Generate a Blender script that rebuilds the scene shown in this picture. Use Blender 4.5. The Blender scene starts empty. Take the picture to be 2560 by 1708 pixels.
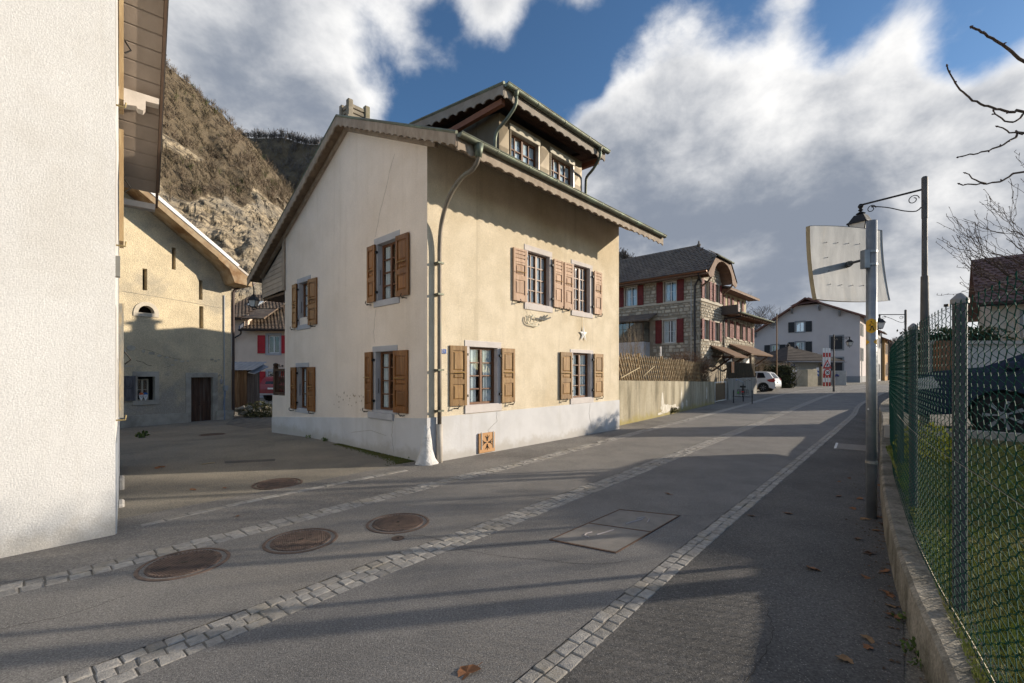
import bpy, math, random
from mathutils import Vector, Matrix, noise
from mathutils.geometry import tessellate_polygon

R = random.Random(7)
scene = bpy.context.scene
COL = scene.collection

# ------------------------------------------------------------------ camera
cam_d = bpy.data.cameras.new('camera')
cam_d.sensor_width = 36.0
cam_d.lens = 15.79
cam_d.shift_y = 0.0297
cam_d.clip_end = 3000
cam_d.clip_start = 0.05
cam = bpy.data.objects.new('camera', cam_d)
cam.location = (0, 0, 1.6)
cam.rotation_euler = (math.radians(90), 0, 0)
COL.objects.link(cam)
scene.camera = cam

# ------------------------------------------------------------------ node helper
class NT:
    def __init__(s, tree):
        s.t = tree; s.n = tree.nodes; s.l = tree.links
    def new(s, kind, **kw):
        nd = s.n.new(kind)
        for k, v in kw.items(): setattr(nd, k, v)
        return nd
    def put(s, sock, val):
        if val is None: return
        if hasattr(val, 'links'): s.l.new(val, sock)
        elif isinstance(val, (tuple, list)) and len(val) == 3 and sock.type == 'RGBA': sock.default_value = (*val, 1)
        else: sock.default_value = val
    def m(s, op, a, b=None, c=None, clamp=False):
        nd = s.new('ShaderNodeMath', operation=op, use_clamp=clamp)
        s.put(nd.inputs[0], a); s.put(nd.inputs[1], b); s.put(nd.inputs[2], c)
        return nd.outputs[0]
    def vm(s, op, a, b=None, out=0):
        nd = s.new('ShaderNodeVectorMath', operation=op)
        s.put(nd.inputs[0], a); s.put(nd.inputs[1], b)
        return nd.outputs[out]
    def scale(s, a, f):
        nd = s.new('ShaderNodeVectorMath', operation='SCALE')
        s.put(nd.inputs[0], a); s.put(nd.inputs[3], f)
        return nd.outputs[0]
    def sstep(s, x, a, b, lo=0.0, hi=1.0):
        nd = s.new('ShaderNodeMapRange', interpolation_type='SMOOTHSTEP')
        s.put(nd.inputs[0], x); s.put(nd.inputs[1], a); s.put(nd.inputs[2], b); s.put(nd.inputs[3], lo); s.put(nd.inputs[4], hi)
        return nd.outputs[0]
    def noise(s, vec, scale, detail=4, rough=.55, dist=0.0, out=0):
        nd = s.new('ShaderNodeTexNoise')
        s.put(nd.inputs['Vector'], vec); s.put(nd.inputs['Scale'], scale); s.put(nd.inputs['Detail'], detail)
        s.put(nd.inputs['Roughness'], rough); s.put(nd.inputs['Distortion'], dist)
        return nd.outputs[out]
    def voro(s, vec, scale, feature='F1', rand=1.0, out=0):
        nd = s.new('ShaderNodeTexVoronoi', feature=feature)
        s.put(nd.inputs['Vector'], vec); s.put(nd.inputs['Scale'], scale); s.put(nd.inputs['Randomness'], rand)
        return nd.outputs[out]
    def mix(s, f, a, b, blend='MIX'):
        nd = s.new('ShaderNodeMix', data_type='RGBA', blend_type=blend)
        s.put(nd.inputs[0], f); s.put(nd.inputs[6], a); s.put(nd.inputs[7], b)
        return nd.outputs[2]

# ------------------------------------------------------------------ sun and sky
SUN = Vector((0.9816, 0.1908, 0)).normalized() * math.cos(math.radians(14.0))
SUN.z = math.sin(math.radians(14.0))
sun_d = bpy.data.lights.new('sun', 'SUN')
sun_d.energy = 4.5
sun_d.color = (1.0, 0.87, 0.70)
sun_d.angle = math.radians(0.6)
sun = bpy.data.objects.new('sun', sun_d)
sun.rotation_euler = (-SUN).to_track_quat('-Z', 'Y').to_euler()
COL.objects.link(sun)

world = bpy.data.worlds.new('World')
scene.world = world
world.use_nodes = True
def build_world():
    w = NT(world.node_tree)
    w.n.clear()
    tc = w.new('ShaderNodeTexCoord').outputs['Generated']
    d = w.vm('NORMALIZE', tc)
    sky = w.new('ShaderNodeTexSky', sky_type='NISHITA', sun_disc=False, sun_elevation=math.radians(14), sun_rotation=math.radians(79), air_density=1.0, dust_density=0.6, ozone_density=3.0, altitude=400)
    skyc = w.scale(sky.outputs[0], 0.095)
    skyc = w.vm('MULTIPLY', skyc, (0.82, 0.98, 1.08))
    sep = w.new('ShaderNodeSeparateXYZ'); w.l.new(d, sep.inputs[0])
    # cloud deck: fractal noise on the view direction, flattened towards the horizon
    q = w.vm('MULTIPLY', d, (1.0, 1.0, 1.25))
    warp = w.noise(q, 3.2, 1, .5, out=1)
    q2 = w.vm('ADD', q, w.scale(w.vm('SUBTRACT', warp, (.5, .5, .5)), .11))
    n1 = w.noise(q2, 3.3, 7, .60)
    n2 = w.noise(w.vm('MULTIPLY', w.vm('ADD', q2, (7.3, 2.1, 4.4)), (1.0, 1.0, 1.15)), 8.5, 5, .60)
    def blob(u, v, r0, r1, wt):
        c = Vector(((u - 1280) / 1123, 1, (930 - v) / 1123)).normalized()
        dt = w.vm('DOT_PRODUCT', d, tuple(c), out=1)
        return w.sstep(dt, math.cos(math.radians(r1)), math.cos(math.radians(r0)), 0.0, wt)
    def total(ts):
        s_ = ts[0]
        for t in ts[1:]: s_ = w.m('ADD', s_, t)
        return s_
    # large cloud banks and clear gaps, by direction
    cov = total([blob(560, 150, 8, 22, .42), blob(880, 140, 3, 8, .20), blob(1130, 40, 2, 9, .55), blob(1330, 50, 2, 8, .30), blob(1420, 330, 1, 5, .40),
             blob(1980, 430, 13, 28, .55), blob(2450, 300, 4, 17, .30), blob(1600, 620, 6, 18, .35), blob(1640, 170, 1, 6, .16),
             blob(1080, 220, 3, 10, -.50), blob(1340, 200, 3, 9, -.55), blob(1480, 120, 1, 5, -.20), blob(1720, -10, 2, 10, -.52), blob(2330, 0, 3, 11, -.55), blob(960, -160, 4, 14, -.3), blob(2040, -60, 3, 10, -.32), blob(2540, 40, 2, 7, -.45)])
    n0 = w.noise(w.vm('MULTIPLY', q2, (1.0, 1.0, 1.6)), 2.4, 2, .5)
    dens = w.m('ADD', w.m('MULTIPLY', w.m('SUBTRACT', n1, .5), 1.5), w.m('ADD', cov, .04))
    dens = w.m('ADD', dens, w.m('MULTIPLY', w.m('SUBTRACT', n2, .5), .35))
    alpha = w.sstep(dens, -.10, .36)
    # sunlit towers against shaded bases
    tone = total([blob(1850, 560, 4, 26, -.20), blob(1560, 480, 3, 15, -.12), blob(640, 330, 2, 12, -.22), blob(430, 120, 5, 18, .06), blob(2480, 230, 3, 12, .34), blob(2320, 690, 3, 12, .25),
                  blob(1760, 160, 4, 14, .36), blob(930, 130, 2, 9, .26), blob(2100, 200, 3, 11, .26), blob(1420, 300, 1, 5, .2)])
    edge_ = w.sstep(dens, .06, .50, .34, 0.0)
    br = w.m('ADD', w.m('ADD', tone, edge_), w.m('ADD', .31, w.m('MULTIPLY', w.m('SUBTRACT', n2, .5), 1.2)))
    br = w.m('ADD', br, w.m('MULTIPLY', w.m('SUBTRACT', n0, .5), .85))
    ccol = w.mix(w.sstep(br, -.05, 1.02), (.185, .212, .262), (.77, .76, .745))
    low = w.sstep(sep.outputs[2], .0, .13, .22, 0.0)
    ccol = w.mix(low, ccol, (.48, .51, .57))
    col = w.mix(alpha, skyc, ccol)
    bg = w.new('ShaderNodeBackground'); w.l.new(col, bg.inputs[0]); bg.inputs[1].default_value = 1.0
    out = w.new('ShaderNodeOutputWorld'); w.l.new(bg.outputs[0], out.inputs[0])
build_world()
world.cycles.sampling_method = 'MANUAL'
world.cycles.sample_map_resolution = 256

vs = scene.view_settings
vs.view_transform = 'Standard'; vs.look = 'None'; vs.gamma = 1.0; vs.use_curve_mapping = False
vs.exposure = 0.52
scene.cycles.max_bounces = 5
scene.cycles.diffuse_bounces = 3
scene.cycles.glossy_bounces = 3
scene.cycles.transparent_max_bounces = 12
scene.cycles.use_adaptive_sampling = True
scene.cycles.adaptive_threshold = 0.025
scene.cycles.use_denoising = True

# ------------------------------------------------------------------ materials
MATS = {}
def mat(name, c1, c2=None, scale=5.0, rough=.85, bump=0.0, bscale=60.0, stain=None, sscale=.7, samt=.5, stretch=None, rvar=0.0, metal=0.0, spec=.35, bdist=.01, detail=5, speck=None, coord='P', grain=None, streak=None, splash=None):
    if name in MATS: return MATS[name]
    m = bpy.data.materials.new(name); m.use_nodes = True
    t = NT(m.node_tree); bs = t.n['Principled BSDF']
    if coord == 'P': p = t.new('ShaderNodeNewGeometry').outputs['Position']
    else: p = t.new('ShaderNodeTexCoord').outputs['Object']
    pv = t.vm('MULTIPLY', p, stretch) if stretch else p
    c2 = c2 or tuple(x * .82 for x in c1)
    n = t.noise(pv, scale, detail, .6)
    col = t.mix(t.sstep(n, .32, .68), c1, c2)
    if stain:
        n2 = t.noise(t.vm('ADD', pv, (3.1, 9.2, 5.7)), sscale, 7, .62)
        col = t.mix(t.sstep(n2, .48, .68, 0, samt), col, stain)
    if streak:      # rain runs: noise drawn out vertically
        sn = t.noise(t.vm('MULTIPLY', p, (5.0, 5.0, .30)), 1.0, 5, .65)
        col = t.mix(t.sstep(sn, .50, .74, 0, streak[1]), col, streak[0])
    if splash:      # road dirt thrown up along the foot of the wall
        sx = t.new('ShaderNodeSeparateXYZ'); t.l.new(p, sx.inputs[0])
        k = t.m('SUBTRACT', t.m('ADD', sx.outputs[2], t.m('MULTIPLY', t.noise(p, 2.6, 5, .7), splash[0] * 2.2)), splash[0] * 1.1)
        col = t.mix(t.sstep(k, splash[0] * .15, splash[0] * .9, splash[2], 0.0), col, splash[1])
    if grain:
        gn = t.noise(p, grain[0], 2, .7)
        col = t.scale(col, t.sstep(gn, .25, .75, 1 - grain[1], 1 + grain[1]))
    if speck:
        v = t.voro(p, speck[0], out=1)
        sp = t.new('ShaderNodeSeparateColor'); t.l.new(v, sp.inputs[0])
        dist = t.voro(p, speck[0])
        k = t.m('MULTIPLY', t.m('GREATER_THAN', sp.outputs[0], speck[2]), t.m('LESS_THAN', dist, .38))
        col = t.mix(t.m('MULTIPLY', k, speck[3] if len(speck) > 3 else .8), col, speck[1])
    if rvar:
        oi = t.new('ShaderNodeObjectInfo').outputs['Random']
        col = t.scale(col, t.m('ADD', t.m('MULTIPLY', oi, 2 * rvar), 1 - rvar))
    t.put(bs.inputs['Base Color'], col)
    t.put(bs.inputs['Roughness'], t.m('ADD', t.m('MULTIPLY', n, .16), rough - .08, clamp=True))
    bs.inputs['Metallic'].default_value = metal
    bs.inputs['Specular IOR Level'].default_value = spec
    if bump:
        b = t.new('ShaderNodeBump'); b.inputs['Strength'].default_value = bump; b.inputs['Distance'].default_value = bdist
        h = t.noise(pv, bscale, 3, .6)
        t.l.new(h, b.inputs['Height']); t.l.new(b.outputs[0], bs.inputs['Normal'])
    MATS[name] = m
    return m

def glass(name='window_glass', tint=(.86, .9, .92), base=.07):
    if name in MATS: return MATS[name]
    m = bpy.data.materials.new(name); m.use_nodes = True
    t = NT(m.node_tree); t.n.clear()
    tr = t.new('ShaderNodeBsdfTransparent'); t.put(tr.inputs[0], tint)
    gl = t.new('ShaderNodeBsdfGlossy'); gl.inputs['Roughness'].default_value = .03; t.put(gl.inputs[0], (.95, .97, 1))
    g = t.new('ShaderNodeNewGeometry').outputs['Position']
    b = t.new('ShaderNodeBump'); b.inputs['Strength'].default_value = .06; b.inputs['Distance'].default_value = .02
    t.l.new(t.noise(g, 5.0, 2), b.inputs['Height']); t.l.new(b.outputs[0], gl.inputs['Normal'])
    fc = t.new('ShaderNodeLayerWeight').outputs['Facing']
    f = t.m('ADD', t.m('MULTIPLY', t.m('POWER', fc, 5.0), .9), base, clamp=True)
    ms = t.new('ShaderNodeMixShader'); t.l.new(f, ms.inputs[0]); t.l.new(tr.outputs[0], ms.inputs[1]); t.l.new(gl.outputs[0], ms.inputs[2])
    o = t.new('ShaderNodeOutputMaterial'); t.l.new(ms.outputs[0], o.inputs[0])
    MATS[name] = m
    return m

def flat(name, c, rough=.6, metal=0.0, spec=.4): return mat(name, c, tuple(x * .9 for x in c), 9, rough, metal=metal, spec=spec)

# ------------------------------------------------------------------ mesh helpers
class MB:
    def __init__(s): s.v = []; s.f = []
    def quad(s, a, b, c, d):
        n = len(s.v); s.v += [tuple(a), tuple(b), tuple(c), tuple(d)]; s.f.append((n, n + 1, n + 2, n + 3)); return s
    def poly(s, pts):
        n = len(s.v); s.v += [tuple(p) for p in pts]; s.f.append(tuple(range(n, n + len(pts)))); return s
    def tri(s, a, b, c): return s.poly((a, b, c))
    def hexa(s, p):     # 8 points: bottom 4 ccw, top 4 ccw
        n = len(s.v); s.v += [tuple(x) for x in p]
        s.f += [(n+3, n+2, n+1, n), (n+4, n+5, n+6, n+7)] + [(n+i, n+(i+1) % 4, n+4+(i+1) % 4, n+4+i) for i in range(4)]
        return s
    def box(s, x0, x1, y0, y1, z0, z1, M=None):
        p = [(x0, y0, z0), (x1, y0, z0), (x1, y1, z0), (x0, y1, z0), (x0, y0, z1), (x1, y0, z1), (x1, y1, z1), (x0, y1, z1)]
        if M: p = [M(*q) for q in p]
        return s.hexa(p)
    def prism(s, pts, M, d0, d1, holes=()):
        """2-D outline (with holes) as a plate between depths d0 and d1, placed by M(s, t, d)."""
        loops = [list(pts)] + [list(h) for h in holes]
        flatp = [p for l in loops for p in l]
        tris = tessellate_polygon([[Vector((p[0], p[1], 0)) for p in l] for l in loops])
        n = len(s.v); k = len(flatp)
        s.v += [tuple(M(p[0], p[1], d0)) for p in flatp] + [tuple(M(p[0], p[1], d1)) for p in flatp]
        for t in tris:
            s.f.append((n + t[0], n + t[1], n + t[2])); s.f.append((n + k + t[2], n + k + t[1], n + k + t[0]))
        o = n
        for l in loops:
            c = len(l)
            for i in range(c):
                j = (i + 1) % c
                s.f.append((o + i, o + j, o + j + k, o + i + k))
            o += c
        return s
    def tube(s, pts, r, n=8, caps=True):
        pts = [Vector(p) for p in pts]
        rr = r if isinstance(r, (list, tuple)) else [r] * len(pts)
        base = len(s.v); up = Vector((0, 0, 1)); prev = None
        for i, p in enumerate(pts):
            t = (pts[min(i + 1, len(pts) - 1)] - pts[max(i - 1, 0)])
            if t.length < 1e-9: t = Vector((0, 0, 1))
            t.normalize()
            if prev is None:
                a = t.cross(up)
                if a.length < .05: a = t.cross(Vector((1, 0, 0)))
            else: a = prev - t * prev.dot(t)
            a.normalize(); prev = a; b = t.cross(a)
            for k in range(n):
                an = 2 * math.pi * k / n
                s.v.append(tuple(p + (a * math.cos(an) + b * math.sin(an)) * rr[i]))
        for i in range(len(pts) - 1):
            for k in range(n):
                k2 = (k + 1) % n
                s.f.append((base + i * n + k, base + i * n + k2, base + (i + 1) * n + k2, base + (i + 1) * n + k))
        if caps and n > 2:
            s.f.append(tuple(base + k for k in reversed(range(n)))); e = base + (len(pts) - 1) * n
            s.f.append(tuple(e + k for k in range(n)))
        return s
    def lathe(s, prof, c=(0, 0, 0), n=20, M=None):
        base = len(s.v)
        for r, z in prof:
            for k in range(n):
                a = 2 * math.pi * k / n; p = (c[0] + r * math.cos(a), c[1] + r * math.sin(a), c[2] + z)
                s.v.append(tuple(M(*p)) if M else p)
        for i in range(len(prof) - 1):
            for k in range(n):
                k2 = (k + 1) % n
                s.f.append((base + i * n + k, base + i * n + k2, base + (i + 1) * n + k2, base + (i + 1) * n + k))
        s.f.append(tuple(base + k for k in reversed(range(n)))); e = base + (len(prof) - 1) * n
        s.f.append(tuple(e + k for k in range(n)))
        return s
    def sweep(s, prof, path, up=Vector((0, 0, 1))):
        """open 2-D profile (side, up) carried along a straight-ish path."""
        path = [Vector(p) for p in path]; base = len(s.v); k = len(prof)
        for i, p in enumerate(path):
            t = (path[min(i + 1, len(path) - 1)] - path[max(i - 1, 0)]).normalized(); sd = t.cross(up).normalized(); u2 = sd.cross(t)
            for x, y in prof: s.v.append(tuple(p + sd * x + u2 * y))
        for i in range(len(path) - 1):
            for j in range(k - 1): s.f.append((base + i * k + j, base + i * k + j + 1, base + (i + 1) * k + j + 1, base + (i + 1) * k + j))
        return s
    def mesh(s, name, m, smooth=False):
        me = bpy.data.meshes.new(name); me.from_pydata(s.v, [], s.f)
        if smooth: me.polygons.foreach_set('use_smooth', [True] * len(me.polygons))
        me.materials.append(m); me.update(); return me
    def build(s, name, m, parent=None, smooth=False, bevel=0.0, seg=1):
        return place(s.mesh(name, m, smooth), name, parent, bevel=bevel, seg=seg)

def place(me, name, parent=None, loc=None, rot=None, sc=None, bevel=0.0, seg=1):
    o = bpy.data.objects.new(name, me); COL.objects.link(o)
    if parent is not None: o.parent = parent
    if loc is not None: o.location = loc
    if rot is not None: o.rotation_euler = rot
    if sc is not None: o.scale = sc
    if bevel:
        b = o.modifiers.new('bevel', 'BEVEL'); b.width = bevel; b.segments = seg; b.limit_method = 'ANGLE'; b.angle_limit = math.radians(40)
    return o
def tag(o, label=None, cat=None, group=None, kind=None):
    if label: o['label'] = label
    if cat: o['category'] = cat
    if group: o['group'] = group
    if kind: o['kind'] = kind
    return o
def thing(name, label, cat, loc=(0, 0, 0), rz=0.0, group=None):
    o = bpy.data.objects.new(name, None); COL.objects.link(o); o.location = loc; o.rotation_euler = (0, 0, rz); o.empty_display_size = .3
    return tag(o, label, cat, group)
def copy_tree(o, parent=None):
    c = o.copy(); COL.objects.link(c); c.parent = parent
    for ch in list(o.children): copy_tree(ch, c)
    return c
def sm(x, a, b):
    t = min(1, max(0, (x - a) / (b - a))); return t * t * (3 - 2 * t)
def zg(x, y):
    """height of the street and yard surface"""
    s = -(x + 2) * .6 + (y - 7) * .8
    return .18 * sm(y, 14, 32) * sm(x, -4, 2) - .35 * sm(s, 3, 14) * sm(-x, 2.5, 6)
def spline(pts, step=.1):
    P = [Vector((*p, 0)) if len(p) == 2 else Vector(p) for p in pts]
    P = [2 * P[0] - P[1]] + P + [2 * P[-1] - P[-2]]; out = []
    for i in range(1, len(P) - 2):
        a, b, c, d = P[i - 1:i + 3]; n = max(2, int((c - b).length / step))
        for k in range(n):
            t = k / n
            out.append(.5 * ((2 * b) + (c - a) * t + (2 * a - 5 * b + 4 * c - d) * t * t + (3 * b - a - 3 * c + d) * t ** 3))
    out.append(P[-2]); return out

# ================================================================== SETTING
M_ASPH = mat('asphalt_road', (.228, .216, .200), (.178, .170, .160), 1.3, .9, .55, 170, stain=(.215, .20, .18), sscale=.33, samt=.8, speck=(110, (.42, .40, .37), .88, .6), bdist=.008, grain=(85, .38))
M_ASPH2 = mat('asphalt_pavement', (.222, .208, .190), (.170, .160, .148), 1.1, .92, .6, 150, stain=(.095, .09, .085), sscale=.6, samt=.5, speck=(95, (.40, .37, .32), .88, .8), bdist=.008, grain=(75, .38))
M_ASPH3 = mat('asphalt_yard', (.245, .222, .182), (.175, .160, .136), .8, .95, .8, 110, stain=(.27, .24, .19), sscale=.5, samt=.6, speck=(70, (.36, .32, .25), .76, .75), bdist=.012, grain=(55, .45))
M_MORTAR = mat('joint_sand', (.22, .20, .17), (.16, .147, .125), 9, .95, .5, 120, stain=(.05, .06, .025), sscale=1.6, samt=.6)
M_SETT = mat('granite_sett', (.36, .342, .312), (.26, .247, .23), 22, .85, .7, 90, rvar=.16, speck=(240, (.5, .48, .46), .7, .5), stain=(.27, .235, .175), sscale=3, samt=.5)
M_YARDCOB = mat('yard_cobbles', (.19, .175, .15), (.10, .095, .085), 4, .9, .9, 7, bdist=.04)

def ground_sheet():
    xs = [-900, -500, -250, -120, -70, -45, -32] + [-26 + .8 * i for i in range(90)] + [50, 60, 75, 100, 140, 220, 400, 900]
    ys = [-400, -120, -40, -12, -4, -1] + [.6 * i for i in range(75)] + [46, 50, 56, 64, 75, 90, 120, 170, 260, 500, 1100]
    b = MB(); W = len(xs)
    for y in ys:
        for x in xs: b.v.append((x, y, zg(x, y)))
    for j in range(len(ys) - 1):
        for i in range(W - 1): b.f.append((j * W + i, j * W + i + 1, (j + 1) * W + i + 1, (j + 1) * W + i))
    tag(b.build('ground', M_ASPH3, smooth=True), kind='structure')
ground_sheet()

LINE = dict(
    left=spline([(-4.6, 2.2), (-3.7, 3.25), (-3.05, 3.99), (-1.85, 5.45), (-.92, 6.58), (.33, 8.02), (.95, 8.8), (3.94, 12.6), (9.13, 18.9), (18.6, 30.1), (28, 39.9), (40, 50)], .12),
    center=spline([(-2.80, 1.55), (-2.16, 2.33), (-1.57, 3.04), (-1.04, 3.68), (-.31, 4.51), (.63, 5.62), (1.65, 6.8), (3.63, 9.17), (6.52, 12.6), (11.3, 18.3), (19.4, 27.6), (29.3, 38.2), (42, 48.5)], .12),
    right=spline([(-.33, 1.8), (.17, 2.36), (.53, 2.78), (.95, 3.27), (1.73, 4.17), (3.22, 5.86), (5.45, 8.4), (12.1, 16.0), (18.4, 23.3), (34, 39), (46, 47)], .12),
    border=spline([(-3.95, 4.5), (-3.4, 5.3), (-2.79, 6.07), (-2.25, 6.68), (-1.64, 7.38)], .1))
def normals(L):
    out = []
    for i in range(len(L)):
        t = (L[min(i + 1, len(L) - 1)] - L[max(i - 1, 0)]).normalized(); out.append(Vector((-t.y, t.x, 0)))
    return out
def ribbon(b, A, B, dz):
    n = len(b.v)
    for p, q in zip(A, B): b.v += [(p.x, p.y, zg(p.x, p.y) + dz), (q.x, q.y, zg(q.x, q.y) + dz)]
    for i in range(len(A) - 1): b.f.append((n + 2 * i, n + 2 * i + 1, n + 2 * i + 3, n + 2 * i + 2))
def resample(L, n):
    d = [0]
    for a, b in zip(L, L[1:]): d.append(d[-1] + (b - a).length)
    out = []; j = 0
    for i in range(n):
        t = d[-1] * i / (n - 1)
        while j < len(L) - 2 and d[j + 1] < t: j += 1
        f = (t - d[j]) / max(1e-6, d[j + 1] - d[j]); out.append(L[j].lerp(L[j + 1], f))
    return out
WID = dict(left=.265, center=.295, right=.17, border=.11)
def edge(k, side):
    L = LINE[k]; N = normals(L); return [p + n * (side * WID[k] / 2) for p, n in zip(L, N)]
def lane(name, A, B, m, dz, cols=6):
    A = resample(A, 260); B = resample(B, 260); b = MB()
    for i in range(cols):
        ribbon(b, [a.lerp(q, i / cols) for a, q in zip(A, B)], [a.lerp(q, (i + 1) / cols) for a, q in zip(A, B)], dz)
    return tag(b.build(name, m), kind='structure')
lane('road', edge('left', -1), edge('center', 1), M_ASPH, .010)
lane('road', edge('center', -1), edge('right', 1), mat('asphalt_lane', (.196, .188, .179), (.152, .147, .142), 1.5, .9, .55, 170, stain=(.19, .178, .163), sscale=.5, samt=.45, speck=(110, (.40, .38, .36), .89, .6), bdist=.008, grain=(85, .38)), .010)
# pavements either side
pl = edge('left', 1)
lane('pavement', [Vector((p.x - 1.0 - .25 * sm(p.y, 9, 20), p.y + .92 + .2 * sm(p.y, 9, 20), 0)) for p in pl], pl, M_ASPH2, .006, 4)
pr = edge('right', -1)
lane('pavement', pr, [p - n * (1.35 + .0 * p.y) for p, n in zip(pr, normals(pr))], mat('asphalt_walk', (.116, .111, .106), (.086, .083, .080), 1.2, .92, .6, 150, stain=(.14, .13, .12), sscale=.6, samt=.5, speck=(95, (.34, .32, .29), .90, .6), bdist=.008, grain=(75, .40)), .006, 4)

SETTS = []
for k in range(7):
    r = random.Random(40 + k); b = MB()
    ring0 = [(-.5, -.5), (.5, -.5), (.5, .5), (-.5, .5)]; j = lambda a=.035: r.uniform(-a, a)
    low = [(x + j(), y + j(), -1.2) for x, y in ring0]
    mid = [(x * .97 + j(.03), y * .97 + j(.03), -.28 + j(.1)) for x, y in ring0]
    top = [(x * .88 + j(.04), y * .86 + j(.05), .0 + j(.14)) for x, y in ring0]
    b.v = low + mid + top + [(j(.1), j(.1), .10)]
    for a, c in ((0, 4), (4, 8)):
        for i in range(4): b.f.append((a + i, a + (i + 1) % 4, c + (i + 1) % 4, c + i))
    b.f += [(8 + i, 8 + (i + 1) % 4, 12) for i in range(4)]
    SETTS.append(b.mesh('sett', M_SETT))
def strip(key, rows, ln, y_far=300, label=None):
    L = LINE[key]; W = WID[key]; rw = W / rows
    bed = MB(); ribbon(bed, edge(key, 1), edge(key, -1), .004)
    root = tag(bed.build('kerb_strip', M_MORTAR), kind='structure')
    d = [0]
    for a, b in zip(L, L[1:]): d.append(d[-1] + (b - a).length)
    items = []
    for r in range(rows):
        s = R.uniform(0, ln); off = W / 2 - rw * (r + .5); i = 0
        while s < d[-1] - ln:
            l = ln * R.uniform(.78, 1.25); c = s + l / 2
            while i < len(d) - 2 and d[i + 1] < c: i += 1
            f = (c - d[i]) / (d[i + 1] - d[i]); p = L[i].lerp(L[i + 1], f); t = (L[i + 1] - L[i]).normalized()
            q = p + Vector((-t.y, t.x, 0)) * (off + R.uniform(-.006, .006))
            items.append((q, math.atan2(t.y, t.x) + R.uniform(-.06, .06), l - .008, rw - .006)); s += l
    # keep those in front of the camera; nearest 300 are pieces of their own, the rest one mass
    items = [it for it in items if it[0].y > .9 and abs(it[0].x) < 1.35 * it[0].y + 1]
    items.sort(key=lambda it: it[0].length)
    far = MB()
    for k, (q, a, l, w) in enumerate(items):
        me = SETTS[R.randrange(7)]; z = zg(q.x, q.y) + .0115 + R.uniform(-.004, .004); h = .012
        if k < 300 and q.length < 17: place(me, 'cobblestone', root, (q.x, q.y, z), (R.uniform(-.03, .03), R.uniform(-.03, .03), a), (l, w, h))
        else:
            n = len(far.v); ca, sa = math.cos(a), math.sin(a)
            for v in me.vertices:
                x, y = v.co.x * l, v.co.y * w; far.v.append((q.x + x * ca - y * sa, q.y + x * sa + y * ca, z + v.co.z * h))
            far.f += [tuple(n + i for i in p.vertices) for p in me.polygons]
    if far.v: tag(far.build('cobblestones', M_SETT, root), kind='stuff')
strip('left', 2, .135)
strip('center', 3, .108)
strip('right', 2, .118)
strip('border', 1, .20)

# cracks in the asphalt
def road_crack(pts, w, seed):
    r = random.Random(seed); P = spline(pts, .03); b = MB()
    P = [p + Vector((r.gauss(0, .006), r.gauss(0, .006), 0)) for p in P]; N = normals(P)
    ribbon(b, [p + n * w * r.uniform(.3, 1) for p, n in zip(P, N)], [p - n * w * r.uniform(.3, 1) for p, n in zip(P, N)], .0112)
    tag(b.build('asphalt_crack', mat('crack_dark', (.045, .042, .04), None, 9, .95)), kind='structure')
for k, (pts, w) in enumerate([([(-.45, 4.02), (-.05, 3.86), (.25, 3.80), (.62, 3.72), (1.0, 3.78)], .0035), ([(-.6, 3.98), (-.3, 4.08), (.1, 4.18), (.34, 4.24)], .0025), ([(-1.05, 4.34), (-.85, 4.36), (-.62, 4.2)], .003), ([(-1.12, 4.36), (-1.18, 4.42)], .003), ([(1.9, 4.96), (2.25, 5.0), (2.6, 5.25)], .0028), ([(.25, 5.7), (.45, 5.62), (.75, 5.7)], .004), ([(-3.2, 2.75), (-2.9, 2.95), (-2.75, 3.2)], .003), ([(1.2, 2.3), (1.6, 2.75), (1.75, 3.2)], .003)]): road_crack(pts, w, k)
# repairs in the asphalt, a little darker than the rest
for k, pts in enumerate(([(-5.15, 8.05), (-4.35, 8.25), (-4.25, 8.05), (-5.02, 7.85)], )):
    tag(MB().poly([(x, y, zg(x, y) + (.0035 if x < -4 else .0108)) for x, y in pts]).build('asphalt_patch', mat('asphalt_repair', (.115, .108, .10), (.085, .08, .076), 2, .9, .5, 150, grain=(85, .35), bdist=.006)), kind='structure')
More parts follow.
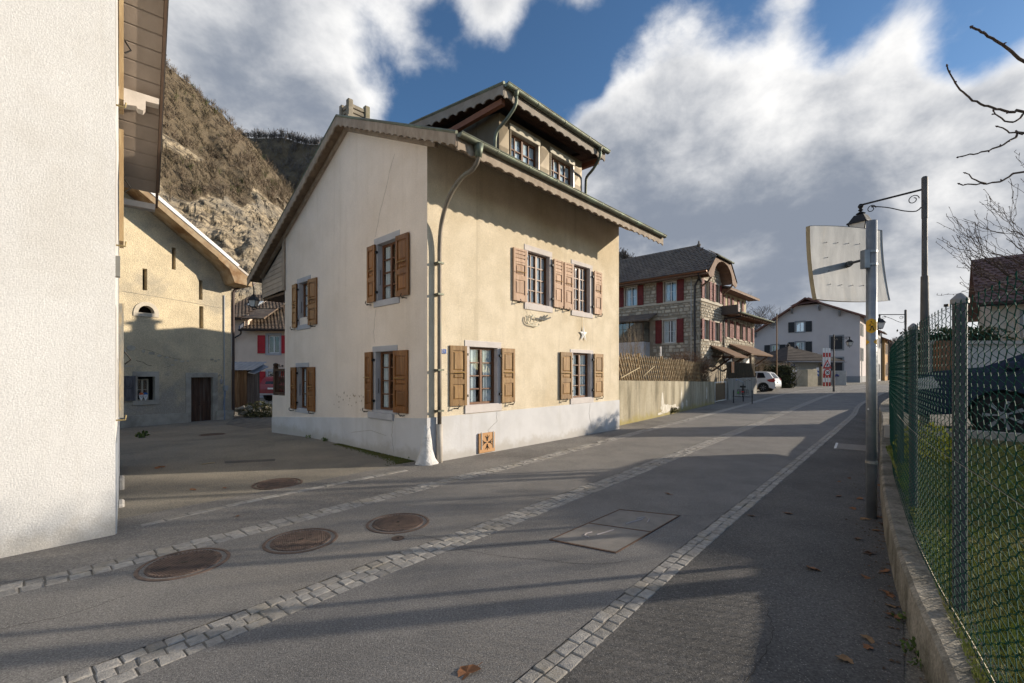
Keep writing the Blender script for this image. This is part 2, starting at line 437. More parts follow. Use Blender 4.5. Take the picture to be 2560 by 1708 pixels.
# ---- hills
def build_hill(name, ridge, base_y, rows, cols, rockf, seed, amp):
    """ridge: (x, y, z) crest points; slope falls to base_y on the valley side."""
    C = resample([Vector(p) for p in ridge], cols); b = MB(); rk = []; P = []
    for j in range(rows):
        t = j / (rows - 1)
        for i, c in enumerate(C):
            by = base_y + (c.y - base_y) * .12; bx = c.x * (by / c.y) * .98
            p = Vector((bx + (c.x - bx) * t, by + (c.y - by) * t, -3 + (c.z + 3) * (t ** 1.08)))
            q = p * .03 + Vector((seed, 0, 0))
            n1 = noise.fractal(q, 1.0, 2.0, 5); n2 = noise.noise(p * .012 + Vector((0, seed, 3)))
            ridg = 1 - abs(noise.noise(Vector((p.x * .05 + p.z * .03, p.y * .05, p.z * .022 - p.x * .03)) + Vector((seed, 5, 0))))
            f = min(1, t * 6) * (1 - .55 * sm(t, .9, 1))
            rock = sm(rockf(t, p) + .22 * n1 + .12 * n2, -.04, .06)
            strat = abs(noise.noise(Vector((p.x * .16 + p.z * .22, p.y * .1, p.z * .14 - p.x * .10)))) * 3.2 + noise.noise(p * .35) * 1.3 + abs(noise.noise(p * .9)) * 1.1
            dsp = f * (amp * n1 * 1.4 + amp * 1.2 * (ridg - .7) + rock * strat)
            p = p + Vector((.35, -.75, .25)) * dsp
            b.v.append(tuple(p)); rk.append(rock); P.append(p)
    for j in range(rows - 1):
        for i in range(cols - 1): b.f.append((j * cols + i, j * cols + i + 1, (j + 1) * cols + i + 1, (j + 1) * cols + i))
    # far side so that the crest has thickness
    n = len(b.v)
    for c in C: b.v.append((c.x * 1.15, c.y + 60, -3))
    o = (rows - 1) * cols
    for i in range(cols - 1): b.f.append((o + i, o + i + 1, n + i + 1, n + i))
    m = bpy.data.materials.new(name + '_slope'); m.use_nodes = True; t = NT(m.node_tree); bs = t.n['Principled BSDF']
    at = t.new('ShaderNodeAttribute', attribute_name='rock').outputs['Fac']; p = t.new('ShaderNodeNewGeometry').outputs['Position']
    st = t.vm('MULTIPLY', p, (.7, .5, 1.3)); n1 = t.noise(st, .62, 9, .72, .5); n2 = t.noise(p, .09, 5)
    rc = t.mix(t.sstep(n1, .36, .64), (.075, .062, .047), (.47, .385, .265)); rc = t.mix(t.sstep(n2, .45, .65, 0, .6), rc, (.20, .185, .16))  # dark tones in the rock hollows paint crevice shade into the colour
    vg = t.mix(t.noise(p, .6, 6), (.085, .066, .042), (.20, .155, .10))
    t.put(bs.inputs['Base Color'], t.mix(t.sstep(t.m('ADD', at, t.m('MULTIPLY', t.m('SUBTRACT', n1, .5), .9)), .4, .62), vg, rc)); bs.inputs['Roughness'].default_value = .95
    bm_ = t.new('ShaderNodeBump'); bm_.inputs['Strength'].default_value = .9; bm_.inputs['Distance'].default_value = 1.2
    t.l.new(n1, bm_.inputs['Height']); t.l.new(bm_.outputs[0], bs.inputs['Normal'])
    ob = tag(b.build('hill', m), kind='structure')
    a = ob.data.attributes.new('rock', 'FLOAT', 'POINT'); a.data.foreach_set('value', rk + [0.0] * cols)
    return P, rk, rows, cols
def px(u, v, Y): return ((u - 1280) / 1123 * Y, Y, 1.6 + (930 - v) / 1123 * Y)
RIDGE1 = [px(150, -30, 104), px(300, 62, 118), px(407, 158, 130), px(484, 222, 140), px(520, 262, 146), px(558, 290, 150), (px(589, 325, 155)), px(624, 350, 160), px(660, 398, 168), px(700, 446, 176), px(740, 494, 184), px(790, 560, 192), px(900, 700, 205), px(1010, 820, 215)]
H1 = build_hill('near_hill', RIDGE1, 78, 150, 230, lambda t, p: .50 - t + .14 * math.exp(-((p.x + 70) / 16) ** 2) + .10 * (noise.noise(p * .04) > .25) + .25 * (noise.noise(p * .055 + Vector((2, 0, 0))) > .42), 3.3, 3.2)
RIDGE2 = [px(480, 335, 262), px(600, 346, 262), px(705, 348, 258), px(810, 366, 254), px(900, 400, 250), px(1000, 440, 248), px(1300, 566, 244), px(1550, 646, 240), px(1600, 672, 240), px(1700, 760, 238), px(1890, 860, 236), px(2100, 900, 236), px(2260, 872, 236), px(2500, 880, 236)]
H2 = build_hill('far_hill', RIDGE2, 190, 60, 200, lambda t, p: -.5, 8.1, 5.0)
def forest(H, n, seed, hmin, hmax, label, m, tlo=0.0, rocklim=.5, crest=0):
    P, rk, rows, cols = H; r = random.Random(seed); b = MB()
    spots = [(r.randrange(int(tlo * rows), rows), r.randrange(cols)) for _ in range(n)] + [(rows - 1, r.randrange(cols)) for _ in range(crest)]
    for j, i in spots:
        k = j * cols + i
        if rk[k] > rocklim and r.random() < .96: continue
        p = P[k] + Vector((r.uniform(-1, 1), r.uniform(-1, 1), -.2)); h = r.uniform(hmin, hmax) * (r.uniform(.35, 1.15) if j == rows - 1 else r.uniform(.6, 1.25))
        for _ in range(24 if j < rows - 1 else 30):     # bare branches fanning upward
            a = r.uniform(0, 6.283); lean = r.uniform(.05, .75); s = r.uniform(.25, 1.0)
            z0 = h * r.uniform(0, .45); base = p + Vector((0, 0, z0)); tip = base + Vector((math.cos(a) * lean * h * .55, math.sin(a) * lean * h * .55, h * s * .62))
            sd = Vector((r.uniform(-1, 1), r.uniform(-1, 1), r.uniform(-.5, .5))).normalized() * h * r.uniform(.008, .024)
            b.tri(base - sd, base + sd, tip)
            b.tri(tip + Vector((0, 0, h * .06)), tip - sd * 1.6 + Vector((sd.y, sd.x, 0)) * 2.5, base.lerp(tip, .5) + sd * 1.2)
    tag(b.build('hillside_wood', m), label, 'wood', kind='stuff')
M_TWIG1 = mat('winter_wood', (.245, .19, .14), (.11, .085, .06), .35, .95, detail=5, stain=(.15, .14, .07), sscale=.08, samt=.5)
M_TWIG2 = mat('winter_wood_far', (.20, .175, .155), (.115, .10, .092), .12, .95, detail=5)
forest(H1, 8800, 5, 1.4, 3.1, 'brown leafless trees and scrub covering the rocky hillside', M_TWIG1, crest=160)
forest(H2, 5200, 6, 3.5, 6.5, 'dark leafless wood on the farther hill behind the rooftops', M_TWIG2, tlo=.25, rocklim=2, crest=1500)
forest(H1, 260, 9, 1.6, 3.4, 'scattered green ivy-clad trees and evergreens on the rocky hillside', mat('hill_evergreen', (.07, .085, .03), (.12, .125, .05), .5, .9), tlo=.2, rocklim=.8)

# ================================================================== BUILDING PARTS
G = glass()
M_DARKROOM = flat('dark_interior', (.05, .045, .04), .95)  # near-black colour stands in for unlit rooms; also colours render cracks
M_CURTAIN = mat('net_curtain', (.88, .88, .86), (.78, .78, .77), 14, .9, stretch=(6, 6, .4))
M_IRON = flat('dark_ironwork', (.03, .028, .026), .55, .6)
M_GREYTRIM = mat('grey_trim', (.43, .435, .46), (.37, .375, .40), 3, .85, .25, 90)
M_BROWNFRAME = mat('brown_window_frame', (.17, .075, .032), (.12, .05, .022), 8, .5, stretch=(3, 3, .6))
M_VARN = mat('varnished_shutter', (.235, .098, .026), (.14, .055, .015), 5, .42, .25, 30, stretch=(5, 5, .5), rvar=.22, spec=.35, stain=(.30, .15, .05), sscale=1.6, samt=.6)
M_BLEACH = mat('bleached_shutter', (.56, .395, .29), (.44, .295, .20), 5, .75, .3, 30, stretch=(5, 5, .5), rvar=.15, stain=(.22, .12, .06), sscale=1.4, samt=.45)
M_MIDWOOD = mat('brown_shutter', (.30, .175, .065), (.20, .11, .04), 5, .6, .3, 30, stretch=(5, 5, .5), rvar=.18, stain=(.36, .24, .11), sscale=1.8, samt=.5)

def rect(s0, s1, z0, z1): return [(s0, z0), (s1, z0), (s1, z1), (s0, z1)]
def wall_plate(name, m, parent, M, outer, holes=(), depth=.22, **k):
    b = MB(); b.prism(outer, M, 0, depth, holes); return b.build(name, m, parent, **k)
def window(parent, M, s0, s1, z0, z1, d=.11, cols=2, rows=3, m=None, fw=.045, bw=.022, leaf=True, curtain='sides', gl=None, name='window', panes=True):
    """glazed casement at depth d; each pane is a piece of its own"""
    b = MB(); t = .05
    B = lambda a0, a1, y0, y1, e=0: b.box(a0, a1, d - e, d + t, y0, y1, lambda x, y, z: M(x, z, y))
    B(s0, s1, z0, z0 + fw); B(s0, s1, z1 - fw, z1); B(s0, s0 + fw, z0 + fw, z1 - fw); B(s1 - fw, s1, z0 + fw, z1 - fw)
    mid = (s0 + s1) / 2; cells = []
    halves = [(s0 + fw, mid - fw * .6), (mid + fw * .6, s1 - fw)] if leaf else [(s0 + fw, s1 - fw)]
    if leaf: B(mid - fw * .6, mid + fw * .6, z0 + fw, z1 - fw, .012)
    zs = [z0 + fw + (z1 - z0 - 2 * fw) * i / rows for i in range(rows + 1)]
    for h0, h1 in halves:
        for zz in zs[1:-1]: B(h0, h1, zz - bw / 2, zz + bw / 2)
        cs = [h0 + (h1 - h0) * i / cols for i in range(cols + 1)]
        for k, c in enumerate(cs[1:-1]): B(c - bw / 2, c + bw / 2, z0 + fw, z1 - fw)
        for i in range(cols):
            for j in range(rows): cells.append((cs[i], cs[i + 1], zs[j], zs[j + 1]))
    w = b.build(name, m or M_BROWNFRAME, parent)
    if panes:
        for a0, a1, y0, y1 in cells:
            MB().box(a0, a1, d + .02, d + .026, y0, y1, lambda x, y, z: M(x, z, y)).build('pane', gl or G, w)
    if curtain:
        spans = {'sides': [(s0, s0 + (s1 - s0) * .36), (s1 - (s1 - s0) * .36, s1)], 'full': [(s0, s1)], 'right': [(s1 - (s1 - s0) * .5, s1)]}[curtain]
        for c0, c1 in spans:
            cb = MB(); n = 22
            for i in range(n + 1):
                x = c0 + (c1 - c0) * i / n; dd = d + .045 + .010 * math.sin(i * 1.9) + .012 * math.sin(i * .8)
                cb.v += [tuple(M(x, z0 + .02, dd)), tuple(M(x, z1 - .03, dd))]
            cb.f = [(2 * i, 2 * i + 2, 2 * i + 3, 2 * i + 1) for i in range(n)]
            cb.build('curtain', M_CURTAIN, w, smooth=True)
    return w
def surround(parent, M, s0, s1, z0, z1, o, m, proud=.012, depth=.14, lintel_extra=.03):
    """stone frame: lintel, jambs and sill round an opening o = (s0, s1, z0, z1)"""
    S = lambda a0, a1, y0, y1, nm, p=proud: MB().box(a0, a1, -p, depth, y0, y1, lambda x, y, z: M(x, z, y)).build(nm, m, parent, bevel=.006)
    S(s0, s1, o[3], z1, 'lintel'); S(s0, o[0], o[2], o[3], 'jamb', proud - .003); S(o[1], s1, o[2], o[3], 'jamb', proud - .003); S(s0, s1, z0, o[2], 'sill', proud + .012)
def shutter(parent, M, s0, s1, z0, z1, m, style='panel', name='shutter', hinge=None, out=.035, tilt=0.0):
    """panelled leaf lying open against the wall"""
    W = s1 - s0; H = z1 - z0; f = .055; b = MB()
    Q = lambda x, y, z: M(x, z, y + tilt * (x - (s0 if tilt > 0 else s1)))
    B = lambda a0, a1, y0, y1, o0, o1: b.box(a0, a1, -o1, -o0, y0, y1, Q)
    B(s0 + .01, s1 - .01, z0 + .01, z1 - .01, out, out + .014)
    B(s0, s0 + f, z0, z1, out - .004, out + .032); B(s1 - f, s1, z0, z1, out - .004, out + .032)
    if style == 'louvre': zs = [0, .085, .30, .36, .56, .62, .90, 1.0]; rails = [(0, .12), (.40, .49), (.70, .74), (.965, 1)]
    elif style == 'flat': rails = [(0, .07), (.5, .55), (.93, 1)]
    else: rails = [(0, .09), (.36, .44), (.545, .575), (.92, 1)]
    for r0, r1 in rails: B(s0 + f, s1 - f, z0 + H * r0, z0 + H * r1, out - .004, out + .030)
    o = b.build(name, m, parent)
    gaps = [(rails[i][1], rails[i + 1][0]) for i in range(len(rails) - 1)]
    for i, (g0, g1) in enumerate(gaps):
        if style == 'louvre' and i == 2:
            for k in range(3):
                y0 = z0 + H * (g0 + (g1 - g0) * (k + .10) / 3); y1 = z0 + H * (g0 + (g1 - g0) * (k + .80) / 3)
                MB().box(s0 + f, s1 - f, -(out + .029), -(out + .013), y0, y1, Q).build('slat', m, o)
        else:
            e = .022
            MB().hexa([Q(s0 + f + e, -(out + .014), z0 + H * g0 + e), Q(s1 - f - e, -(out + .014), z0 + H * g0 + e), Q(s1 - f - e, -(out + .014), z0 + H * g1 - e), Q(s0 + f + e, -(out + .014), z0 + H * g1 - e),
                       Q(s0 + f + 2 * e, -(out + .027), z0 + H * g0 + 2 * e), Q(s1 - f - 2 * e, -(out + .027), z0 + H * g0 + 2 * e), Q(s1 - f - 2 * e, -(out + .027), z0 + H * g1 - 2 * e), Q(s0 + f + 2 * e, -(out + .027), z0 + H * g1 - 2 * e)]).build('panel', m, o)
    if hinge is not None:
        hx = s0 if hinge == 'l' else s1; sg = -1 if hinge == 'l' else 1
        for k in (.14, .84):
            MB().box(min(hx, hx + sg * .05), max(hx, hx + sg * .05), -(out + .02), -.01, z0 + H * k, z0 + H * k + .045, lambda x, y, z: M(x, z, y)).build('hinge', M_IRON, o)
        fx = s0 + W * .3 if hinge == 'r' else s1 - W * .3
        hb = MB(); hb.tube([M(fx, z0 - .045, .0), M(fx, z0 - .05, -.10), M(fx + .03, z0 - .01, -.115), M(fx + .03, z0 + .03, -.10)], .009, 6); hb.tube([M(fx - .05, z0 - .055, -.07), M(fx, z0 - .03, -.085), M(fx + .05, z0 - .06, -.07)], .006, 5)
        hb.build('holdback', M_IRON, o)
        MB().tube([M(s0 + .05, z0 + H * .555, -(out + .045)), M(s1 - .05, z0 + H * .555, -(out + .045))], .007, 6).build('latch_bar', flat('brass_bar', (.42, .27, .09), .45, .7), o)
    return o
def scallop(L, h, per=.23, amp=.075):
    n = max(1, round(L / per)); per = L / n; pts = [(0, 0), (L, 0)]
    for i in range(n, 0, -1):
        x1 = i * per; x0 = (i - 1) * per
        pts += [(x1, -h * .93), (x1 - per * .06, -h), (x1 - per * .13, -h + amp * .35)]
        for k in range(1, 6):
            a = math.pi * (k / 6); pts.append((x1 - per * .13 - (per * .74) * (1 - math.cos(a)) / 2, -h + amp * .35 + amp * .75 * math.sin(a)))
        pts += [(x0 + per * .13, -h + amp * .35), (x0 + per * .06, -h)]
    pts.append((0, -h * .93)); return pts
def fascia(name, m, parent, P0, P1, h, per=.23, amp=.075, th=.028, up=Vector((0, 0, 1)), outv=None):
    P0 = Vector(P0); P1 = Vector(P1); t = (P1 - P0); L = t.length; t.normalize(); o = outv or t.cross(up).normalized()
    return MB().prism(scallop(L, h, per, amp), lambda x, y, d: P0 + t * x + up * y + o * d, 0, th).build(name, m, parent)
def halfpipe(r, n=9): return [(r * math.cos(math.pi + math.pi * i / n), r * math.sin(math.pi + math.pi * i / n)) for i in range(n + 1)]
def gutter(parent, P0, P1, r, m, name='gutter', step=.8):
    P0 = Vector(P0); P1 = Vector(P1); b = MB(); b.sweep(halfpipe(r), [P0, P1]); b.sweep([(x * .9, y * .9) for x, y in halfpipe(r)], [P0, P1])
    t = (P1 - P0).normalized(); sd = t.cross(Vector((0, 0, 1)))
    b.tube([P0 + sd * r, P1 + sd * r], .012, 6); b.tube([P0 - sd * r, P1 - sd * r], .012, 6)
    for e in (P0, P1): b.poly([e + sd * x + Vector((0, 0, y)) for x, y in halfpipe(r)])
    g = b.build(name, m, parent); L = (P1 - P0).length; n = int(L / step)
    ring = MB(); ring.sweep([(x * 1.1, y * 1.1) for x, y in halfpipe(r)], [Vector((-.018, 0, 0)), Vector((.018, 0, 0))], Vector((0, 0, 1)))
    me = ring.mesh('gutter_bracket', m)
    for i in range(1, n): place(me, 'gutter_bracket', g, P0 + t * (L * i / n), (0, 0, math.atan2(t.y, t.x)))
    return g
def slab(b, p0, p1, p2, p3, th):
    n = (Vector(p1) - Vector(p0)).cross(Vector(p3) - Vector(p0)).normalized() * th
    if n.z > 0: n = -n
    return b.hexa([Vector(p) + n for p in (p0, p1, p2, p3)] + [Vector(p) for p in (p0, p1, p2, p3)])

# ================================================================== MAIN HOUSE
TH = math.radians(46.741)
house = thing('house', 'cream rendered corner house with brown shutters, wavy eaves boards and a dormer', 'house', (-1.475, 7.81, 0), TH)
M_CREAM = mat('roughcast_cream', (.71, .62, .475), (.62, .535, .395), 2.2, .92, 1.0, 110, stain=(.53, .43, .28), sscale=.55, samt=.6, bdist=.009, grain=(90, .20), streak=((.45, .38, .27), .45))
M_PINKR = mat('render_beige', (.78, .69, .60), (.73, .645, .56), 1.6, .92, .5, 85, stain=(.60, .50, .39), sscale=.5, samt=.35, bdist=.008, grain=(70, .10), streak=((.58, .49, .39), .35), splash=(.5, (.50, .44, .36), .35))
M_PLINTH = mat('plinth_grey', (.60, .60, .61), (.54, .54, .55), 2, .9, .3, 25, stain=(.47, .46, .44), sscale=.9, samt=.5, bdist=.008, streak=((.46, .45, .43), .4), splash=(.28, (.36, .33, .28), .55))
M_PALEST = mat('pale_stone', (.60, .555, .53), (.53, .49, .47), 4, .9, .3, 70)
M_EAVEW = mat('weathered_eave_wood', (.36, .30, .235), (.27, .215, .165), 4, .85, .35, 40, stain=(.20, .15, .11), sscale=1.2, samt=.5, stretch=(2, 2, 1))
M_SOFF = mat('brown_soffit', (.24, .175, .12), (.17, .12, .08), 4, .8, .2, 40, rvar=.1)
M_COPPER = mat('patina_copper', (.155, .175, .135), (.105, .105, .082), 3, .55, metal=.55, stain=(.20, .30, .23), sscale=2.2, samt=.45)
M_PIPE = mat('weathered_pipe', (.215, .185, .15), (.155, .135, .11), 3, .6, metal=.3, stain=(.20, .26, .20), sscale=1.6, samt=.5)
M_BRONZE = mat('bronze_sheet', (.155, .12, .07), (.105, .08, .045), 1.6, .5, metal=.25, stain=(.19, .155, .095), sscale=1.2, samt=.5)
M_ROOF = mat('slate_grey_roof', (.115, .105, .10), (.085, .08, .078), 3, .8, .4, 30)
MRf = lambda s, z, d: Vector((s, d, z)); MGf = lambda s, z, d: Vector((d, s, z))
A1, B1, RB, ZR, SL = 6.51, 6.48, 2.88, 6.90, .455
zw = lambda b: ZR - SL * abs(b - RB)
RW = [dict(sur=(2.53, 3.50, 2.955, 4.355), o=(2.65, 3.40, 3.10, 4.23), sh=((2.159, 2.555), (3.505, 3.862)), sz=(3.10, 4.20), st='louvre', m=M_BLEACH),
      dict(sur=(4.24, 5.18, 2.975, 4.337), o=(4.36, 5.05, 3.10, 4.24), sh=((3.919, 4.253), (5.185, 5.555)), sz=(3.10, 4.20), st='louvre', m=M_BLEACH),
      dict(sur=(.85, 1.83, .815, 2.20), o=(.973, 1.716, .971, 2.08), sh=((.49, .858), (1.80, 2.19)), sz=(.976, 2.083), st='panel', m=M_MIDWOOD),
      dict(sur=(4.20, 5.21, .815, 2.155), o=(4.32, 5.09, .96, 2.07), sh=((3.777, 4.207), (5.185, 5.62)), sz=(.955, 2.07), st='panel', m=M_MIDWOOD)]
GW = [dict(sur=(.85, 1.77, 2.89, 4.26), o=(.97, 1.65, 3.01, 4.13), sh=((.508, .90), (1.665, 1.989)), sz=(3.0, 4.13), rows=4),
      dict(sur=(4.80, 5.63, 2.68, 4.0), o=(4.91, 5.52, 2.80, 3.88), sh=((4.416, 4.836), (5.563, 5.88)), sz=(2.75, 3.88), rows=3),
      dict(sur=(.93, 1.83, .80, 2.11), o=(1.04, 1.72, .85, 2.0), sh=((.561, .983), (1.779, 2.109)), sz=(.84, 2.0), rows=4),
      dict(sur=(4.90, 5.72, .56, 1.83), o=(5.01, 5.61, .67, 1.72), sh=((4.527, 4.869), (5.608, 5.971)), sz=(.635, 1.72), rows=3)]
big = lambda o: rect(*o)
wall_plate('street_wall', M_CREAM, house, MRf, [(.004, -.4), (A1, -.4), (A1, zw(0) + .08), (.004, zw(0) + .08)], [big(w['sur']) for w in RW], .24)
wall_plate('gable_wall', M_PINKR, house, MGf, [(.002, -.5), (B1, -.5), (B1, zw(B1)), (RB, ZR), (.002, zw(0))], [big(w['sur']) for w in GW], .238)
wall_plate('rear_wall', M_PINKR, house, lambda s, z, d: Vector((A1 - .001 - d, s, z)), [(.01, -.5), (B1, -.5), (B1, zw(B1)), (RB, ZR), (.01, zw(0))], (), .2)
wall_plate('rear_wall', M_PINKR, house, lambda s, z, d: Vector((s, B1 - .002 - d, z)), [(.3, -.5), (A1 - .3, -.5), (A1 - .3, zw(B1)), (.3, zw(B1))], (), .2)
MB().box(.75, A1 - .4, .75, B1 - .4, -.4, 5.2).build('dark_core', M_DARKROOM, house)  # solid dark box inside the walls, room shade put into its colour
# plinth, stepping down with the yard on the gable side
MB().prism([(-.018, -.4), (A1 + .005, -.4), (A1 + .005, .82), (-.018, .80)], MRf, -.018, .002).build('plinth', M_PLINTH, house)
MB().prism([(-.016, -.5), (7.42, -.5), (7.42, .31), (6.48, .375), (-.016, .795)], MGf, -.020, .001).build('plinth', M_PLINTH, house)
for w in RW:
    surround(house, MRf, *w['sur'], w['o'], M_PALEST)
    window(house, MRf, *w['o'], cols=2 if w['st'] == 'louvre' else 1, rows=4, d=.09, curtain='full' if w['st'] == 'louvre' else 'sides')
    (a0, a1), (b0, b1) = w['sh']
    shutter(house, MRf, a0, a1, *w['sz'], w['m'], w['st'], hinge='r', tilt=-R.uniform(.02, .10)); shutter(house, MRf, b0, b1, *w['sz'], w['m'], w['st'], hinge='l', tilt=R.uniform(.02, .09))
for i, w in enumerate(GW):
    surround(house, MGf, *w['sur'], w['o'], M_GREYTRIM)
    if i == 1:
        o = w['o']; MB().box(o[0], o[1], .02, .14, o[2], 2.99, lambda x, y, z: MGf(x, z, y)).build('sill_panel', M_PINKR, house)
        window(house, MGf, o[0], o[1], 2.99, o[3], cols=1, rows=3)
    else: window(house, MGf, *w['o'], cols=1, rows=w['rows'])
    (a0, a1), (b0, b1) = w['sh']
    shutter(house, MGf, a0, a1, *w['sz'], M_VARN, hinge='r', tilt=-R.uniform(.01, .08)); shutter(house, MGf, b0, b1, *w['sz'], M_VARN, hinge='l', tilt=R.uniform(.01, .10))
    o = w['o']; MB().tube([MGf(o[1] - .001, o[2] + .32, .05), MGf(o[1] - .02, o[2] + .34, .05), MGf(o[1] - .02, o[2] + .62, .05)], .006, 5).build('bar_handle', M_IRON, house)
MB().box(1.03, 1.94, -.06, .02, .675, .80, lambda x, y, z: MGf(x, z, y)).build('sill', M_GREYTRIM, house, bevel=.008)
# roof
EZ = lambda b: ZR + .17 - SL * abs(b - RB)
A0v, A1v, BE, BL = -.24, 6.92, -1.10, 8.75
roof = MB(); slab(roof, (A0v, BE, EZ(BE)), (A1v, BE, EZ(BE)), (A1v, RB, EZ(RB)), (A0v, RB, EZ(RB)), .06); slab(roof, (A0v, RB, EZ(RB)), (A1v, RB, EZ(RB)), (A1v, BL, EZ(BL)), (A0v, BL, EZ(BL)), .06)
roof = roof.build('roof', M_ROOF, house)
def soffit_row(b0, b1, n, along):
    for i in range(n):
        if along == 'a':
            c0 = b0 + (b1 - b0) * i / n; c1 = b0 + (b1 - b0) * (i + 1) / n; g = .008 if c1 > c0 else -.008
            MB().hexa([(A0v + .02, c0, EZ(c0) - .10), (A1v - .02, c0, EZ(c0) - .10), (A1v - .02, c1 - g, EZ(c1) - .10), (A0v + .02, c1 - g, EZ(c1) - .10), (A0v + .02, c0, EZ(c0) - .075), (A1v - .02, c0, EZ(c0) - .075), (A1v - .02, c1 - g, EZ(c1) - .075), (A0v + .02, c1 - g, EZ(c1) - .075)]).build('soffit_board', M_EAVEW if b0 < 1 else M_SOFF, roof)
soffit_row(BE + .03, -.005, 7, 'a')
n = 26
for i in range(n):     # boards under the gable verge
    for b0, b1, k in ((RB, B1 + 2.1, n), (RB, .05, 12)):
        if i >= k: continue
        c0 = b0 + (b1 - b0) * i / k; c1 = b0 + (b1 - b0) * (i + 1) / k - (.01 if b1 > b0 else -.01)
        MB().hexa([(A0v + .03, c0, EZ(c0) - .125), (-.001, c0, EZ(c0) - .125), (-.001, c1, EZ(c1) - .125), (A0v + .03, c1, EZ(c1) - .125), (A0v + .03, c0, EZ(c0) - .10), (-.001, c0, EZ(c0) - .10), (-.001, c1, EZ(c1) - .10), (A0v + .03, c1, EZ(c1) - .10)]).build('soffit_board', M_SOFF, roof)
dn = Vector((0, 0, 1))
def rake(P0, P1, h, m=M_EAVEW):
    P0 = Vector(P0); P1 = Vector(P1); return fascia('verge_board', m, roof, P0, P1, h, .22, .035, .03, outv=Vector((-1, 0, 0)))
rake((A0v, BE, EZ(BE) - .02), (A0v, RB, EZ(RB) - .02), .20); rake((A0v, RB, EZ(RB) - .02), (A0v, BL, EZ(BL) - .02), .20)
MB().tube([(A0v - .015, BE, EZ(BE) + .01), (A0v - .015, RB, EZ(RB) + .01), (A0v - .015, BL, EZ(BL) + .01)], .028, 6).build('verge_trim', M_COPPER, roof)
# moulding where the wall meets the verge
for b0, b1 in ((RB, -.3), (RB, BL - .5)): MB().box(0, 1, -.07, -.002, -.235, -.155, lambda t, y, z: Vector((y, b0 + (b1 - b0) * t, EZ(b0 + (b1 - b0) * t) + z))).build('verge_moulding', M_EAVEW, roof)
fascia('eaves_board', M_EAVEW, roof, (A0v, BE + .02, EZ(BE) - .05), (A1v, BE + .02, EZ(BE) - .05), .21, .27, .034)
gut = gutter(roof, (A0v - .02, BE - .075, EZ(BE) - .03), (A1v - .06, BE - .075, EZ(BE) - .03), .062, M_COPPER, step=.75)
dp = spline([(.135, -1.17, 5.14), (.145, -1.16, 4.99), (.15, -1.02, 4.86), (.14, -.75, 4.80), (.15, -.42, 4.58), (.19, -.17, 4.24), (.205, -.085, 3.85), (.205, -.08, 3.2)], .08)
MB().tube(dp + [Vector((.205, -.08, z)) for z in (2.4, 1.5, .66)], .037, 12).build('downpipe', M_PIPE, house, smooth=True)
MB().tube([(.205, -.08, .68), (.205, -.08, -.02)], .055, 12).build('pipe_boot', mat('pipe_boot', (.50, .46, .40), (.42, .38, .33), 6, .7), house, smooth=True)
MB().lathe([(.085, .0), (.07, -.10), (.052, -.2)], (.135, -1.17, 5.20), 14).build('rain_outlet', M_COPPER, house, smooth=True)
for z in (3.5, 2.95, 1.62, .9): MB().box(.14, .27, -.13, 0, z, z + .03).build('pipe_clip', M_COPPER, house)
# guard stone at the corner
gs = MB(); prof = [(.20, -.2), (.195, .02), (.15, .10), (.105, .25), (.085, .45), (.065, .60), (.035, .68), (.0, .70)]
nn = 22
for i, (r, z) in enumerate(prof):
    for k in range(nn):
        a = 2 * math.pi * k / nn; w = 1 + .24 * noise.noise(Vector((math.cos(a) * 1.6, math.sin(a) * 1.6, z * 4)))
        gs.v.append((r * w * math.cos(a) + .03 - .02, r * w * math.sin(a) + .03, z))
for i in range(len(prof) - 1):
    for k in range(nn): gs.f.append((i * nn + k, i * nn + (k + 1) % nn, (i + 1) * nn + (k + 1) % nn, (i + 1) * nn + k))
gs.build('guard_stone', mat('whitewashed_stone', (.68, .67, .65), (.56, .54, .52), 7, .9, .9, 22, bdist=.03), house, smooth=True)
# dormer
DA0, DA1, DB = 1.97, 4.99, .20
dz0 = EZ(DB) - .05; dz1 = 7.02
DW = [(2.30, 3.26), (3.68, 4.62)]
dorm = wall_plate('dormer', M_BRONZE, house, lambda s, z, d: Vector((s, DB + d, z)), [(DA0, dz0), (DA1, dz0), (DA1, dz1), (DA0, dz1)], [rect(a, b, 5.87, 6.90) for a, b in DW], .14)
for a in (DA0 + .001, DA1 - .001):
    sgn = 1 if a < 3 else -1
    MB().prism([(DB + .01, dz0), (RB + .1, EZ(RB) - .05), (RB + .1, 7.5), (DB + .01, dz1)], lambda s, z, d: Vector((a + sgn * d, s, z)), 0, .1).build('dormer_cheek', M_BRONZE, dorm)
    for k in (.7, 1.5): MB().box(a - .008 if sgn > 0 else a, a if sgn > 0 else a + .008, DB + k, DB + k + .03, dz0 + .3, 7.2).build('seam', M_BRONZE, dorm)
for a, b in DW:
    MB().box(a - .03, b + .03, DB - .035, DB + .10, 6.78, 6.92).build('roller_box', mat('roller_box', (.40, .36, .27), None, 5, .5), dorm, bevel=.008)
    window(dorm, lambda s, z, d: Vector((s, DB + d, z)), a, b, 5.87, 6.78, .09, 2, 3, curtain='full')
    MB().box(a - .005, a + .02, DB - .02, DB + .08, 5.87, 6.78).build('guide_rail', M_BRONZE, dorm); MB().box(b - .02, b + .005, DB - .02, DB + .08, 5.87, 6.78).build('guide_rail', flat('bright_rail', (.55, .52, .47), .35, .6), dorm)
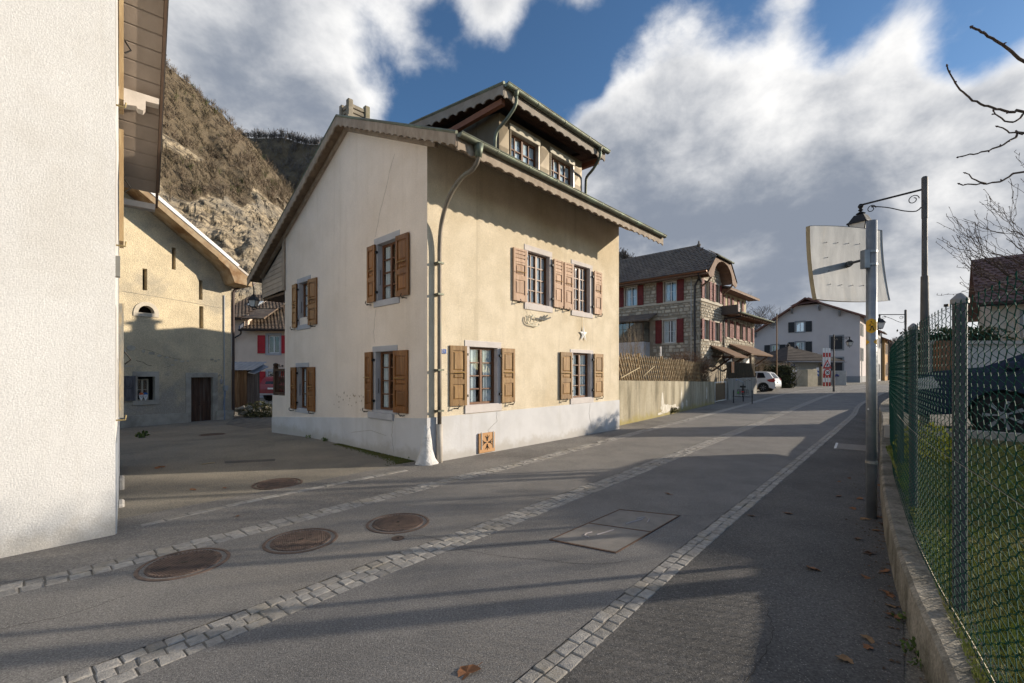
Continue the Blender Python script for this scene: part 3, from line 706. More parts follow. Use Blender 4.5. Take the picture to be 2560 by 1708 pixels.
# raised diagonal folds on the sheet-clad piers
for p0, p1 in ((DA0, DW[0][0] - .03), (DW[0][1] + .03, DW[1][0] - .03), (DW[1][1] + .03, DA1)):
    c = (p0 + p1) / 2
    for z0 in (5.9, 6.35):
        MB().poly([(p0, DB - .003, z0), (c, DB - .018, z0 + .22), (p0, DB - .003, z0 + .45)]).poly([(p1, DB - .003, z0), (c, DB - .018, z0 + .22), (p1, DB - .003, z0 + .45)]).poly([(p0, DB - .003, z0), (p1, DB - .003, z0), (c, DB - .018, z0 + .22)]).poly([(p0, DB - .003, z0 + .45), (p1, DB - .003, z0 + .45), (c, DB - .018, z0 + .22)]).build('cladding_panel', M_BRONZE, dorm)
DR = lambda b: 7.27 + (b + .25) * .125
Da0, Da1, De, Dk = 1.66, 5.36, -.25, 2.95
drf = MB(); slab(drf, (Da0, De, DR(De)), (Da1, De, DR(De)), (Da1, Dk, DR(Dk)), (Da0, Dk, DR(Dk)), .05); drf = drf.build('dormer_roof', M_ROOF, dorm)
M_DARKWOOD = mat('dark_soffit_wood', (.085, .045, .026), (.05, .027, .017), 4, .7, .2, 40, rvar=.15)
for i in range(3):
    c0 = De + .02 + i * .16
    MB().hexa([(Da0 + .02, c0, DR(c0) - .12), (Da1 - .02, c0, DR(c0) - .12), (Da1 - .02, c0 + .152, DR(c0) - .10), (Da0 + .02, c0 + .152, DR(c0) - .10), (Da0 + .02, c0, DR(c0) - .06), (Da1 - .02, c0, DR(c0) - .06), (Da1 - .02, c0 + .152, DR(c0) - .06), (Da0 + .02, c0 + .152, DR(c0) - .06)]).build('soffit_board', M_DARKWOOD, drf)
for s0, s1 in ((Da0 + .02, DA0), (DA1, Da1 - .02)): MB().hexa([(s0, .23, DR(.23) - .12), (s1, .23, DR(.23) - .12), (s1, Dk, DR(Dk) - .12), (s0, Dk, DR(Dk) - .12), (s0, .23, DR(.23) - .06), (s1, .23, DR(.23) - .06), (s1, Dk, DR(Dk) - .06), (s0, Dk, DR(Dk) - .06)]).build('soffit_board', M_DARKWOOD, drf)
for s in (Da0 + .06, Da1 - .16): MB().box(s, s + .10, -.12, 2.6, 6.96, 7.08).build('purlin', mat('red_purlin', (.22, .09, .05), None, 5, .7), drf)
M_DFAS = mat('dormer_fascia', (.30, .265, .225), (.24, .205, .17), 4, .8, .2, 40)
fascia('eaves_board', M_DFAS, drf, (Da0, De + .02, DR(De) - .03), (Da1, De + .02, DR(De) - .03), .24, .29, .038)
fascia('verge_board', M_DFAS, drf, (Da0, De, DR(De) - .01), (Da0, Dk, DR(Dk) - .01), .23, .29, .05, outv=Vector((-1, 0, 0)))
fascia('verge_board', M_DFAS, drf, (Da1, De, DR(De) - .01), (Da1, Dk, DR(Dk) - .01), .23, .29, .05, outv=Vector((1, 0, 0)))
MB().tube([(Da0 - .02, De - .02, DR(De) + .01), (Da0 - .02, Dk, DR(Dk) + .01)], .035, 6).build('verge_trim', M_COPPER, drf)
MB().box(Da0, Da1, Dk - .04, Dk, EZ(RB) - .1, DR(Dk) - .04).build('dormer_back', M_BRONZE, dorm)
gutter(drf, (Da0 - .02, De - .075, DR(De) - .02), (Da1 + .05, De - .075, DR(De) - .02), .068, M_COPPER, step=.9)
MB().tube(spline([(1.92, -.325, 7.2), (1.92, -.32, 6.95), (1.86, -.15, 6.72), (1.80, .05, 6.55), (1.78, .12, 6.4), (1.79, .14, 6.1), (1.8, .14, 5.8)], .06), .035, 10).build('downpipe', M_COPPER, dorm, smooth=True)
MB().tube(spline([(5.02, -.325, 7.2), (5.02, -.32, 6.98), (5.05, -.1, 6.75), (5.07, .1, 6.62), (5.07, .13, 6.4), (5.07, .14, 5.8)], .06), .035, 10).build('downpipe', M_COPPER, dorm, smooth=True)
for s in (1.92, 5.02): MB().lathe([(.075, 0), (.06, -.08), (.04, -.16)], (s, -.325, 7.26), 12).build('rain_outlet', M_COPPER, dorm, smooth=True)
# chimney
M_CHIM = mat('mossy_chimney_stone', (.30, .265, .21), (.21, .185, .145), 7, .95, .6, 40, stain=(.20, .20, .08), sscale=3, samt=.5)
ch = MB(); ca, cb = .22, 3.28; ch.box(ca, ca + .5, cb, cb + .42, 6.5, 7.36); ch.box(ca - .06, ca + .56, cb - .06, cb + .48, 7.36, 7.43)
ch = ch.build('chimney', M_CHIM, roof, bevel=.01)
for x in (ca - .02, ca + .40):
    for y in (cb - .02, cb + .32): MB().box(x, x + .12, y, y + .12, 7.43, 7.80 + R.uniform(-.02, .05)).build('chimney_post', M_CHIM, ch, bevel=.012)
for z in (7.445, 7.555, 7.665):
    for y in (cb + .01, cb + .35): MB().box(ca + .10, ca + .40, y, y + .06, z, z + .085).build('chimney_slat', M_CHIM, ch, bevel=.008)
    for x in (ca + .01, ca + .43): MB().box(x, x + .06, cb + .10, cb + .32, z + .002, z + .087).build('chimney_slat', M_CHIM, ch, bevel=.008)
# boarded infill under the low side of the roof, and the terrace wall with its railing
MB().box(-.05, .10, 6.42, 6.56, 3.82, 5.32).build('corner_post', M_EAVEW, house)
zb = lambda b: 3.88 - .04 * (b - 6.5) / 1.75
M_BOARD = mat('pale_cladding', (.42, .35, .28), (.35, .285, .225), 3, .8, .2, 40, rvar=.07)
i = 0; z = 3.86
while z < 5.2:
    z1 = z + .135; top = lambda zz: RB + (ZR - .10 - zz) / SL
    b1 = min(8.25, top(z1)); b1b = min(8.25, top(z))
    if b1 < 6.62: break
    MB().hexa([(0, 6.56, z), (0, b1b, z - .05), (.03, b1b, z - .05), (.03, 6.56, z), (0, 6.56, z1 - .012), (0, b1, z1 - .062), (.03, b1, z1 - .062), (.03, 6.56, z1 - .012)]).build('cladding_board', M_BOARD, house)
    z = z1
MB().box(.0, 6.0, 8.2, 8.3, 3.78, EZ(8.25) - .1).build('side_beam', M_EAVEW, house)
MB().box(.03, 5.9, 6.5, 8.25, 3.74, 3.80).build('balcony_floor', M_DARKWOOD, house)
tw = MB(); tw.box(0, .2, 6.48, 7.42, -.5, .94); tw.box(.2, 3.5, 7.22, 7.42, -.5, .94); tw.build('terrace_wall', M_PINKR, house)
rl = house
MB().box(.02, .12, 7.30, 7.42, .94, 1.76).build('rail_post', M_DARKWOOD, rl); MB().lathe([(.05, 0), (.075, .03), (.06, .08), (.0, .1)], (.07, 7.36, 1.76), 12).build('post_cap', M_DARKWOOD, rl)
MB().box(.03, .11, 6.50, 7.30, 1.62, 1.69).build('handrail', M_DARKWOOD, rl); MB().box(.03, .11, 6.50, 7.30, .96, 1.03).build('bottom_rail', M_DARKWOOD, rl)
bal = MB(); bal.lathe([(.018, 0), (.018, .08), (.03, .14), (.014, .22), (.026, .34), (.014, .46), (.018, .52), (.018, .59)], (0, 0, 0), 8); bal = bal.mesh('baluster', M_DARKWOOD, True)
for k in range(6): place(bal, 'baluster', rl, (.07, 6.6 + k * .125, 1.03))
# lower wing at the back of the house, with its own chimney
an = MB().box(6.56, 10.2, 3.6, 9.2, -.5, 5.55).build('rear_wing', M_PINKR, house)
ar = MB(); slab(ar, (6.53, 3.2, 5.45), (10.5, 3.2, 5.45), (10.5, 6.4, 6.0), (6.53, 6.4, 6.0), .12); slab(ar, (6.53, 6.4, 6.0), (10.5, 6.4, 6.0), (10.5, 9.6, 5.5), (6.53, 9.6, 5.5), .12); ar.build('wing_roof', M_ROOF, an)
MB().box(7.6, 8.0, 7.1, 7.5, 5.4, 6.35).box(7.5, 8.1, 7.0, 7.6, 6.35, 6.43).box(7.66, 7.94, 7.16, 7.44, 6.43, 6.72).build('wing_chimney', M_CHIM, an)
# cellar vent, house number, hairline cracks
v = MB().box(1.175, 1.60, -.055, -.02, .03, .41).build('cellar_hatch', mat('ochre_hatch', (.52, .29, .13), (.46, .25, .11), 4, .7), house, bevel=.004)
mo = MB()
for k in range(4):
    a0 = math.pi / 2 * k; Q = lambda r, a: Vector((1.388 + r * math.cos(a), -.057, .225 + r * math.sin(a)))
    for da in (0,): mo.tube([Q(.03, a0), Q(.15, a0)], [.012, .004], 5)
    for da in (-.42, .42): mo.tube([Q(.05, a0), Q(.10, a0 + da * .55), Q(.145, a0 + da)], [.011, .008, .003], 5)
mo.build('cut_out', M_IRON, v)
for x in (1.235, 1.555): MB().box(x - .008, x + .008, -.068, -.055, .1, .43).build('hatch_strap', flat('galvanised', (.5, .5, .5), .4, .8), v)
M_BLUE = flat('enamel_blue', (.03, .10, .36), .3); M_WHITE = flat('white_paint', (.8, .8, .8), .5)
nb = MB().box(.267, .407, -.02, -.001, 1.93, 2.008).build('number_plate', M_BLUE, house, bevel=.003)
def seg_text(txt, M, h, th, m, parent, name='lettering'):
    """simple stroke lettering; each glyph a list of polylines on a 0..0.6 x 0..1 cell"""
    GL = {'2': [[(0, .82), (.12, .98), (.42, .98), (.56, .78), (.5, .55), (0, 0), (.58, 0)]], '1': [[(.1, .75), (.34, 1), (.34, 0)]], '3': [[(0, .9), (.2, 1), (.5, .9), (.5, .62), (.22, .53), (.55, .42), (.52, .1), (.25, 0), (0, .12)]], '0': [[(.3, 1), (.05, .8), (.0, .5), (.05, .2), (.3, 0), (.55, .2), (.6, .5), (.55, .8), (.3, 1)]],
          'L': [[(0.05, 1), (.05, 0), (.55, .05)], [(0.05, .5), (.3, .6)]], 'e': [[(.05, .3), (.5, .35), (.4, .55), (.15, .5), (.05, .25), (.2, .02), (.5, .1)]]}
    b = MB(); x = 0
    for c in txt:
        for pl in GL.get(c, []): b.tube([M(x + px_ * h, py * h, .0) for px_, py in pl], th, 5)
        x += h * .78
    return b.build(name, m, parent)
seg_text('21', lambda x, y, d: Vector((.305 + x, -.0215, 1.945 + y)), .048, .0055, M_WHITE, nb)
def crack(pts, M, m, parent):
    b = MB(); r = random.Random(len(pts)); P = []
    for (x0, y0), (x1, y1) in zip(pts, pts[1:]):
        for k in range(7): P.append((x0 + (x1 - x0) * k / 7 + r.uniform(-.015, .015), y0 + (y1 - y0) * k / 7))
    b.tube([M(x, y, -.001) for x, y in P], .0028, 4); return b.build('crack', m, parent)
M_CRK = flat('crack_grey', (.30, .27, .23), .95)
crack([(1.75, 4.3), (1.55, 4.75), (1.25, 5.35), (1.0, 5.8)], MGf, M_CRK, house); crack([(1.72, 2.85), (1.8, 2.4), (1.75, 2.15)], MGf, M_CRK, house)
crack([(1.05, .66), (1.10, .4), (1.0, .0)], lambda s, z, d: MGf(s, z, d - .02), M_CRK, house); crack([(2.7, .3), (1.9, .42), (1.2, .36)], lambda s, z, d: MGf(s, z, d - .02), M_CRK, house)
crack([(1.70, .80), (1.68, .6), (1.45, .45), (1.52, .2)], lambda s, z, d: MRf(s, z, d - .018), M_CRK, house); crack([(5.05, .80), (5.0, .5), (5.15, .1)], lambda s, z, d: MRf(s, z, d - .018), M_CRK, house)
# patches where the render has flaked off low on the gable
fl = MB(); r = random.Random(3)
for _ in range(46):
    s = r.gauss(2.6, .55); z = r.gauss(1.02, .10); q = r.uniform(.006, .026)
    if 1.75 < s < 2.15 or s < .6: continue
    fl.poly([MGf(s + q * r.uniform(.5, 1.2) * math.cos(a), z + q * r.uniform(.5, 1.5) * math.sin(a), -.003) for a in [k * 1.047 for k in range(6)]])
fl.build('flaked_patches', flat('bare_render', (.33, .25, .17), .95), house)
# decorations on the street wall (hung on it, so things of their own)
def to_house(a, b, z): return house.matrix_basis @ Vector((a, b, z))
from mathutils import Euler
HM = Matrix.Translation((-1.475, 7.81, 0)) @ Matrix.Rotation(TH, 4, 'Z')
def hw(a, b, z): return HM @ Vector((a, b, z))
star = MB(); pts = []
for k in range(10):
    an = math.pi / 2 + k * math.pi / 5; rr = (.23 if k == 0 else .215 if k in (4, 6) else .175) if k % 2 == 0 else .07
    pts.append((rr * math.cos(an), rr * math.sin(an)))
C0 = Vector((4.736, -.030, 2.545))
for sg in (-1, 1):
    for k in range(10):
        p, q = pts[k], pts[(k + 1) % 10]; star.tri(hw(C0.x + p[0], C0.y, C0.z + p[1]), hw(C0.x + q[0], C0.y, C0.z + q[1]), hw(C0.x, C0.y + sg * .022, C0.z))
star.tube([hw(4.736, -.03, 2.74), hw(4.73, -.03, 2.98)], .003, 4)
tag(star.build('star_ornament', flat('star_white', (.82, .80, .76), .5)), 'white five-pointed star hanging on the street wall below the right upper window', 'ornament')
sl = MB(); SP = lambda x, z: hw(2.55 + x, -.05, 2.60 + z)
sl.tube([SP(x, z) for x, z in ((.02, .20), (0, .12), (.04, .05), (.12, .02), (.36, .0), (.42, .03), (.41, .07))], .012, 6); sl.tube([SP(x, z) for x, z in ((.07, .20), (.06, .12), (.12, .07), (.30, .06), (.37, .1), (.38, .2))], .010, 6)
for x0, x1 in ((.14, .20), (.26, .26)): sl.tube([SP(x0, .12), SP(x1, .22), SP(x0 + .08, .26)], .009, 6)
sl.tube([SP(.1, .23), SP(.2, .2), SP(.33, .25)], .01, 6); sl.tube([SP(.2, .2), SP(.05, .42)], .003, 4)
sl = sl.build('sleigh_light', flat('rope_light', (.70, .66, .52), .5)); tag(sl, 'pale rope light outline of a sleigh under the left upper window', 'ornament')
dk = MB()
for x0, z0, x1, z1 in ((.30, .16, .62, .14), (.50, .15, .62, .24), (.54, .14, .72, .26), (.58, .13, .83, .22)): dk.tube([hw(2.55 + x0, -.05, 2.62 + z0), hw(2.55 + x1, -.05, 2.62 + z1)], .016, 6)
dk.build('figure', flat('unlit_figure', (.16, .16, .15), .6), sl)

# ================================================================== WHITE BUILDING AT THE LEFT EDGE
M_WHITEWALL = mat('white_roughcast', (.655, .65, .638), (.61, .605, .595), 1.1, .93, .55, 80, stain=(.53, .51, .475), sscale=.7, samt=.45, bdist=.010, grain=(65, .10), streak=((.55, .53, .49), .3), splash=(.30, (.40, .37, .32), .6))
M_TAUPE = mat('taupe_soffit', (.33, .265, .215), (.28, .225, .18), 3, .75, .15, 40, rvar=.06)
M_PALEBEAM = mat('pale_beam', (.56, .50, .44), (.48, .43, .375), 5, .75, .2, 40)
wb = thing('building', 'tall white roughcast building at the left with a boarded taupe eave overhead', 'building', (-3.886, 4.40, 0), 0)
wd = Vector((-.654, .757, 0)); wp = Vector((.757, .654, 0)); ws = Vector((-.66, -.751, 0))   # yard wall, outward from it, along the street
WE = 4.25; zroof = lambda b: 4.55 + (4.4 - b) * .928
W = lambda s, b, z, o=0.0: wd * b + wp * o + ws * s + Vector((0, 0, z))
zst = zroof(.0)
b = MB()
b.prism([(0, -.3), (9, -.3), (9, 8.4), (0, 8.4)], lambda s, z, d: W(s, 0, z) + Vector((-.751, .66, 0)) * d, 0, .35)
b.prism([(0, -.5), (WE, -.5), (WE, zroof(WE) - .15), (.25, 8.4), (0, 8.4)], lambda s, z, d: W(0, s, z) - wp * d, 0, .34)
b.build('wall', M_WHITEWALL, wb)
MB().prism([(.03, -.5), (WE, -.5), (WE, .9), (.03, .9)], lambda s, z, d: W(0, s, z, -d), -.012, .0).build('plinth', mat('blue_grey_plinth', (.30, .33, .38), None, 4, .9, .3, 30), wb)
for s, h in ((1.15, .34), (2.2, .45)): MB().box(s, s + .3, -.0, .07, -.4, h - .30, lambda x, y, z: W(0, x, z, y)).build('door_step', mat('step_stone', (.45, .43, .40), None, 6, .9, .5, 40), wb, bevel=.02)
wr = MB(); slab(wr, W(9, .2, zroof(.2) + .34), W(-.02, .2, zroof(.2) + .34, .52), W(-.02, 4.42, zroof(4.42) + .34, .52), W(9, 4.42, zroof(4.42) + .34), .08)
wr = wr.build('roof', M_ROOF, wb)
bd = .17; k = .55
while k < 4.26:        # soffit boards across the verge overhang
    z0 = zroof(k) + .09; z1 = zroof(k + bd - .018) + .09
    MB().hexa([W(0, k, z0, .0), W(0, k, z0, .488), W(0, k + bd - .018, z1, .488), W(0, k + bd - .018, z1, .0), W(0, k, z0 + .03, .0), W(0, k, z0 + .03, .488), W(0, k + bd - .018, z1 + .03, .488), W(0, k + bd - .018, z1 + .03, .0)]).build('soffit_board', M_TAUPE, wr)
    k += bd
MB().hexa([W(0, .3, zroof(.3) + .02, .492), W(0, .3, zroof(.3) + .02, .525), W(0, 4.43, zroof(4.43) + .02, .525), W(0, 4.43, zroof(4.43) + .02, .492), W(0, .3, zroof(.3) + .26, .492), W(0, .3, zroof(.3) + .26, .525), W(0, 4.43, zroof(4.43) + .26, .525), W(0, 4.43, zroof(4.43) + .26, .492)]).build('verge_board', mat('dark_verge', (.13, .085, .06), None, 6, .7), wr)
def purlin(bb, L=.475):      # carved beam end carrying the overhang
    zt = zroof(bb) + .03
    pr = [(0, 0), (L, 0), (L, -.09), (L - .16, -.10), (L - .16, -.20), (L - .19, -.255), (L - .25, -.25), (L - .27, -.215), (0, -.26)]
    MB().prism(pr, lambda s, z, d: W(0, bb + d, zt + z, s), -.08, .08).build('purlin', M_PALEBEAM, wr)
purlin(3.05); purlin(1.75, .42)
MB().box(4.24, 4.41, 0.0, .48, 4.46, 4.56, lambda x, y, z: W(0, x, z, y)).build('eave_board', M_PALEBEAM, wr)
M_PEEL = mat('peeling_shutter', (.20, .20, .185), (.28, .25, .20), 9, .85, .5, 40, stain=(.42, .33, .20), sscale=6, samt=.8, stretch=(3, 3, .6))
M_RAW = mat('raw_shutter_wood', (.42, .31, .17), (.30, .20, .10), 6, .8, .3, 40, stretch=(4, 4, .5))
WM = lambda s, z, d: W(0, s, z, -d)
for (s0, s1, z0, z1, m) in ((.22, .60, 1.13, 2.30, M_PEEL), (.26, .62, 2.95, 4.10, M_RAW), (.24, .60, 4.40, 5.55, M_RAW)):
    sh = shutter(wb, WM, s0, s1, z0, z1, m, out=.03)
    MB().tube([WM(s0 + .1, z0 - .03, .0), WM(s0 + .1, z0 - .03, -.075), WM(s0 + .1, z0 + .02, -.08)], .009, 6).build('holdback', flat('brass', (.30, .24, .12), .6, .4), sh)
    MB().tube([WM(s0 + .12, z0 + .55, -.07), WM(s0 + .12, z0 + .60, -.12), WM(s0 + .12, z0 + .68, -.07)], .008, 6).build('latch', M_IRON, sh)
for z in (2.55, ): MB().box(.05, .16, -.0, .035, z, z + .2, lambda x, y, zz: W(0, x, zz, y)).build('junction_box', flat('grey_plastic', (.20, .20, .185), .5), wb)

# ================================================================== BARN
barn = thing('barn', 'old ochre plastered barn with slit openings, a half-round window and a plank door', 'barn', (-11.69, 18.72, 0), math.atan2(.847, .532))
M_BARN = mat('barn_plaster', (.66, .56, .385), (.54, .46, .32), 1.4, .95, .9, 26, stain=(.36, .325, .26), sscale=.7, samt=.7, bdist=.022, grain=(30, .18), splash=(1.7, (.33, .315, .285), .8))
M_BARNSTONE = mat('barn_stone', (.47, .445, .39), (.36, .34, .295), 3, .95, .6, 22, stain=(.20, .19, .16), sscale=1.2, samt=.6, bdist=.02)
BM = lambda s, z, d: Vector((s, d, z))
slits = [(-3.02, -2.88, 4.55, 5.33), (-2.12, -1.995, 5.47, 6.30), (-1.21, -1.08, 4.45, 5.22), (-1.20, -1.05, 3.32, 4.20)]
arch_i = [(-3.15, 3.735)] + [(-2.908 - .242 * math.cos(math.pi * k / 10), 3.735 + .262 * math.sin(math.pi * k / 10)) for k in range(1, 10)] + [(-2.665, 3.735)]
arch_o = [(-3.29, 3.60), (-3.29, 3.735)] + [(-2.908 - .375 * math.cos(math.pi * k / 12), 3.735 + .40 * math.sin(math.pi * k / 12)) for k in range(1, 12)] + [(-2.53, 3.735), (-2.53, 3.60)]
wtop = [(-9.0, 11.5), (-3.65, 8.10), (-2.8, 7.52), (-1.70, 6.68), (-.81, 6.05), (-.43, 5.62), (-.33, 5.28), (0, 5.12)]
wo = (-3.165, -2.65, .57, 1.425); ws_ = (-3.31, -2.525, .41, 1.615); do = (-1.49, -.71, -.50, 1.385); ds = (-1.67, -.54, -.52, 1.57)
wall_plate('wall', M_BARN, barn, BM, [(-9, -.7), (0, -.7)] + wtop[::-1], [rect(*s) for s in slits] + [arch_o, rect(*ws_), rect(*ds)], .30)
wall_plate('side_wall', M_BARN, barn, lambda s, z, d: Vector((-.002 - d, s, z)), [(.3, -.7), (9, -.7), (9, 5.1), (.3, 5.1)], (), .25)
MB().box(-8.8, -.6, .5, 8, -.6, 6.5).build('dark_core', M_DARKROOM, barn)
MB().prism(arch_o, BM, -.03, .25, [arch_i]).build('arch_surround', mat('pale_arch_stone', (.60, .54, .44), None, 5, .9, .4, 40), barn)
surround(barn, BM, *ws_, wo, M_BARNSTONE, .02, .2); surround(barn, BM, *ds, do, M_BARNSTONE, .03, .24)
bw_ = window(barn, BM, wo[0] + .0, wo[1] - .14, wo[2], wo[3] - .08, .16, 1, 2, m=mat('old_cream_frame', (.46, .42, .33), None, 8, .7), leaf=True, curtain=None)
sh = shutter(barn, BM, -3.60, -3.24, .585, 1.46, mat('grey_plank_shutter', (.155, .15, .16), (.09, .088, .095), 6, .9, .5, 40, stretch=(5, 5, .4)), 'flat', out=.03)
M_OLDDOOR = mat('dark_old_door', (.105, .058, .038), (.055, .034, .026), 5, .8, .6, 30, stretch=(5, 5, .35), stain=(.19, .165, .14), sscale=2.0, samt=.5)
for i in range(5):
    s0 = do[0] + i * .156; dr = MB().box(s0, s0 + .15, .16, .20, do[2] + .1, do[3], lambda x, y, z: Vector((x, y + R.uniform(0, .004), z))).build('door_plank', M_OLDDOOR, barn)
for z in (.28, .36): MB().box(do[0], do[1], .145, .165, z, z + .05).build('door_rail', M_OLDDOOR, barn)
MB().prism([(-9, -.8), (do[0] - .12, -.8), (do[0] - .12, .02), (-3.69, .06), (-9, .06)], BM, -.09, .0).build('plinth', M_BARNSTONE, barn)
MB().prism([(do[1] + .10, -.8), (.05, -.8), (.05, .01), (do[1] + .10, .02)], BM, -.088, .0).build('plinth', M_BARNSTONE, barn)
# bared rubble and broken render
M_RUB = mat('bare_rubble', (.52, .48, .40), (.36, .33, .27), 5, .95, .6, 30, rvar=.15)
r = random.Random(12)
for (s, z, w, h) in ((-3.35, 2.45, .28, .20), (-3.0, 2.35, .13, .12), (-2.75, 2.28, .22, .13), (-2.52, 2.20, .16, .09), (-2.3, 2.14, .18, .07), (-2.0, 2.05, .14, .06), (-1.78, 2.0, .16, .07), (-1.6, 2.02, .1, .05), (-3.55, 2.35, .16, .1), (-.75, 2.1, .12, .07), (-.62, 2.04, .1, .06), (-.5, 2.1, .09, .05), (-3.45, 1.80, .42, .05), (-2.1, 1.86, .14, .06)):
    st = MB(); pts = [(s + w / 2 * r.uniform(.75, 1.1) * math.cos(a), z + h / 2 * r.uniform(.75, 1.15) * math.sin(a)) for a in [k * .785 for k in range(8)]]
    st.prism(pts, BM, -.018, .02); st.build('bared_stone', M_RUB, barn, bevel=.008)
def edge_line(pts, w, nm, m, off):
    b = MB(); b.tube([BM(x, z, off) for x, z in pts], w, 5); return b.build(nm, m, barn)
edge_line([(-3.2, 2.0), (-3.0, 1.95), (-2.88, 1.85), (-2.75, 1.82)], .010, 'render_crack', M_DARKROOM, .004); edge_line([(-2.35, 1.76), (-2.15, 1.84), (-2.0, 1.86)], .006, 'render_crack', M_DARKROOM, .004); edge_line([(-3.0, 2.42), (-2.75, 2.36), (-2.4, 2.2), (-2.0, 2.1), (-1.8, 2.08)], .005, 'render_crack', M_DARKROOM, .002)
edge_line([(-3.6, 4.42), (-2.4, 4.36), (-1.5, 4.3), (-.2, 4.2)], .006, 'lightning_wire', M_BARNSTONE, -.01)
# roof: straight slope, flared at the eave, with a painted verge and a rusty boarded underside
prof = [(-9.2, 11.9), (-3.65, 8.25), (-.9, 6.36), (-.2, 5.86), (.45, 5.42)]
br = MB()
for (s0, z0), (s1, z1) in zip(prof, prof[1:]): slab(br, (s0, -.85, z0), (s1, -.85, z1), (s1, 8.6, z1), (s0, 8.6, z0), .07)
br = br.build('roof', M_ROOF, barn)
MB().sweep([(0, 0), (.0, .16)], [(s, -.86, z - .06) for s, z in prof[:-1]] + [(-.2, -.86, 5.80)]).build('verge_cap', M_WHITE, br)
cap = MB()
for (s0, z0), (s1, z1) in zip(prof[:3], prof[1:4]): cap.hexa([(s0, -.90, z0 - .03), (s1, -.90, z1 - .03), (s1, -.70, z1 - .03), (s0, -.70, z0 - .03), (s0, -.90, z0 + .10), (s1, -.90, z1 + .10), (s1, -.70, z1 + .10), (s0, -.70, z0 + .10)])
cap.build('verge_cap', mat('white_verge_metal', (.80, .80, .78), None, 4, .4), br)
cap = MB(); cap.hexa([(-.2, -.89, 5.80), (.46, -.89, 5.36), (.46, -.70, 5.36), (-.2, -.70, 5.80), (-.2, -.89, 5.90), (.46, -.89, 5.46), (.46, -.70, 5.46), (-.2, -.70, 5.90)]); cap.build('verge_cap', M_PALEBEAM, br)
M_RUSTY = mat('stained_soffit', (.44, .35, .24), (.30, .20, .11), 2.5, .9, .3, 30, stain=(.17, .085, .035), sscale=1.3, samt=.85)
und = [(-9.1, 11.45), (-3.65, 8.0), (-2.8, 7.44), (-1.7, 6.66), (-.85, 6.03), (-.5, 5.70), (-.36, 5.36), (-.30, 5.20), (.35, 5.14), (.42, 5.36)]
for i, ((s0, z0), (s1, z1)) in enumerate(zip(und, und[1:])):
    MB().hexa([(s0, -.84, z0 - .02), (s1, -.84, z1 - .02), (s1, .0, z1 - .02), (s0, .0, z0 - .02), (s0, -.84, z0 + .02), (s1, -.84, z1 + .02), (s1, .0, z1 + .02), (s0, .0, z0 + .02)]).build('soffit_board', M_RUSTY, br)
MB().prism([(-.9, 6.0), (-.5, 5.70), (-.36, 5.36), (-.30, 5.18), (.40, 5.12), (.43, 5.40), (-.2, 5.80), (-.9, 6.30)], BM, -.87, -.845).build('eave_bracket', M_RUSTY, br)
MB().prism([(-9, 11.4), (-3.65, 7.98), (-.9, 6.04), (-.9, 6.30), (-3.65, 8.2), (-9, 11.8)], BM, -.872, -.846).build('verge_board', mat('brown_verge', (.25, .17, .10), (.36, .28, .18), 4, .85), br)
gutter(br, (.50, -.8, 5.30), (.50, 8, 5.30), .07, flat('brown_gutter', (.07, .05, .045), .5, .4))
MB().tube(spline([(.45, -.1, 5.22), (.2, -.06, 5.1), (.07, -.02, 4.95), (.06, -.02, 4.5), (.06, -.02, 2.0), (.06, -.02, -.2)], .15), .05, 10).build('downpipe', flat('brown_gutter', (.07, .05, .045)), barn, smooth=True)
MB().tube([(-.30, -.03, 4.75), (-.30, -.03, -.45)], .022, 6).build('cable_conduit', flat('zinc_pipe', (.42, .44, .47), .5, .4), barn); MB().box(-.34, -.20, -.14, -.0, .84, 1.04).build('meter_box', flat('zinc_pipe', (.42, .44, .47)), barn); MB().tube([(-.27, -.05, .84), (-.31, -.05, .3), (-.31, -.09, -.4)], .032, 8).build('conduit_foot', flat('blue_grey_pipe', (.22, .27, .36), .5), barn)
lt = MB(); lt.tube([(-.50, 0, 1.42), (-.50, -.12, 1.50), (-.46, -.16, 1.42), (-.47, -.16, 1.3)], .012, 6); lt.lathe([(.02, 0), (.06, -.05), (.05, -.16), (.02, -.2)], (-.47, -.16, 1.30), 10); lt.build('wall_lantern', flat('grey_lantern', (.32, .32, .33), .5), barn)
# two small white masks standing on the barn's window sill
for i, (x, c, cn) in enumerate(((-3.02, (.62, .16, .06), 'orange'), (-2.89, (.04, .14, .42), 'blue'))):
    BMX = Matrix.Translation((-11.69, 18.72, 0)) @ Matrix.Rotation(math.atan2(.847, .532), 4, 'Z')
    f = thing('figurine', 'white shield-shaped figurine with %s cap on the barn window sill' % cn, 'figurine', BMX @ Vector((x, .12, .57)), math.atan2(.847, .532))
    sh_ = [(0, 0), (.05, .10), (.065, .20), (.05, .24), (-.05, .24), (-.065, .20), (-.05, .10)]
    MB().prism(sh_, lambda s, z, d: Vector((s, d, z + .01)), -.02, .02).build('body', M_WHITE, f, bevel=.01)
    MB().prism([(.062, .20), (.045, .255), (0, .275), (-.045, .255), (-.062, .20)], lambda s, z, d: Vector((s, d, z + .01)), -.026, .026).build('cap', flat('cap_' + cn, c, .6), f, bevel=.006)
    MB().box(-.03, -.012, -.024, -.02, .14, .16).box(.012, .03, -.024, -.02, .14, .16).box(-.008, .008, -.024, -.02, .10, .125).build('face', M_IRON, f)

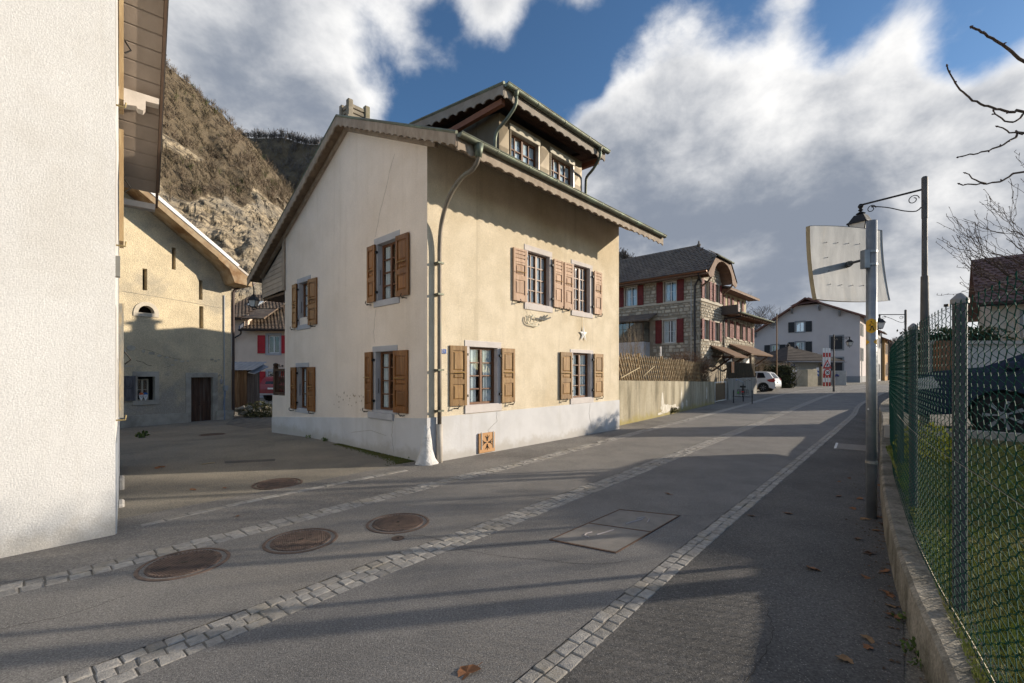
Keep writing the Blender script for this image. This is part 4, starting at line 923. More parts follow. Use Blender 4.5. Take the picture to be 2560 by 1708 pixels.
# ================================================================== PINK HOUSE BEHIND THE YARD
M_PINK = mat('pink_render', (.68, .555, .46), (.62, .50, .41), 1.2, .92, .3, 40, stain=(.56, .46, .38), sscale=.5, samt=.4)
M_RED = mat('red_shutter', (.46, .018, .03), (.38, .014, .024), 4, .5, rvar=.05)
M_WFRAME = flat('white_window_frame', (.74, .75, .76), .45)
ph = thing('house', 'pale pink house with red shutters and brown tiled roofs behind the yard', 'house', (-17.3, 34.0, 0), math.radians(4))
PM = lambda s, z, d: Vector((s, d, z))
uo = (-1.12, -.30, 3.02, 4.34); lo = (-1.1, -.3, .6, 1.62); lw_ = (-4.02, -3.62, 2.75, 4.55)
wall_plate('wall', M_PINK, ph, PM, [(-4.6, -.8), (4, -.8), (4, 5.0), (-2.6, 5.0), (-2.6, 5.9), (-4.6, 5.9)], [rect(*uo), rect(*lo), rect(*lw_)], .3)
MB().box(-4.4, 3.8, .6, 6, -.6, 4.9).build('dark_core', M_DARKROOM, ph)
for o in (uo, lo):
    window(ph, PM, *o, .10, 1, 1, m=M_WFRAME, fw=.07, curtain=None); surround(ph, PM, o[0] - .2, o[1] + .16, o[2] - .16, o[3] + .2, o, M_GREYTRIM, .02, .09)
    shutter(ph, PM, o[0] - .75, o[0] - .20, o[2] - .02, o[3] + .02, M_RED, 'flat', out=.04); shutter(ph, PM, o[1] + .17, o[1] + .70, o[2] - .02, o[3] + .02, M_RED, 'flat', out=.04)
window(ph, PM, *lw_, .1, 1, 3, m=M_WFRAME, curtain=None)
MB().box(-4.6, 4, -.03, 0, -.7, .12, lambda x, y, z: Vector((x, y, z))).build('plinth', M_GREYTRIM, ph)
seg_text('Le', lambda x, y, d: PM(-.32 + x, 1.98 + y, -.03), .24, .022, M_IRON, ph)
def tile_field(b, P, U, V, nu, nv, rise=.05, skip=None):
    """overlapping wavy tiles: P origin at eave, U along eave (per tile), V up the slope (per course)"""
    P = Vector(P); U = Vector(U); V = Vector(V); N = U.cross(V).normalized()
    if N.z < 0: N = -N
    for j in range(nv):
        for i in range(nu):
            if skip and skip(i, j): continue
            o = P + U * (i + (.5 if j % 2 else 0)) + V * j + N * (R.uniform(-.006, .006)); l = V * 1.18; h = N * rise
            a = [o + h * .95, o + U * .28 + h * 1.35, o + U * .62 + h * .75, o + U * .96 + h * .95]
            c = [q - h * .72 + l for q in a]
            n = len(b.v); b.v += [tuple(q) for q in a + c] + [tuple(q - h * .6) for q in a]
            b.f += [(n, n + 1, n + 5, n + 4), (n + 1, n + 2, n + 6, n + 5), (n + 2, n + 3, n + 7, n + 6), (n + 8, n + 9, n + 1, n), (n + 9, n + 10, n + 2, n + 1), (n + 10, n + 11, n + 3, n + 2)]
M_TILEB = mat('brown_clay_tiles', (.165, .115, .08), (.10, .075, .058), 2.6, .75, .3, 20, stain=(.26, .21, .15), sscale=1.1, samt=.6)
pr = MB(); slab(pr, (-2.95, -.55, 4.78), (4.2, -.55, 4.78), (4.2, 5.2, 7.85), (-2.95, 5.2, 7.85), .1); slab(pr, (-4.9, -.5, 5.62), (-1.2, -.5, 5.62), (-1.2, 5.4, 8.35), (-4.9, 5.4, 8.35), .1)
pr = pr.build('roof', M_TILEB, ph)
tf = MB(); tile_field(tf, (-2.75, -.5, 4.80), (.26, 0, 0), (0, .26, .139), 27, 21); tile_field(tf, (-4.9, -.5, 5.64), (.26, 0, 0), (0, .26, .12), 8, 22); tile_field(tf, (-2.8, 1.6, 6.6), (.26, 0, 0), (0, .26, .12), 7, 14)
tag(tf.build('roof_tiles', M_TILEB, pr), kind='stuff')
M_DKGUT = flat('dark_brown_gutter', (.045, .035, .033), .45, .4)
gutter(pr, (-2.95, -.62, 4.74), (4.2, -.62, 4.74), .10, M_DKGUT); gutter(pr, (-4.9, -.57, 5.56), (-2.75, -.57, 5.56), .10, M_DKGUT)
MB().hexa([(-2.95, -.6, 4.62), (-2.85, -.6, 4.62), (-2.85, 3.4, 6.9), (-2.95, 3.4, 6.9), (-2.95, -.6, 5.0), (-2.85, -.6, 5.0), (-2.85, 3.4, 7.35), (-2.95, 3.4, 7.35)]).build('parapet_flashing', flat('blue_grey_flashing', (.10, .11, .14), .5, .3), pr)
MB().hexa([(-2.84, -.1, 5.0), (-2.8, -.1, 5.0), (-2.8, 3.4, 6.6), (-2.84, 3.4, 6.6), (-2.84, -.1, 5.75), (-2.8, -.1, 5.75), (-2.8, 3.4, 7.5), (-2.84, 3.4, 7.5)]).build('parapet', M_PINK, pr)
MB().tube(spline([(-2.8, -.6, 4.62), (-2.9, -.45, 4.4), (-3.5, -.12, 4.15), (-3.62, -.1, 3.9), (-3.62, -.1, 1.0)], .2), .055, 8).build('downpipe', M_DKGUT, ph); MB().tube(spline([(-4.2, -.5, 5.5), (-3.9, -.3, 5.3), (-3.66, -.12, 5.1), (-3.62, -.1, 4.7), (-3.62, -.1, 3.8)], .2), .055, 8).build('downpipe', M_DKGUT, ph)
sk = MB(); slab(sk, (-3.75, 2.2, 7.0), (-2.9, 2.2, 7.0), (-2.9, 3.1, 7.42), (-3.75, 3.1, 7.42), .12); sk.build('skylight', flat('skylight_glass', (.42, .46, .50), .12, 0, .6), pr)
# drying rod / stovepipe on the lower roof
MB().tube([(-.35, 0.2, 5.05), (-.35, 0.2, 6.6)], .035, 6).lathe([(.08, 0), (.12, .1), (.03, .2)], (-.35, .2, 6.3), 8).build('roof_pipe', M_IRON, pr)

# shed, stones and plants, lantern over the yard
shd = thing('shed', 'weathered plank shed with a blue-grey sheet roof beside the barn', 'shed', (-14.55, 24.0, -.33), math.radians(8))
M_SHED = mat('weathered_planks', (.085, .058, .042), (.05, .036, .03), 5, .85, .5, 30, stretch=(5, 5, .3), stain=(.22, .19, .16), sscale=1.6, samt=.6, rvar=.2)
for i in range(7): MB().box(-.75 + i * .16, -.75 + i * .16 + .15, -.02 + R.uniform(-.006, .006), .02, 0, 2.03).build('plank', M_SHED, shd)
MB().box(.34, .37, 0, 1.6, 0, 2.03).build('side_boards', M_SHED, shd); MB().box(-1.5, .33, .05, 1.6, 0, 2.0).build('core', M_DARKROOM, shd)
sr = MB(); n = 16
for i in range(n):
    s0 = -1.3 + i * .13; 
    for (d0, z0), (d1, z1) in (((-.3, 2.02), (1.6, 2.5)),):
        sr.quad((s0, d0, z0 + (.02 if i % 2 else 0)), (s0 + .13, d0, z0 + (0 if i % 2 else .02)), (s0 + .13, d1, z1 + (0 if i % 2 else .02)), (s0, d1, z1 + (.02 if i % 2 else 0)))
sr.build('sheet_roof', mat('zinc_sheet', (.22, .25, .30), (.17, .20, .24), 3, .55, metal=.3), shd)
MB().hexa([(.55, -.34, 1.88), (.85, -.30, 1.80), (.85, 1.6, 2.2), (.55, 1.6, 2.35), (.55, -.34, 1.91), (.85, -.30, 1.83), (.85, 1.6, 2.23), (.55, 1.6, 2.38)]).build('sheet_roof', mat('zinc_sheet', (.40, .44, .50)), shd)
r = random.Random(21)
def rock(loc, s, m, parent=None, seed=0):
    rr = random.Random(seed); b = MB(); nn = 8; rows = 5
    for j in range(rows):
        ph_ = math.pi * (j + .5) / rows
        for k in range(nn):
            a = 2 * math.pi * k / nn; q = 1 + rr.uniform(-.2, .2)
            b.v.append((loc[0] + s[0] * q * math.sin(ph_) * math.cos(a), loc[1] + s[1] * q * math.sin(ph_) * math.sin(a), loc[2] + s[2] * q * math.cos(ph_)))
    for j in range(rows - 1):
        for k in range(nn): b.f.append((j * nn + k, j * nn + (k + 1) % nn, (j + 1) * nn + (k + 1) % nn, (j + 1) * nn + k))
    b.f.append(tuple(range(nn))); b.f.append(tuple((rows - 1) * nn + k for k in range(nn)))
    return b.build('stone', m, parent)
rk_ = thing('rockery', 'heap of pale stones with straggling plants at the foot of the barn corner', 'rockery', (-11.35, 19.6, -.35))
for i in range(13): rock((r.uniform(-.5, .45), r.uniform(-.3, .5), r.uniform(.02, .42)), (r.uniform(.10, .2), r.uniform(.1, .2), r.uniform(.07, .13)), M_RUB, rk_, i)
def leaf_cloud(b, c, ext, n, size, r, up=.3):
    for _ in range(n):
        while True:
            v = Vector((r.uniform(-1, 1), r.uniform(-1, 1), r.uniform(-1, 1)))
            if v.length < 1: break
        p = Vector(c) + Vector((v.x * ext[0], v.y * ext[1], v.z * ext[2])); a = Vector((r.uniform(-1, 1), r.uniform(-1, 1), r.uniform(-1, 1) + up)).normalized(); s = a.cross(Vector((r.uniform(-1, 1), r.uniform(-1, 1), r.uniform(-1, 1)))).normalized(); q = size * r.uniform(.6, 1.3)
        b.poly([p - a * q, p + s * q * .45, p + a * q, p - s * q * .45])
M_PLANT = mat('straggly_leaves', (.075, .085, .03), (.14, .12, .055), 6, .8)
pl_ = MB(); leaf_cloud(pl_, (.35, .0, .32), (.75, .5, .36), 900, .05, r); leaf_cloud(pl_, (.55, -.2, .10), (.8, .5, .12), 500, .05, r); pl_.build('plants', M_PLANT, rk_)
def lantern_head(parent, c, s, hang=True):
    """four-sided street lantern: crown, frame bars, panes and finial, hanging point at c"""
    x, y, z = c; m = flat('lantern_black', (.018, .018, .02), .45, .3)
    def ring(b, w0, z0, w1, z1, mm=None):
        b.hexa([(x - w0, y - w0, z0), (x + w0, y - w0, z0), (x + w0, y + w0, z0), (x - w0, y + w0, z0), (x - w1, y - w1, z1), (x + w1, y - w1, z1), (x + w1, y + w1, z1), (x - w1, y + w1, z1)])
    h = MB(); h.lathe([(.02 * s, 0), (.055 * s, -.04 * s), (.02 * s, -.07 * s), (.10 * s, -.12 * s), (.03 * s, -.15 * s)], c, 12)
    ring(h, .185 * s, z - .33 * s, .10 * s, z - .16 * s); ring(h, .215 * s, z - .37 * s, .20 * s, z - .33 * s)
    for sx in (-1, 1):
        for sy in (-1, 1): h.tube([(x + sx * .18 * s, y + sy * .18 * s, z - .37 * s), (x + sx * .11 * s, y + sy * .11 * s, z - .68 * s)], .012 * s, 5)
    ring(h, .11 * s, z - .71 * s, .12 * s, z - .67 * s); h.tube([(x - .08 * s, y, z - .71 * s), (x, y, z - .80 * s), (x + .08 * s, y, z - .71 * s)], .009 * s, 5); h.lathe([(.03 * s, 0), (.035 * s, -.03 * s), (.0, -.06 * s)], (x, y, z - .78 * s), 8)
    hd = h.build('lantern', m, parent)
    gm = mat('frosted_lamp_glass', (.72, .70, .66), (.62, .60, .57), 3, .35)
    for k in range(4):
        a = math.pi / 2 * k; ca, sa = round(math.cos(a)), round(math.sin(a)); P = lambda w, q, zz: (x + ca * w - sa * q, y + sa * w + ca * q, zz)
        MB().quad(P(.172 * s, -.165 * s, z - .37 * s), P(.172 * s, .165 * s, z - .37 * s), P(.105 * s, .10 * s, z - .67 * s), P(.105 * s, -.10 * s, z - .67 * s)).build('pane', gm, hd)
    return hd
hl = thing('hanging_lantern', 'black four-sided lantern hung from the barn eave over the yard', 'lantern', (-8.05, 14.0, 0))
MB().tube([(0, 0, 4.05), (.0, 0, 4.2), (-.06, .05, 4.32), (-.10, .1, 4.45), (.25, .3, 4.62)], .018, 6).build('bracket', flat('lantern_black', (.018, .018, .02)), hl); lantern_head(hl, (0, 0, 4.05), .62)
yc = MB(); L0 = [(-11.9, 19.3), (-10.6, 16.6), (-8.2, 14.4)]; L1 = [(-19, 40), (-10, 40), (-4.5, 19)]
g = []
for i in range(17):
    for j in range(13):
        u, v_ = i / 16, j / 12
        a = Vector((*L0[0], 0)).lerp(Vector((*L0[1], 0)), u * 2) if u < .5 else Vector((*L0[1], 0)).lerp(Vector((*L0[2], 0)), u * 2 - 1); c = Vector((*L1[0], 0)).lerp(Vector((*L1[1], 0)), u * 2) if u < .5 else Vector((*L1[1], 0)).lerp(Vector((*L1[2], 0)), u * 2 - 1)
        p = a.lerp(c, v_); yc.v.append((p.x, p.y, zg(p.x, p.y) + .006))
for i in range(16):
    for j in range(12): yc.f.append((i * 13 + j, i * 13 + j + 1, (i + 1) * 13 + j + 1, (i + 1) * 13 + j))
tag(yc.build('cobbled_yard', M_YARDCOB), kind='structure')

# ================================================================== RETAINING WALL, LATTICE FENCE, GATE
M_CONC = mat('stained_concrete', (.42, .375, .28), (.31, .27, .19), 1.6, .95, .6, 22, stain=(.15, .13, .085), sscale=1.3, samt=.8, stretch=(1.6, 1.6, .35), bdist=.015, streak=((.13, .115, .08), .75), splash=(.35, (.30, .25, .08), .75), grain=(40, .2))
rw = thing('retaining_wall', 'stained concrete garden wall with white lime patches beside the street', 'wall', (3.2, 13.34, 0), math.atan2(8.35, 6.6))
RL = 10.55
rz = lambda s: .10 * s / RL
MB().prism([(-.25, -.3), (RL, -.3), (RL, 1.13), (-.25, 1.34)], lambda s, z, d: Vector((s, d, z)), 0, .22).build('wall', M_CONC, rw, bevel=.012)
r = random.Random(77); lp = MB()
def splat(b, s, z, w, h, r, off=-.004, n=16):
    b.poly([(s + w * r.uniform(.55, 1.1) * math.cos(a), off, z + h * r.uniform(.5, 1.1) * math.sin(a)) for a in [k * 6.2832 / n for k in range(n)]])
for s, z, w, h in ((3.55, .50, .14, .42), (3.7, .32, .34, .16), (4.2, .30, .38, .13), (4.75, .30, .35, .10), (3.9, .18, .5, .1), (5.65, .62, .07, .42), (5.75, .28, .16, .16), (6.3, .33, .12, .18), (9.2, .6, .10, .38), (5.1, .22, .3, .07), (3.3, .12, .3, .06)): splat(lp, s, z, w, h, r, -.003 - .0004 * len(lp.f))
lp.build('lime_patch', mat('lime_white', (.66, .63, .57), (.52, .48, .40), 6, .95, .4, 40, stain=(.42, .38, .28), sscale=5, samt=.8), rw)
M_WOODSLAT = mat('lattice_slat', (.29, .22, .13), (.20, .15, .085), 5, .85, .3, 40, rvar=.2)
lf = thing('lattice_fence', 'brown diagonal lattice fence standing on the garden wall', 'fence', (3.2, 13.34, 0), math.atan2(8.35, 6.6))
zl = lambda s: 1.36 - .02 * s
sl1 = MB().box(-.017, .017, -.010, .010, -.53, .53).mesh('slat', M_WOODSLAT)
for i in range(52):
    s = .15 + i * .195
    if s > RL - .5: break
    for sg in (1, -1): place(sl1, 'slat', lf, (s, .12 + sg * .013 + .0, zl(s) + .40 + R.uniform(-.03, .03)), (0, sg * (.50 + R.uniform(-.05, .05)), 0), (1, 1, R.uniform(.86, 1.0)))
for s in (1.9, 4.0, 6.4, 8.7): MB().box(s - .04, s + .04, .16, .24, .9, zl(s) + .9).build('post', M_WOODSLAT, lf)
for s0, z0, s1, z1 in ((.3, 1.42, 1.7, 1.74), (2.0, 1.45, 3.0, 1.8)): MB().tube([(s0, .09, z0), (s1, .09, z1)], .018, 5).build('loose_slat', mat('pale_slat', (.48, .39, .24), None, 6, .8), lf)
MB().tube([(4.2, .3, .9), (4.2, .3, 2.55)], .03, 8).build('stake', M_WHITE, lf)
def twig_bush(name, label, loc, ext, nt, nl, seed, mt, ml, size=.03):
    r = random.Random(seed); o = thing(name, label, 'shrub', loc); b = MB()
    for _ in range(nt):
        a = r.uniform(0, 6.283); q = r.random() ** .5; base = Vector((math.cos(a) * ext[0] * .35 * q, math.sin(a) * ext[1] * .35 * q, 0)); tip = Vector((math.cos(a) * ext[0] * q * r.uniform(.6, 1.1), math.sin(a) * ext[1] * q * r.uniform(.6, 1.1), ext[2] * (1.15 - .5 * q * q) * r.uniform(.7, 1.05)))
        mid = base.lerp(tip, .5) + Vector((r.uniform(-.08, .08), r.uniform(-.08, .08), r.uniform(0, .12))) * ext[2]; b.tube([base, mid, tip], [.012, .008, .003], 3, False)
        for _k in range(5):
            p = base.lerp(tip, r.uniform(.4, 1)); b.tube([p, p + Vector((r.uniform(-.2, .2), r.uniform(-.2, .2), r.uniform(.02, .25))) * ext[2] * .5], [.004, .002], 3, False)
    b.build('twigs', mt, o)
    if nl:
        lb = MB(); leaf_cloud(lb, (0, 0, ext[2] * .62), (ext[0] * .95, ext[1] * .95, ext[2] * .45), nl, size, r); lb.build('foliage', ml, o)
    return o
M_REDTW = mat('red_brown_twigs', (.20, .105, .06), (.13, .075, .045), 6, .85); M_BRLEAF = mat('withered_leaves', (.23, .135, .075), (.15, .095, .055), 7, .9)
Rw = Matrix.Translation((3.2, 13.34, 0)) @ Matrix.Rotation(math.atan2(8.35, 6.6), 4, 'Z')
twig_bush('brown_shrub', 'round leafless reddish shrub overgrowing the end of the lattice fence', Rw @ Vector((8.7, .75, .9)), (1.45, .8, 1.55), 340, 3000, 4, M_REDTW, M_BRLEAF, .028)
twig_bush('thin_shrub', 'thin reddish twigs rising behind the lattice fence near the house', Rw @ Vector((1.6, .9, .95)), (1.3, .4, 1.25), 30, 0, 5, M_REDTW, M_BRLEAF)
twig_bush('climbing_shrub', 'pale bare climber rising against the corner of the stone house', Rw @ Vector((8.2, 3.2, 1.0)), (.9, .6, 3.0), 50, 0, 9, mat('pale_twigs', (.36, .29, .20), None, 5, .9), M_BRLEAF)
wp_ = MB(); leaf_cloud(wp_, (0, 0, .1), (.16, .1, .12), 160, .035, r, .5); wo_ = wp_.build('wall_weed', M_PLANT); wo_.location = Rw @ Vector((4.55, -.08, .06)); tag(wo_, 'small green weed growing at the foot of the concrete garden wall', 'weed')
# gate and further wall
gt = thing('garden_gate', 'grey steel frame garden gate filled with brown reed beside the concrete wall', 'gate', Rw @ Vector((RL + .06, .1, 0)), math.atan2(8.35, 6.6))
for s in (0, .42, 2.6): MB().tube([(s, 0, 0), (s, 0, 1.1)], .03, 8).build('post', flat('galvanised', (.5, .5, .5)), gt)
for z in (.14, 1.08): MB().tube([(0, 0, z), (2.6, 0, z)], .025, 8).build('rail', flat('galvanised', (.5, .5, .5)), gt)
MB().box(.05, 2.55, .03, .07, .08, 1.02).build('reed_panel', mat('reed', (.20, .13, .07), (.10, .07, .04), 9, .9, stretch=(9, 9, .5)), gt)
fw_ = thing('garden_wall', 'grey concrete wall behind the tricycle with a dark lattice on top', 'wall', Rw @ Vector((RL + 2.75, .0, 0)), math.atan2(8.35, 6.6) + .0)
MB().box(0, 7.9, 0, .22, -.2, 1.24).build('wall', mat('dark_concrete', (.27, .25, .22), (.19, .18, .16), 2, .95, .5, 22, stretch=(1.6, 1.6, .4), stain=(.36, .35, .32), sscale=1.2, samt=.5), fw_, bevel=.012)
sl2 = MB().box(-.02, .02, -.012, .012, -.48, .48).mesh('slat', mat('dark_lattice', (.10, .075, .045), (.065, .05, .035), 5, .9, rvar=.2))
for i in range(56):
    for sg in (1, -1): place(sl2, 'slat', fw_, (.2 + i * .135, .1 + sg * .014, 1.70 + R.uniform(-.04, .04)), (0, sg * .45, 0))
MB().box(.75, 1.25, -.02, .02, 1.55, 2.15, lambda x, y, z: Vector((x + .05 * (z - 1.5), y, z))).build('orange_bag', mat('orange_sack', (.75, .24, .06), (.70, .45, .28), 3, .7), fw_)

# ================================================================== STONE HOUSE WITH RED SHUTTERS
sh_ = thing('house', 'rubble stone house with dark red shutters and a half-hipped tiled roof', 'house', (11.74, 28.0, 0), TH)
M_MORT = mat('wall_mortar', (.30, .26, .20), (.235, .20, .155), 3, .95, .5, 30)
M_STONE = mat('rubble_stone', (.47, .425, .345), (.32, .29, .235), 1.7, .92, .5, 20, rvar=.28, stain=(.50, .44, .34), sscale=2.6, samt=.5)
M_DRED = mat('dark_red_shutter', (.165, .028, .026), (.13, .022, .021), 4, .7, rvar=.08)
M_BAND = mat('stone_band', (.50, .45, .37), (.42, .38, .31), 4, .9, .3, 40)
SR = lambda s, z, d: Vector((s, d, z)); SG = lambda s, z, d: Vector((d, s, z))
Lw = [(1.53, 2.33, 6.18, 7.52), (4.30, 5.20, 6.18, 7.52), (1.55, 2.40, 3.50, 5.0)]
Rw_ = [(.55, 1.35, 6.25, 7.42), (2.55, 3.20, 6.25, 7.42), (.55, 1.30, 3.68, 4.92), (2.45, 3.20, 3.68, 4.9)]
Ew = [(4.80, 5.25, 4.05, 5.25), (6.25, 6.65, 4.05, 5.22), (7.55, 8.2, 4.02, 5.18), (8.95, 9.35, 4.0, 5.12), (10.3, 10.7, 3.95, 5.06)]
Gf = [(4.9, 6.2, .9, 2.6), (8.6, 10.4, .9, 2.6)]
bayh = (3.35, 6.9, 2.7, 5.0)
wall_plate('side_wall', M_MORT, sh_, SG, [(0, -.3), (9.5, -.3), (9.5, 7.75), (0, 7.75)], [rect(*w) for w in Lw], .3)
wall_plate('front_wall', M_MORT, sh_, SR, [(.002, -.3), (11.5, -.3), (11.5, 5.6), (3.9, 5.6), (3.9, 7.75), (3.2, 8.5), (2.0, 9.4), (.8, 8.5), (.002, 7.75)], [rect(*w) for w in Rw_ + Ew + Gf], .3)
wall_plate('upper_wall', mat('ochre_boarding', (.44, .37, .24), (.36, .30, .19), 3, .85, .2, 30), sh_, lambda s, z, d: Vector((s, d + .3, z)), [(3.9, 5.5), (10.4, 5.5), (10.4, 7.45), (3.9, 7.45)], [rect(4.3, 5.0, 5.95, 7.1), rect(6.4, 6.9, 5.95, 7.1), rect(8.6, 9.3, 5.95, 7.1)], .2)
wall_plate('end_wall', M_MORT, sh_, lambda s, z, d: Vector((11.498 - d, s, z)), [(.3, -.3), (8, -.3), (8, 5.6), (.3, 5.6)], (), .2); wall_plate('end_wall', M_MORT, sh_, lambda s, z, d: Vector((10.398 - d, s, z)), [(.5, 5.5), (8, 5.5), (8, 7.4), (.5, 7.4)], (), .2)
MB().box(.7, 11.0, .8, 9, -.2, 5.5).build('dark_core', M_DARKROOM, sh_); MB().box(.7, 3.6, .8, 9, 5.5, 8.3).build('dark_core', M_DARKROOM, sh_)
def rubble(M, regions, holes, seed):
    r = random.Random(seed); out = []
    for s0, s1, z0, z1 in regions:
        z = z0
        while z < z1 - .06:
            h = r.uniform(.13, .27); s = s0 - r.uniform(0, .2)
            while s < s1:
                w = r.uniform(.18, .55); a0, a1 = max(s, s0 + .01), min(s + w, s1 - .01); y0, y1 = z + r.uniform(0, .03), min(z + h + r.uniform(-.03, .02), z1)
                if a1 - a0 > .1 and not any(a1 > q[0] - .12 and a0 < q[1] + .12 and y1 > q[2] - .12 and y0 < q[3] + .14 for q in holes): out.append((M, a0, a1, y0, y1))
                s += w + .02
            z += h + .015
    return out
def stone_geo(b, M, a0, a1, y0, y1, r):
    e = .03; c = [(a0, y0 + r.uniform(0, e)), (a0 + (a1 - a0) * .5, y0), (a1, y0 + r.uniform(0, e)), (a1 - r.uniform(0, e), (y0 + y1) / 2), (a1 - r.uniform(0, .05), y1), (a0 + (a1 - a0) * .45, y1 - r.uniform(0, e)), (a0 + r.uniform(0, .05), y1 - r.uniform(0, e)), (a0 + r.uniform(0, e), (y0 + y1) / 2)]
    mx, my = (a0 + a1) / 2, (y0 + y1) / 2; p = .025 + r.uniform(0, .03); n = len(b.v)
    b.v += [tuple(M(x, z, .02)) for x, z in c] + [tuple(M(mx + (x - mx) * .84, my + (z - my) * .8, -p * r.uniform(.7, 1.1))) for x, z in c]
    b.f += [(n + i, n + (i + 1) % 8, n + 8 + (i + 1) % 8, n + 8 + i) for i in range(8)] + [tuple(n + 8 + i for i in range(8))]
stones = rubble(SG, [(.02, 7.0, 2.2, 6.02), (.02, 7.0, 6.24, 7.6)], Lw + [bayh], 1) + rubble(SR, [(.02, 3.88, 2.4, 6.02), (.02, 3.88, 6.24, 7.7), (.7, 3.3, 7.7, 8.4), (3.9, 11.45, 1.0, 5.5)], Rw_ + Ew + Gf, 2)
stones.sort(key=lambda t: -(t[2] - t[1]) * (t[4] - t[3])); rest = MB(); r = random.Random(5)
for i, (M, a0, a1, y0, y1) in enumerate(stones):
    if i < 300: q = MB(); stone_geo(q, M, a0, a1, y0, y1, r); q.build('stone', M_STONE, sh_)
    else: stone_geo(rest, M, a0, a1, y0, y1, r)
tag(rest.build('stones', mat('rubble_stone_rest', (.45, .405, .325), (.31, .28, .225), 2.4, .92, .5, 20, stain=(.50, .44, .34), sscale=3.2, samt=.6), sh_), kind='stuff')
MB().box(-.06, .0, -.06, 9.4, 6.05, 6.20).build('string_course', M_BAND, sh_); MB().box(.002, 3.92, -.06, .0, 6.05, 6.20).build('string_course', M_BAND, sh_)
for (M, ws__) in ((SG, Lw), (SR, Rw_), (SR, Ew)):
    for w in ws__:
        surround(sh_, M, w[0] - .12, w[1] + .12, w[2] - .12, w[3] + .12, w, M_BAND, .04, .12)
        window(sh_, M, *w, .14, 1, 2, m=M_WFRAME, fw=.06, curtain='sides' if ws__ is Lw else None)
        sw = .42 if ws__ is Lw else .36
        shutter(sh_, M, w[0] - .10 - sw, w[0] - .08, w[2] - .02, w[3] + .02, M_DRED, 'flat', out=.06); shutter(sh_, M, w[1] + .08, w[1] + .10 + sw, w[2] - .02, w[3] + .02, M_DRED, 'flat', out=.06)
for w in ((4.3, 5.0, 5.95, 7.1), (6.4, 6.9, 5.95, 7.1), (8.6, 9.3, 5.95, 7.1)):
    M = lambda s, z, d: Vector((s, d + .3, z)); window(sh_, M, *w, .06, 1, 2, m=M_WFRAME, curtain=None)
    shutter(sh_, M, w[0] - .4, w[0] - .02, w[2], w[3], M_DRED, 'flat', out=.02); shutter(sh_, M, w[1] + .02, w[1] + .4, w[2], w[3], M_DRED, 'flat', out=.02)
for w in Gf:
    window(sh_, SR, *w, .1, 1, 1, m=M_WFRAME, fw=.08, curtain='full'); MB().box(w[0] - .05, w[1] + .05, -.05, .1, w[3] - .65, w[3] + .05).build('roller_box', M_WHITE, sh_)
# roofs
M_TILEG = mat('grey_brown_tiles', (.185, .15, .125), (.13, .108, .095), 2.0, .82, .3, 20, stain=(.25, .21, .17), sscale=.9, samt=.55)
M_RAFTER = mat('red_brown_timber', (.20, .125, .085), (.15, .09, .06), 4, .8)
sf = MB(); zr, ze = 10.0, 7.72
slab(sf, (-.75, -.75, ze), (-.75, 10, ze), (2.0, 10, zr), (2.0, .85, zr), .08); sf.tri((-.75, -.75, ze), (2.0, .85, zr), (.62, -.80, 8.86)); sf.tri((.62, -.80, 8.86), (3.38, -.80, 8.86), (2.0, .85, zr))
slab(sf, (4.75, -.75, ze), (4.75, 10, ze), (2.0, 10, zr), (2.0, .85, zr), .08); sf.tri((4.75, -.75, ze), (2.0, .85, zr), (3.38, -.80, 8.86))
sf = sf.build('roof', M_TILEG, sh_)
L = math.hypot(2.75, zr - ze); tf = MB(); nv = 15; tile_field(tf, (-.78, -.70, ze + .03), (0, .27, 0), (2.75 / nv, 0, (zr - ze) / nv), 38, nv, .05, lambda i, j: i * .27 - .70 < -.75 + 1.65 * max(0, (j + .6) / nv - .5) / .5)
tag(tf.build('roof_tiles', M_TILEG, sf), kind='stuff')
tf = MB(); tile_field(tf, (.62, -.82, 8.88), (.25, 0, 0), (0, 1.65 / 8, 1.14 / 8), 11, 4, .05, lambda i, j: abs(.62 + .25 * (i + .5) - 2.0) > 1.38 * (1 - (j + .3) / 8)); tag(tf.build('roof_tiles', M_TILEG, sf), kind='stuff')
MB().lathe([(.10, 0), (.14, .12), (.07, .2), (.05, .34), (.0, .42)], (2.0, .85, zr - .02), 8).build('finial', M_TILEG, sf); MB().tube([(2.0, .85, zr + .02), (2.0, 10, zr + .02)], .09, 6).build('ridge_tiles', M_TILEG, sf)
MB().box(-.78, -.70, -.7, 10, ze - .22, ze - .04).build('eaves_board', M_RAFTER, sf); gutter(sf, (-.86, -.7, ze - .03), (-.86, 10, ze - .03), .08, flat('copper_brown_gutter', (.24, .11, .06), .5, .4))
MB().box(-.7, 0, -.6, 9.8, ze - .12, ze - .08).build('soffit', M_RAFTER, sf)
# arched timber hood under the half-hip
for d in (-.74, ):
    inn = [(.25, 7.5)] + [(2.0 - 1.72 * math.cos(math.pi * k / 12), 7.5 + 1.18 * math.sin(math.pi * k / 12)) for k in range(1, 12)] + [(3.75, 7.5)]
    out_ = [(-.72, 7.55), (.62, 8.76), (3.38, 8.76), (4.72, 7.55), (4.4, 7.35)] + inn[::-1] + [(-.4, 7.35)]
    MB().prism(out_, SR, d, d + .06).build('verge_board', M_RAFTER, sf)
inn = [(2.0 - 1.75 * math.cos(math.pi * k / 14), 7.5 + 1.2 * math.sin(math.pi * k / 14)) for k in range(15)]
hd_ = MB()
for (x0, z0), (x1, z1) in zip(inn, inn[1:]): hd_.hexa([(x0, -.70, z0), (x1, -.70, z1), (x1, .0, z1), (x0, .0, z0), (x0, -.70, z0 + .04), (x1, -.70, z1 + .04), (x1, .0, z1 + .04), (x0, .0, z0 + .04)])
hd_.build('arched_hood', M_RAFTER, sf)
